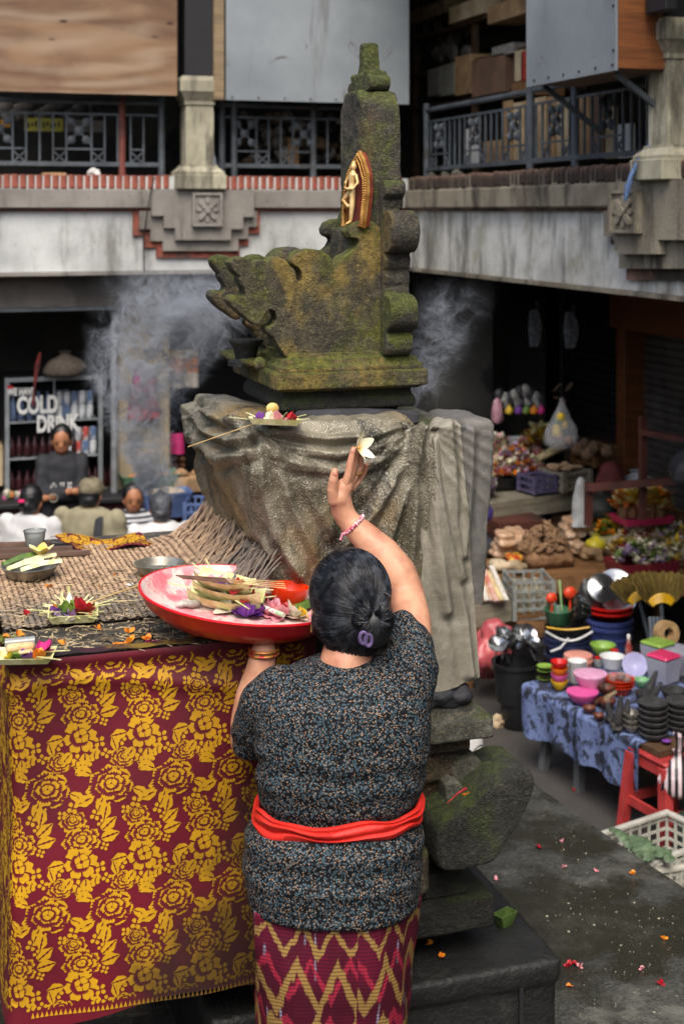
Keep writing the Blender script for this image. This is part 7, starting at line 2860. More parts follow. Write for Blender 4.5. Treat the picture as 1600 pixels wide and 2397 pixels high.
# brooms
def broom(label, hx, hy, D, wpx, tall, rot, mt_b, bind):
    """fan-shaped grass broom, handle down"""
    c = P(hx, hy, D)
    k = 1 / FPX * D
    t = thing('grass_broom', label, 'broom', c, 0, 'fan brooms')
    t.rotation_euler = (0, R(rot), -YAW)
    n = 46
    m = MB()
    for j in range(2):
        vs = []
        for i in range(n + 1):
            a = R(-58 + 116 * i / n)
            zz = .012 * (1 if (i + j) % 2 else -1) + (.012 if j else -.012)
            rr = tall * k * (1 + .03 * math.sin(i * 5.1 + j))
            vs += [(wpx * k * .16 * math.sin(a), zz * .4, .06 * math.cos(a)), (wpx * k * .34 * math.sin(a), zz * 1.2, rr * .5 * math.cos(a * .8)), (wpx * k * .52 * math.sin(a) / math.sin(R(58)) * .9, zz, rr * (.55 + .45 * math.cos(a * .9)))]
        m.add(vs, [(3 * i + q, 3 * i + q + 1, 3 * i + q + 4, 3 * i + q + 3) for i in range(n) for q in range(2)])
    part(t, 'bristles', m, mt_b, 0, False, False)
    m = MB()
    for q in range(4):
        m.tube([Vector((wpx * k * (.17 + .02 * q) * math.sin(R(-58 + 116 * i / 12)), -.022, (.05 + .016 * q) * math.cos(R(-58 + 116 * i / 12)) + .02)) for i in range(13)], .008, 6)
    part(t, 'binding', m, bind, 35, False)
    part(t, 'handle', MB().tube([(0, 0, .05), (0, 0, -.55)], .013, 10), M_steel, 35, False)
    return t


g = NT('broom_grass')
co = g.coord('Object', (60, 60, 4))
g.set(g.mix(g.step(g.noise(co, 1.2, 3), .4, .65), '#a8924a', '#6d5c2c'), .8)
g.bump(g.noise(co, 2, 2), .8, .02)
M_broom = g.m
broom('front fan broom with yellow binding, handle down', 1547, 1432, 9.0, 150, 92, -4, M_broom, PLA['yellow'])
broom('rear fan broom half hidden behind the front one', 1500, 1425, 9.15, 130, 84, -14, M_broom, PLA['yellow'])
for i in range(4):
    solo('broom_pole', 'steel broom handle leaning below the fan brooms', 'pole', MB().tube([P(1520 + i * 9, 1445, 8.95), P(1524 + i * 8, 1500, 8.85)], .012, 8), M_steel, 'broom handles')
t = solo('tape_roll', 'roll of brown tape standing behind the clear containers', 'roll', MB().lathe([(.035, -.03), (.075, -.03), (.075, .03), (.035, .03), (.035, -.03)], seg=30, cap=False), C('brown_tape', '#b3956a', '#9a7d55', .5), None, P(1558, 1482, 8.6))
t.rotation_euler = (R(82), 0, -YAW + R(20))

# ---- middle stalls: planks, crates, wrapped goods
def plank_table(label, x0, y0, x1, y1, z, dpt, mt, name='stall_table', legs=True, boards=3):
    a, b = PZ(x0, y0, z), PZ(x1, y1, z)
    d = (b - a).normalized()
    n_ = Vector((-d.y, d.x, 0))
    if n_.dot(CF) < 0:
        n_ = -n_
    t = thing(name, label, 'table', ((a.x + b.x) / 2, (a.y + b.y) / 2, 0), 0, 'stall tables')
    for k in range(boards):
        p = a + n_ * (dpt * k / boards + .004)
        q = b + n_ * (dpt * k / boards + .004)
        w_ = n_ * (dpt / boards - .008)
        part(t, 'plank', MB().loft([[p, q, q + w_, p + w_], [v - UPV * .04 for v in (p, q, q + w_, p + w_)]]), mt, 0)
    part(t, 'apron', MB().loft([[a - UPV * .042, b - UPV * .042, b + n_ * .025 - UPV * .042, a + n_ * .025 - UPV * .042], [v - UPV * .14 for v in (a, b, b + n_ * .025, a + n_ * .025)]]), mt, 0)
    if legs:
        for p in (a + d * .06 + n_ * .05, b - d * .06 + n_ * .05, a + d * .06 + n_ * (dpt - .05), b - d * .06 + n_ * (dpt - .05)):
            part(t, 'leg', MB().box((p.x, p.y, (z - .14) / 2), (.06, .06, z - .142)), M_woodlt, 0)
    return t, a, b, n_


plank_table('grey plank table of incense packs beside the draped shrine', 1085, 1425, 1196, 1405, .55, .5, M_plank)
for i in range(9):
    a = PZ(1092 + i * 11.5, 1408 - (i % 3), .58)
    mt = [C('pack_white', '#d0cbc0', '#b3aea3'), C('pack_brown', '#a87a52', '#b9ada0', .5, sc=10), C('pack_rose', '#b56a5a', '#c9beb0', .5, sc=10), C('pack_yel', '#c9b98a', '#8f6f4a', .5, sc=10)][i % 4]
    b = P(1092 + i * 9 - 16, 1325 + (i % 4) * 4, depth(a) + .22)
    solo('incense_pack', ('white', 'brown', 'rose-printed', 'straw-coloured')[i % 4] + ' incense pack leaning in the row on the plank table', 'packet', MB()._bar(a, b, .032, .02), mt, 'incense packs on the plank table', smooth=0)
cw = PZ(1236, 1478, .0)
D3 = 10.1
t = thing('wooden_box', 'rough wooden box under the grey wire crate', 'box', P(1238, 1478, D3 - .35), -YAW * .5)
part(t, 'side', MB().box((0, 0, .08), (.26, .3, .16), 0, .003), M_woodlt, 0, False)
part(t, 'edge', MB().box((0, -.152, .15), (.27, .012, .03)).box((0, -.152, .02), (.27, .012, .03)), wood('edge_wood', '#6d4f30', '#563d25'), 0, False)
crate('grey plastic crate of bottles on the wooden box', P(1236, 1437, D3 - .35), .27, .3, .27, C('grey_crate', '#8f938f', '#777b77', .5), -.2, 4, 5, 'crates in the middle stalls')
for k in range(6):
    solo('bottle', 'pale bottle packed in the grey crate', 'bottle', MB().lathe([(0, 0), (.035, 0), (.035, .14), (.015, .19), (.015, .21), (0, .21)], seg=12), C('pale_bottle', '#b9b39c', '#8d8873', .3), 'bottles in the grey crate', P(1236, 1434, D3 - .35) + Vector(((k % 3 - 1) * .08, (k // 3 - .5) * .12, .01)))
tt, a_, b_, n_ = plank_table('plank table carrying the sack of roots and wrapped cakes', 1160, 1348, 1440, 1338, .62, .8, M_woodlt)
ZS = .63
# sack with bulbs
c = PZ(1297, 1332, ZS)
t = thing('jute_sack', 'open brown sack heaped with dry roots on the plank table', 'sack', c, 0)
part(t, 'sack', remesh(MB().box((0, .14, .06), (.37, .26, .15), 0, .05).box((.1, .05, .05), (.16, .1, .1), 0, .04), .012, 4, .5, lambda co, no: co + no * (np.array([noise.noise(Vector(p) * 14) for p in co]) * .015)[:, None]), C('jute', '#8a6848', '#6d4f35', .85, sc=20, bump=.4, bsc=110), 180, False)
rng6 = random.Random(6)
bulb = [mesh_of('dry_root', remesh(MB().ell((0, 0, 0), (.026, .022, .02)).ell((.018, .012, .006), (.016, .014, .014)).ell((-.014, .016, .006), (.014, .012, .012)).ell((0, -.018, .01), (.012, .014, .012)), .006, 1), C('dry_root', '#9a7b5a', '#6a4f37', .85, sc=40, bump=.5, bsc=120), 180) for _ in range(1)]
for k in range(120):
    a = rng6.uniform(0, 6.283)
    q = rng6.random() ** .5
    x, y = .19 * q * math.cos(a), .14 + .13 * q * math.sin(a)
    z = .13 + .17 * (1 - q ** 1.6) * rng6.uniform(.75, 1.05)
    o = link('dry_root', bulb[0])
    o.location = c + Vector((x - .02, y, z))
    o.rotation_euler = (rng6.uniform(0, 6), rng6.uniform(0, 6), rng6.uniform(0, 6))
    o.scale = [rng6.uniform(.7, 1.15)] * 3
    tag(o, 'knobbly brown root heaped in the jute sack', 'root', 'dry roots in the sack')


def wrapped(label, x, y, z, wpx, hpx, mt, n=4, group='wrapped goods', name='wrapped_cakes', seed=1):
    rg = random.Random(seed)
    c = PZ(x, y, z)
    k = 1 / FPX * depth(c)
    m = MB()
    for i in range(n):
        for j in range(2):
            m.box(((j - .5) * wpx * k * .45 + rg.uniform(-.01, .01), rg.uniform(0, .1), hpx * k * (i + .5) / n), (wpx * k * .52, .16, hpx * k / n * .9), rg.uniform(-.15, .15), hpx * k / n * .3)
    return solo(name, label, 'packet', remesh(m, .012, 2, .5, lambda co, no: co + no * (np.array([noise.noise(Vector(p) * 22) for p in co]) * .010)[:, None]), mt, group, c, rg.uniform(-.2, .2), 180)


M_cake = mat('wrapped_cake', '#c9a98a', '#a98564', 12, .3, bump=.4, bsc=30, c3='#dcd0c2')
wrapped('stack of clear-wrapped beige cakes left of the sack', 1196, 1308, ZS + .03, 82, 66, M_cake, 4)
wrapped('wrapped beige cakes behind the sack', 1350, 1262, ZS + .1, 56, 50, M_cake, 3, seed=3)
wrapped('clear-wrapped pale buns right of the sack', 1358, 1300, ZS + .02, 34, 30, M_cake, 2, seed=5)
wrapped('cream carton of packets at the front of the wrapped goods', 1192, 1340, ZS, 80, 26, M_paper2, 1, seed=6, name='carton')
wrapped('red and yellow printed packet before the beige cakes', 1208, 1318, ZS + .03, 44, 20, C('snack_print', '#b5482a', '#c9a23a', .35, sc=18, lo=.45, hi=.55), 1, seed=7, name='snack_packet')
wrapped('brown paper bundle right of the sack', 1388, 1312, ZS, 48, 26, M_paper, 2, seed=8, name='paper_bundle')
m = MB()
bag(m, (0, 0, 0), .2, .2, .2, rnd)
solo('plastic_bag', 'dark grey plastic bag by the satin\'s edge, left of the wrapped cakes', 'bag', m, C('charcoal_bag', '#44474c', '#2e3034', .3, sc=8, bump=.6, bsc=18), None, PZ(1130, 1300, ZS), 0, 60)
# maroon tray with garlands and bags
def heap(m, c, w, d, h, n, r, rg, kind='petal'):
    for k in range(n):
        a = rg.uniform(0, 6.283)
        q = rg.random() ** .5
        p = Vector(c) + Vector((w / 2 * q * math.cos(a), d / 2 * q * math.sin(a), h * (1 - q * q) * rg.uniform(.7, 1)))
        if kind == 'petal':
            for e in range(3):
                petal(m, p, Vector((rg.gauss(0, 1), rg.gauss(0, 1), rg.uniform(.2, 1))), UPV, r * rg.uniform(.7, 1.3), r * .4, 0, 3)
        else:
            m.ell(p, (r * rg.uniform(.7, 1.2), r * rg.uniform(.7, 1.2), r * .8), 7, 5)
    return m


def flower_basket(label, x, y, z, wpx, hpx, cols, mt, name='flower_basket', shape=DEEP, group='flower baskets', seed=1, n=26, r=.035, D=None, hh=.09):
    rg = random.Random(seed)
    c = PZ(x, y, z) if D is None else P(x, y, D)
    k = 1 / FPX * depth(c)
    t = thing(name, label, 'basket', c, 0, group)
    w = wpx * k
    h = hpx * k
    if shape == 'box':
        m = MB().loft([[Vector((a * w * .45, b * w * .28, 0)) for a, b in ((-1, -1), (1, -1), (1, 1), (-1, 1))], [Vector((a * w * .5, b * w * .32, h)) for a, b in ((-1, -1), (1, -1), (1, 1), (-1, 1))],
                       [Vector((a * w * .47, b * w * .29, h)) for a, b in ((-1, -1), (1, -1), (1, 1), (-1, 1))], [Vector((a * w * .43, b * w * .26, h * .4)) for a, b in ((-1, -1), (1, -1), (1, 1), (-1, 1))]])
        part(t, 'tray', m, mt, 0, False)
        dd = w * .55
    else:
        mx = max(v for _, v in shape)
        part(t, 'basket', MB().lathe([(a * w / 2, b / mx * h) for a, b in shape], seg=26), mt, 50, False)
        dd = w * .85
    for i, col in enumerate(cols):
        m = MB()
        heap(m, (0, 0, h * .85), w * .9, dd, hh, n, r, rg)
        tag(part(t, 'flower', m, PET[col] if col in PET else col, 60, False, False), None, None, None, 'stuff')
    return t


flower_basket('maroon plastic tray of white garlands and red blossoms', 1500, 1343, ZS + .02, 150, 34, ['white', 'white', 'lilac', 'green'], PLA['maroon'], 'flower_tray', 'box', 'flower trays', 4, 36, .05, None, .14)
plank_table('plank table under the maroon tray', 1420, 1352, 1640, 1348, ZS + .0, .9, M_woodlt)
flower_basket('loose white garlands and red flowers heaped behind the maroon tray', 1480, 1300, ZS + .02, 130, 14, ['white', 'white', 'red', 'yellow', 'white'], M_paper, 'flower_tray', 'box', 'flower trays', 5, 40, .055, None, .16)
flower_basket('heap of grey-green blossoms at the right edge behind the maroon tray', 1570, 1290, ZS + .04, 130, 14, ['white', 'green', 'lilac', 'yellow', 'white'], M_paper, 'flower_tray', 'box', 'flower trays', 6, 40, .05, None, .16)
flower_basket('yellow-green palm garlands before the pink tray', 1430, 1262, ZS + .1, 90, 14, ['yellow', 'green', 'orange'], M_janur, 'flower_tray', 'box', 'flower trays', 7, 32, .055, None, .14)
m = MB()
bag(m, (0, 0, 0), .16, .12, .16, rnd)
solo('plastic_bag', 'yellow plastic bag of flowers beside the wrapped buns', 'bag', m, mat('yellow_bag', '#d6c83c', '#b9a92c', 8, .3, bump=.5, bsc=18), None, PZ(1394, 1288, ZS + .04), 0, 60)
m = MB()
bag(m, (0, 0, 0), .17, .36, .12, rnd, .4, (1, .95, .8, .75, .55, .5, .4, .2))
solo('plastic_bag', 'tall white plastic sheet hanging by the red frame post', 'bag', m, mat('milky_bag', '#c3c6c4', '#a2a6a5', 8, .3, bump=.6, bsc=14), None, P(1358, 1230, 10.6), 0, 60)
# pink tray with potted offerings
D5 = 10.5
flower_basket('magenta plastic tray of palm offerings on the back table', 1500, 1222, 0, 130, 16, [], PLA['hotpink'], 'flower_tray', 'box', 'flower trays', 8, 10, .03, D5)
for i in range(5):
    flower_basket('brown woven pot of pale palm offerings on the magenta tray, %s' % ('first from the left', 'second from the left', 'in the middle', 'second from the right', 'first from the right')[i], 1456 + i * 22, 1216 - (i % 2) * 6, 0, 28, 30, [M_janur, 'yellow' if i % 2 else 'orange'], M_wick, 'woven_pot', DEEP, 'woven pots', 20 + i, 18, .08, D5, .12)
plank_table('brown plank table under the magenta tray and frame', 1290, 1204, 1640, 1225, .78, .7, M_woodlt)
m = MB()
bag(m, (0, 0, 0), .34, .24, .3, rnd)
solo('cloth_bundle', 'dark green and black bundle under the red frame', 'bundle', m, C('dark_bundle', '#1f2422', '#161917', .6, sc=10, bump=.5, bsc=20), None, P(1408, 1215, 10.75), 0, 60)
m = MB()
bag(m, (0, 0, 0), .3, .3, .24, rnd, .4, (.9, 1, .95, .8, .7, .6, .4, .2))
solo('cloth_bundle', 'maroon cloth bundle leaning behind the red frame', 'bundle', m, C('maroon_bundle', '#6d2f2f', '#522222', .8, sc=10, bump=.4, bsc=20), None, P(1428, 1170, 10.9), 0, 60)
m = MB()
bag(m, (0, 0, 0), .4, .2, .3, rnd)
solo('cloth_bundle', 'crumpled white and grey sheets behind the potted offerings', 'bundle', m, C('grey_sheet_heap', '#b5b9bd', '#7d8287', .6, sc=8, bump=.6, bsc=16), None, P(1490, 1160, 11.0), 0, 60)
m = MB()
bag(m, (0, 0, 0), .5, .36, .4, rnd)
solo('cloth_bundle', 'black tarpaulin heap at the foot of the grey shutter', 'bundle', m, C('black_tarp', '#23262b', '#17191d', .5, sc=8, bump=.6, bsc=14), None, P(1560, 1150, 8.9) + Vector((.3, 0, 0)), 0, 60)
# red oxide frame
fr2 = thing('display_stand', 'red-brown steel display frame with a tall post at the back of the stalls', 'frame', P(1503, 1190, 10.0))
for (a, b) in (((1503, 975), (1503, 1215)), ((1376, 1130), (1376, 1230))):
    part(fr2, 'post', MB()._bar(P(*a, 10.0), P(*b, 10.0), .045, .045), M_redfr, 0)
part(fr2, 'rail', MB()._bar(P(1497, 1010, 9.93), P(1680, 1042, 9.3), .04, .04), M_redfr, 0)
part(fr2, 'rail', MB()._bar(P(1370, 1142, 9.96), P(1660, 1118, 9.9), .04, .05), M_redfr, 0)

# ---- back stalls: planks, flower heaps, crates, coconuts
ta2, a_, b_, n_ = plank_table('weathered grey plank counter of flower offerings at the back', 1125, 1183, 1365, 1148, .98, .9, M_plank, 'stall_counter')
solo('red_bench', 'dark red bench under the grey plank counter', 'bench', MB().b2(PU(1225, 1210, 4.55) - Vector((.2, 0, .04)), PU(1110, 1230, 4.55) + Vector((.2, 0, .02))), M_redfr)
ZB = 1.0
flower_basket('basket of white and pink offerings ringed with red cloth', 1165, 1090, ZB + .12, 62, 26, ['white', M_janur, 'pink', 'white'], PLA['red'], 'flower_basket', DEEP, 'flower baskets', 31, 32, .065, None, .16)
flower_basket('wide black tray heaped with orange, white and pink blossoms', 1205, 1135, ZB, 150, 26, ['orange', 'white', 'pink', M_janur, 'white', 'orange', 'lilac'], PLA['black'], 'flower_tray', 'box', 'flower trays', 32, 42, .052, None, .24)
flower_basket('white and blue flowers at the counter\'s left end by the satin', 1130, 1160, ZB, 60, 22, ['white', 'lilac', 'white', 'yellow'], PLA['navy'], 'flower_basket', DEEP, 'flower baskets', 33, 26, .055, None, .14)
flower_basket('plate of yellow-green offerings beside the hanging plastic bag', 1265, 1040, ZB + .25, 70, 8, [M_janur, 'yellow', 'orange'], M_wick, 'flower_basket', PLATE, 'flower baskets', 34, 24, .07, None, .14)
flower_basket('round tray of pink and white offerings behind the black flower tray', 1225, 1085, ZB + .1, 90, 14, ['pink', 'white', M_janur, 'orange'], M_wick, 'flower_basket', PLATE, 'flower baskets', 35, 30, .06, None, .14)
flower_basket('heap of white and yellow blossoms at the far right of the middle table', 1580, 1318, ZS + .02, 110, 12, ['white', 'yellow', M_janur, 'white'], M_paper, 'flower_tray', 'box', 'flower trays', 36, 34, .05, None, .14)
flower_basket('green and yellow garland heap left of the woven pots', 1425, 1238, ZS + .12, 80, 10, [M_janur, 'yellow', 'green'], M_janur, 'flower_tray', 'box', 'flower trays', 37, 26, .06, None, .12)
crate('purple-rimmed plastic crate of dark fruit on the plank counter', PZ(1256, 1150, ZB), .2, .2, .14, C('violet_crate', '#5f5a78', '#494560', .5), 0.2, 4, 3, 'crates on the plank counter')
for i, (x, y, lab) in enumerate(((1322, 1143, 'pale wooden crate of dried slices on the plank counter'), (1395, 1085, 'brown wooden crate of coconuts at the back'))):
    crate(lab, PZ(x, y, ZB + (.0 if i == 0 else .05)), .27, .26, .16, M_plank if i == 0 else M_woodlt, .25, 6, 3, 'crates on the plank counter', 'wooden_crate', .02)
m = MB()
rg = random.Random(8)
for k in range(16):
    o_ = PZ(1322, 1143, ZB) + Vector((rg.uniform(-.12, .12), rg.uniform(-.1, .1), .16 + .03 * rg.random()))
    solo('dried_slice', 'pale dried slice in the wooden crate on the counter', 'food', MB().ell((0, 0, 0), (.05, .035, .016), 10, 6), C('dried_slice', '#b59a78', '#8f7556', .8), 'dried slices in the crate', o_, rg.uniform(0, 3), 60)
for i, (x, y) in enumerate(((1352, 1050), (1374, 1062), (1389, 1046), (1366, 1040), (1420, 1056))):
    solo('coconut', ('coconut at the left of the pile by the hanging bag', 'nearest coconut of the pile', 'coconut at the right of the pile', 'topmost coconut of the pile', 'single coconut apart to the right')[i], 'coconut', remesh(MB().ell((0, 0, 0), (.055, .052, .058)), .01, 1, .5, lambda co, no: co + no * (np.array([noise.noise(Vector(p) * 40) for p in co]) * .006)[:, None]), C('coconut_husk', '#8a6f55', '#66503c', .9, sc=30, bump=.6, bsc=80), 'coconuts', PZ(x, y + 12, ZB + .2) + UPV * .04, 0, 180)
solo('crate_stand', 'slatted wooden stand holding up the coconut crate', 'stand', MB().b2(PZ(1345, 1080, ZB) - Vector((.0, .2, .6)), PZ(1420, 1075, ZB) + Vector((.1, .2, .18))), M_wood_dark)
lath('white_tub', 'round white plastic tub standing behind the flower tray', 'tub', 1211, 1052, ZB + .2, 52, DEEP, PLA['white'])
m = MB().tube([P(1255, 1075, 10.6), P(1300, 1052, 10.7), P(1322, 1040, 10.8)], [.04, .05, .06], 10, True, .6)
solo('leaf_bundle', 'bundle of long pale leaves leaning across the back counter', 'leaves', m, C('straw_leaf', '#8d8260', '#6d6448', .8, sc=40, bump=.5, bsc=100))
c = P(1313, 1050, 10.5)
t = thing('hanging_plastic_bag', 'clear plastic bag of fruit hanging above the plank counter', 'bag', c)
m = MB()
bag(m, (0, 0, 0), .27, .38, .16, rnd, .7, (.5, .85, 1, .82, .5, .22, .12, .08))
part(t, 'bag', m, M_bag, 60, False)
for k in range(7):
    solo('fruit', 'fruit inside the hanging plastic bag', 'fruit', MB().ell((0, 0, 0), .035, 10, 7), rnd.choice([PET['green'], PET['yellow'], C('brown_root', 0)]), 'fruit in the hanging bag', c + Vector((rnd.uniform(-.06, .06), rnd.uniform(-.02, .02), .06 + .03 * k)), 0, 60)
part(t, 'string', MB().tube([(0, 0, .36), (.0, .0, 1.2)], .003, 5), M_black, 35, False)
# hanging row of bright pouches
D6 = 11.3
hb = thing('hanging_rack', 'dark rack of garlands hung with coloured pouches at the back', 'rack', P(1210, 960, D6))
for i in range(9):
    part(hb, 'garland', remesh(MB().ell(P(1168 + i * 12, 925 + 10 * math.sin(i), D6), (.05, .04, .06)).ell(P(1172 + i * 12, 945, D6), (.04, .04, .05)), .015, 1), [C('black_garland', '#2b2c30', '#1a1b1e'), C('white_garland', '#9a9a94', '#6d6d69')][i % 2], 180)
for i, (x, col) in enumerate(((1191, 'yellow'), (1213, 'purple'), (1231, 'green'), (1249, 'orange'), (1266, 'magenta'))):
    m = MB()
    bag(m, (0, 0, 0), .065, .08, .05, rnd)
    solo('hanging_pouch', ('yellow', 'purple', 'green', 'orange', 'dark magenta')[i] + ' pouch hanging in the row at the back stall', 'pouch', m, PET[col], 'hanging pouches', P(x, 970, D6 - .06), 0, 60)
for (x, y0, y1, lab) in ((1163, 925, 990, 'pink plastic bag hanging at the rack\'s left'),):
    m = MB()
    bag(m, (0, 0, 0), .1, .2, .08, rnd, .4, (.6, .8, .9, 1, .8, .7, .5, .2))
    solo('hanging_plastic_bag', lab, 'bag', m, mat('pinkish_bag', '#b98a96', '#8f6a78', 10, .3, bump=.5, bsc=18), None, P(x, y1, D6 - .1), 0, 60)
m = MB()
for k in range(9):
    petal(m, Vector((rnd.uniform(-.08, .08), 0, rnd.uniform(0, .08))), Vector((rnd.gauss(0, 1), rnd.gauss(0, .4), rnd.gauss(.3, .6))), UPV, .09, .03, .1, 4)
solo('dried_flowers', 'brown dried flowers hanging right of the pouches', 'flowers', m, C('dried_flower', '#6d5a44', '#4a3c2d', .8), None, P(1302, 935, D6), 0, 60, False)
# two striped bundles hung on the dark shutter
for (x, y, w, lab) in ((1256, 768, 50, 'striped mesh bundle hanging on the black shutter, left of two'), (1340, 772, 56, 'striped mesh bundle hanging on the black shutter, right of two')):
    c = PU(x, y, U0 + 1.18)
    k = 1 / FPX * depth(c)
    t = thing('hanging_bundle', lab, 'bundle', c, 0, 'striped bundles on the shutter')
    for i in range(9):
        a = R(-80 + 160 * i / 8)
        pts = [Vector((-.06 * math.cos(a), w * k * .5 * math.sin(a) * math.sin(math.pi * (.08 + .84 * q / 9)), (42 - 84 * q / 9) * k)) for q in range(10)]
        part(t, 'strand', MB().tube(pts, .008, 6), C('grey_twine', '#8d9096', '#5f6268', .7), 35, False)
    part(t, 'cord', MB().tube([(0, 0, 42 * k), (0, .02, 62 * k), (0, -.06, 50 * k)], .006, 6), C('grey_twine', 0), 35, False)
# purple bag by the satin, tarpaulin on the ground
m = MB()
bag(m, (0, 0, 0), .16, .2, .14, rnd)
solo('plastic_bag', 'purple plastic bag between satin and plank counter', 'bag', m, mat('violet_bag', '#4f3f9a', '#3a2e78', 8, .3, bump=.6, bsc=18), None, P(1128, 1222, 10.4), 0, 60)
m = MB()
for k in range(7):
    m.ell((rnd.uniform(-.1, .1), rnd.uniform(-.1, .1), .08 + .07 * (k % 4)), (.11, .1, .1), 12, 8)
solo('red_tarpaulin', 'faded red tarpaulin heap on the ground beside the satin', 'tarpaulin', remesh(m, .016, 2, .5, lambda co, no: co + no * (np.array([noise.noise(Vector(p) * 16) for p in co]) * .025)[:, None]), mat('red_tarp', '#b5565a', '#97404a', 5, .35, bump=.4, bsc=14), None, P(1140, 1560, 9.3) - UPV * .06, 0, 180)

# ---- ground litter, paint tin
m = MB().ell((0, 0, .03), (.06, .045, .04), 12, 8)
solo('paper_scrap', 'crumpled beige paper on the asphalt by the black bucket', 'paper', remesh(m, .01, 0, .5, lambda co, no: co + no * (np.array([noise.noise(Vector(p) * 35) for p in co]) * .03)[:, None]), M_paper2, None, PZ(1168, 1700, 0), 0, 0)
c = P(1097, 1790, 5.9)
c.z = ZP
t = thing('paint_tin', 'white round tin lettered BMC standing behind the pedestal', 'tin', c)
part(t, 'tin', MB().lathe([(0, 0), (.055, 0), (.058, .01), (.058, .16), (.055, .17), (.06, .172), (.06, .18), (0, .18)], seg=30), M_white, 40, False)
letters('BMC', 0, 0, .026, 0, C('black_ink', '#1c1d22', '#121317'), t, 'letter', lambda a, b: c + (CR * math.sin((a - .045) / .0585) - CF * math.cos((a - .045) / .0585)) * .0592 + UPV * (.05 + b), .8, .01)
m = MB()
for k in range(3):
    z = .045 + k * .022 + (.018 if k else 0)
    m.tube([CR * (.0595 * math.sin(a)) - CF * (.0595 * math.cos(a)) + UPV * (.038 if k == 0 else .085 if k == 1 else .1 + .03 * math.sin(a * 2)) for a in [R(-70 + 10 * i) for i in range(15)]], .0018, 5)
part(t, 'ink_line', m, C('black_ink', 0), 35, False)
# folded leaf cup and single petals on plinth and platform
m = MB().loft([[Vector((a * .018, b * .014, 0)) for a, b in ((-1, -1), (1, -1), (1, 1), (-1, 1))], [Vector((a * .034, b * .02, .036)) for a, b in ((-1, -1), (1, -1), (1, 1), (-1, 1))], [Vector((a * .03, b * .017, .036)) for a, b in ((-1, -1), (1, -1), (1, 1), (-1, 1))], [Vector((a * .02, b * .014, .01)) for a, b in ((-1, -1), (1, -1), (1, 1), (-1, 1))]])
solo('leaf_cup', 'folded green banana-leaf cup at the corner of the black plinth', 'cup', m, C('green_leaf_cup', '#566d36', '#3c5224', .45), None, PZ(1180, 2165, 1.151), .4, 0)
GP = {'orange': 'orange petal fallen on the stone beside the woman', 'red': 'red petal fallen on the wet platform', 'pink': 'pale petal fallen on the wet platform'}
for k in ('pink',):
    m = MB()
    bloom(m, Vector((0, 0, 0)), 4, .013, random.Random(5), w=.5)
    pt[k] = mesh_of('fallen_petal', m, PET[k], 60, False)
for (x, y, col, z) in ((1008, 2210, 'orange', 1.152), (1030, 2238, 'orange', 1.152), (1135, 2148, 'orange', 1.152), (1344, 2258, 'red', ZP), (1330, 2262, 'red', ZP), (1356, 2262, 'pink', ZP), (1330, 2310, 'orange', ZP), (1500, 2268, 'pink', ZP), (1545, 2300, 'red', ZP), (1552, 2198, 'orange', ZP),
                       (1315, 1970, 'pink', ZP), (1260, 1985, 'red', ZP), (1345, 1850, 'red', 0), (1345, 1838, 'pink', 0), (1480, 1938, 'pink', 0), (1085, 1862, 'orange', 1.60), (1480, 2046, 'orange', ZP), (1395, 2040, 'pink', ZP), (1160, 2060, 'pink', ZP), (1320, 2030, 'pink', ZP)):
    o = link('fallen_petal', pt[col])
    o.location = PZ(x, y, z + .003) if z != 1.60 else P(x, y, 3.66)
    o.rotation_euler = (rnd.uniform(-.3, .3), rnd.uniform(-.3, .3), rnd.uniform(0, 6.28))
    o.scale = (.62, .62, .62)
    tag(o, GP[col], 'petal', 'petals fallen on the ground: ' + col)
a, b = P(1046, 1880, 3.62), P(1090, 1845, 3.66)
solo('blossom_sprig', 'thin stem with a pink blossom stuck to the mossy stone scroll', 'flower', MB().tube([a, a.lerp(b, .5) + UPV * .004, b], [.0012, .0015, .004], 6), PET['red'])
m = MB()
for k in range(200):
    x, y = rnd.choice(((1420, 2010), (1330, 1960), (1500, 2250), (1400, 2380), (1350, 2120), (1560, 2150)))
    x, y = x + rnd.gauss(0, 60), y + rnd.gauss(0, 40)
    p = PZ(x, y, ZP + .001)
    if not (1.8 < p.x < 2.5 and p.y < 5.5):
        continue
    s = rnd.uniform(.003, .009) if rnd.random() < .1 else rnd.uniform(.0015, .0035)
    m.box(p + UPV * .001, (s, s * rnd.uniform(.4, 1), .002), rnd.uniform(0, 3))
stuff('grit', 'pale chips and dry bits scattered over the wet platform', m, C('pale_chips', '#b5b1a2', '#86826f', .8, sc=40), None, 0, False)

# ================================================================ clutter of the upper floor
def vbox(name, label, cat, x0, y0, x1, y1, v, d, mt, group=None):
    a, b = PV(x0, y0, v), PV(x1, y1, v)
    return solo(name, label, cat, MB().b2((a.x, v, b.z), (b.x, v + d, a.z), .004), mt, group, smooth=0)


def ubox(name, label, cat, x0, y0, x1, y1, u, d, mt, group=None):
    a, b = PU(x0, y0, u), PU(x1, y1, u)
    z0, z1 = (a.z + PU(x1, y0, u).z) / 2, (b.z + PU(x0, y1, u).z) / 2
    return solo(name, label, cat, MB().b2((u, b.y, z1), (u + d, a.y, z0), .004), mt, group, smooth=0)


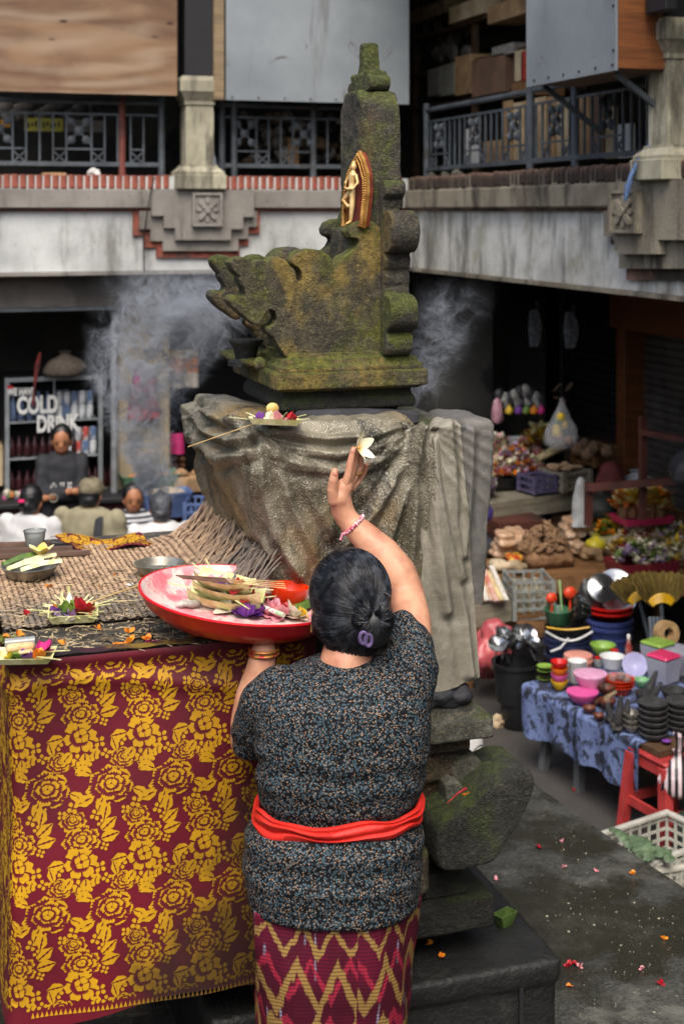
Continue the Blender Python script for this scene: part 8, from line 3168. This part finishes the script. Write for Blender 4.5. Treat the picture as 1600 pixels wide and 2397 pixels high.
GU = 'clutter on the upper floor'
t = thing('banner', 'yellow banner with black marks behind the left railing', 'banner', PV(100, 300, V0 + .5))
a, b = PV(58, 276, V0 + .5), PV(148, 308, V0 + .5)
part(t, 'sheet', MB().b2((a.x, V0 + .5, b.z), (b.x, V0 + .51, a.z)), C('yellow_banner', '#b3ac3f', '#96903a', .6, sc=5), 0)
m = MB()
for k in range(9):
    m.box((a.x + .03 + k * .031, V0 + .4975, (a.z + b.z) / 2 + .008 * (k % 3 - 1)), (.014, .003, .045 - .012 * (k % 2)))
part(t, 'mark', m, M_black, 0)
vbox('banner', 'orange banner at the far left behind the railing', 'banner', 2, 280, 26, 298, V0 + .5, .01, C('orange_banner', '#b9822a', '#96651c', .6, sc=5))
vbox('grey_sheet', 'grey sheet hung right of the yellow banner', 'sheet', 152, 280, 248, 310, V0 + .5, .01, C('grey_hung_sheet', '#77746f', '#5d5a56', .7, sc=4))
rg = random.Random(21)
for k in range(26):
    x, y = 8 + rg.random() * 235, 250 + rg.random() * 26
    m = MB().ell((0, 0, 0), (rg.uniform(.04, .09), .05, rg.uniform(.03, .06)), 9, 6)
    solo('stored_bundle', 'dim crumpled bundle stored above the yellow banner', 'bundle', m, C('dim_bundle', '#6d6862', '#46423e', .8, sc=9), 'bundles above the banner', PV(x, y, V0 + .7), 0, 50)
for k in range(44):
    x, y = 556 + rg.random() * 250, 265 + rg.random() * 115
    w_ = rg.uniform(.04, .09)
    m = remesh(MB().ell((0, 0, 0), (w_, .06, w_ * rg.uniform(.5, .9)), 9, 6), .02, 0, .5, lambda co, no: co + no * (np.array([noise.noise(Vector(p) * 22 + Vector((k, 0, 0))) for p in co]) * .03)[:, None]) if k % 3 == 0 else MB().ell((0, 0, 0), (w_, .06, w_ * rg.uniform(.5, .9)), 9, 6)
    mt = rg.choice([C('dim_bundle', 0), C('pale_bundle', '#9a968e', '#77736c', .7, sc=9), C('brown_bundle', '#7a6650', '#574838', .8, sc=9), C('dark_bundle2', '#3a3835', '#2a2826', .8)])
    solo('stored_bundle', 'crumpled bag or bundle heaped behind the railing right of the cream column', 'bundle', m, mt, 'bundles behind the middle railing', PV(x, y, V0 + .5 + .3 * rg.random()), rg.uniform(0, 3), 50)
vbox('cardboard_sheet', 'cut cardboard standing behind the middle railing', 'cardboard', 674, 322, 700, 388, V0 + .4, .01, M_paper, GU)
vbox('cardboard_sheet', 'flat brown card lying on the brick ledge at the left', 'cardboard', 100, 404, 156, 412, V0 + .02, .08, M_paper, GU)
m = MB().ell((0, 0, 0), (.06, .05, .04), 10, 7)
solo('crumpled_paper', 'white crumpled paper on the left ledge', 'paper', remesh(m, .015, 0, .5, lambda co, no: co + no * (np.array([noise.noise(Vector(p) * 30) for p in co]) * .03)[:, None]), M_white, None, PV(224, 406, V0 + .03), 0, 0)
solo('plastic_bottle', 'pale blue bottle standing beside the cream column', 'bottle', MB().lathe([(0, 0), (.03, 0), (.03, .12), (.012, .17), (.012, .19), (0, .19)], seg=12), C('pale_blue_bottle', '#a9b8c6', '#8a99a8', .3), None, PV(498, 408, V0 + .1))
# storage shelves in the right wing
us = U0 + .55
sh_ = thing('storage_shelf', 'dark storage shelving above the right railing, crammed with boxes', 'shelf', PU(1100, 300, us))
for (x0, x1, y) in ((958, 1238, 46), (958, 1238, 226), (958, 1238, 140)):
    a, b = PU(x0, y, us), PU(x1, y, us)
    z = PU(1100, y, us).z
    part(sh_, 'board', MB().b2((us, b.y, z - .03), (us + .5, a.y, z)), M_wood_dark)
for x in (962, 1100, 1236):
    a = PU(x, 200, us)
    part(sh_, 'upright', MB().b2((us + .02, a.y - .025, 3.3), (us + .07, a.y + .025, 5.8)), M_wood_dark)
bx_ = [(1104, 132, 1180, 222, 'brown carton on the middle of the storage shelf', C('brown_carton', '#7d5f4c', '#66503f', .8, sc=4)), (1203, 118, 1222, 190, 'pale carton right of the brown one', M_paper2), (1218, 120, 1234, 188, 'bright red box at the shelf\'s right end', C('red_box', '#b5392a', '#96291d', .6)),
       (1030, 150, 1062, 224, 'grey-green folder box on the shelf', C('grey_folder', '#8d8f82', '#70726a', .7)), (1000, 160, 1028, 224, 'pale package at the shelf\'s left end', C('pale_pack', '#94918a', '#73706a', .7)), (1064, 130, 1100, 222, 'tan carton beside the brown one', M_paper),
       (1140, 2, 1232, 44, 'flat cardboard on the top shelf', M_paper), (1050, 4, 1130, 44, 'stacked pale cartons on the top shelf', M_paper2), (960, 12, 1040, 44, 'brown wrapped bundle at the left of the top shelf', C('brown_bundle', 0)), (1150, 105, 1200, 130, 'white sack over the brown carton', C('pale_pack', 0)),
       (1198, 192, 1240, 226, 'wooden box beneath the pale carton', M_woodlt)]
for (x0, y0, x1, y1, lab, mt) in bx_:
    ubox('storage_box', lab, 'box', x0, y0, x1, y1, us - .04, .3, mt, 'boxes on the storage shelf')
rg = random.Random(33)
for k in range(16):
    x, y = 965 + rg.random() * 130, 60 + rg.random() * 70
    solo('stored_bundle', 'grey crumpled sheet hanging in the dark storage shelf', 'bundle', MB().ell((0, 0, 0), (.05, rg.uniform(.05, .12), rg.uniform(.05, .12)), 9, 6), rg.choice([C('dark_bundle2', 0), C('dim_bundle', 0)]), 'bundles in the storage shelf', PU(x, y, us + .15), 0, 50)
k = 0
for (x0, x1, y0, y1, mt) in ((1176, 1196, 236, 384, M_paper), (1198, 1222, 240, 384, M_paper2), (1224, 1238, 236, 380, M_paper), (1250, 1274, 228, 382, M_paper2), (1276, 1296, 226, 380, M_paper), (1300, 1330, 232, 376, M_paper2), (1350, 1378, 222, 374, M_paper), (1380, 1410, 218, 372, C('brown_carton', 0)), (1412, 1440, 250, 372, M_paper2), (1444, 1480, 290, 370, M_white), (1090, 1120, 300, 388, M_white), (1130, 1172, 330, 388, M_paper)):
    ubox('cardboard_sheet', 'upright cardboard sheet stacked behind the right railing, %s from the dark corner' % ('first', 'second', 'third', 'fourth', 'fifth', 'sixth', 'seventh', 'eighth', 'ninth', 'tenth', 'eleventh', 'twelfth')[k], 'cardboard', x0, y0, x1, y1, U0 + .32 + .02 * (k % 3), .02, mt, 'cardboard behind the right railing')
    k += 1
for (x, w_, lab) in ((1072, .05, 'broken stone on the right ledge beneath the railing'), (1040, .035, 'smaller stone on the right ledge'), (1008, .03, 'smallest stone on the right ledge near the corner')):
    solo('stone', lab, 'stone', remesh(MB().ell((0, 0, 0), (w_, w_ * 1.6, w_), 9, 7), .015, 0, .5, lambda co, no: co + no * (np.array([noise.noise(Vector(p) * 18) for p in co]) * .03)[:, None]), M_st_grey, 'stones on the right ledge', PU(x, 410, U0 + .03), 0, 50)
solo('blue_cord', 'blue cord tied round the railing beside the right column', 'cord', MB().tube([P(1524, 330, 8.15), P(1512, 352, 8.12), P(1492, 378, 8.12), P(1476, 410, 8.1), P(1468, 440, 8.08), P(1462, 470, 8.08)], [.012, .01, .014, .012, .02, .008], 8), C('blue_rope', '#4f6a94', '#3c5275', .7))
solo('cable', 'thin black cable hanging down the left pilaster', 'cable', MB().tube([PV(362, 415, V0 - .13), PV(352, 455, V0 - .14), PV(345, 500, V0 - .13), PV(336, 560, V0 - .05), PV(338, 636, V0 - .05)], .006, 6), M_black)

# ================================================================ incense smoke
def smoke(label, x0, x1, y0, y1, D, dd, dens, plume, seed):
    """a closed box of air holding wisps; plume = list of (px, py, radius_px) along the drift"""
    a, b = P(x0, y1, D), P(x1, y0, D)
    k = D / FPX
    c = P((x0 + x1) / 2, (y0 + y1) / 2, D)
    w, h = (x1 - x0) * k, (y1 - y0) * k
    g = bpy.data.materials.new('smoke')
    g.use_nodes = True
    n = NT.__new__(NT)
    n.m, n.t = g, g.node_tree
    n.t.nodes.remove(n.t.nodes['Principled BSDF'])
    out = n.t.nodes['Material Output']
    vol = n.n('VolumePrincipled')
    vol.inputs['Color'].default_value = (.86, .92, 1.0, 1)
    vol.inputs['Anisotropy'].default_value = .2
    co = n.coord('Object', (1, 1, 1), loc=(seed, seed * .7, 0))
    raw = n.coord('Object')
    s = n.sep(raw)
    warp = n.n('VectorMath', operation='MULTIPLY_ADD')
    n.l(n.noise(co, 3.2, 3, .55, 0, True), warp.inputs[0])
    warp.inputs[1].default_value = (.5, .5, .5)
    n.l(co, warp.inputs[2])
    wv = warp.outputs[0]
    f1 = n.noise(wv, 6.5, 4, .55, .9)
    rid = n.step(n.math('ABSOLUTE', n.math('SUBTRACT', f1, .5)), .022, .0)
    f2 = n.noise(wv, 2.1, 5, .6)
    cloud = n.step(f2, .48, .75)
    # soft tube along the drift: centre and width read from a ramp over height
    zz = n.math('ADD', n.math('DIVIDE', s[2], h), .5)
    rp = n.n('ValToRGB')
    rp.color_ramp.interpolation = 'EASE'
    el = rp.color_ramp.elements
    pl = sorted(((y1 - py) / (y1 - y0), (px - x0) / (x1 - x0), r / (x1 - x0)) for px, py, r in plume)
    while len(el) < len(pl):
        el.new(.5)
    for e_, (t_, cx_, r_) in zip(el, pl):
        e_.position = t_
        e_.color = (cx_, r_, 0, 1)
    n.l(zz, rp.inputs[0])
    rc = n.sep(rp.outputs[0])
    xx = n.math('ADD', n.math('DIVIDE', s[0], w), n.math('ADD', .5, n.math('MULTIPLY', n.math('SUBTRACT', n.noise(raw, 2.6, 2), .5), .35)))
    q = n.math('DIVIDE', n.math('ABSOLUTE', n.math('SUBTRACT', xx, rc[0])), rc[1])
    ends = n.math('MULTIPLY', n.step(zz, .0, .06), n.step(zz, 1.0, .4))
    mask = n.math('MULTIPLY', n.step(q, 1.0, .1), ends)
    edge = n.step(n.math('ABSOLUTE', s[1]), dd * .5, dd * .15)
    den = n.math('MULTIPLY', n.math('MULTIPLY', mask, edge), n.math('ADD', n.math('MULTIPLY', rid, n.math('MULTIPLY_ADD', cloud, 2.2, .55)), n.math('MULTIPLY', cloud, .13)))
    n.l(n.math('MULTIPLY', den, dens), vol.inputs['Density'])
    n.l(vol.outputs[0], out.inputs['Volume'])
    o = link('smoke', mesh_of('smoke', MB().box((0, 0, 0), (w, dd, h)), g, 0))
    o.location = c
    o.rotation_euler = (0, 0, -YAW)
    return tag(o, label, None, None, 'stuff')


smoke('pale incense smoke drifting up left of the shrine', 150, 680, 590, 1180, 5.6, .6, 105.0,
      [(380, 1175, 20), (374, 1110, 45), (350, 1040, 60), (330, 960, 95), (340, 880, 150), (370, 810, 190), (410, 730, 210), (430, 650, 220)], 2.0)
smoke('thin haze of incense smoke right of the throne', 930, 1240, 640, 960, 5.4, .5, 16.0,
      [(975, 950, 40), (1000, 880, 80), (1020, 800, 110), (1040, 730, 120), (1060, 660, 120)], 5.0)
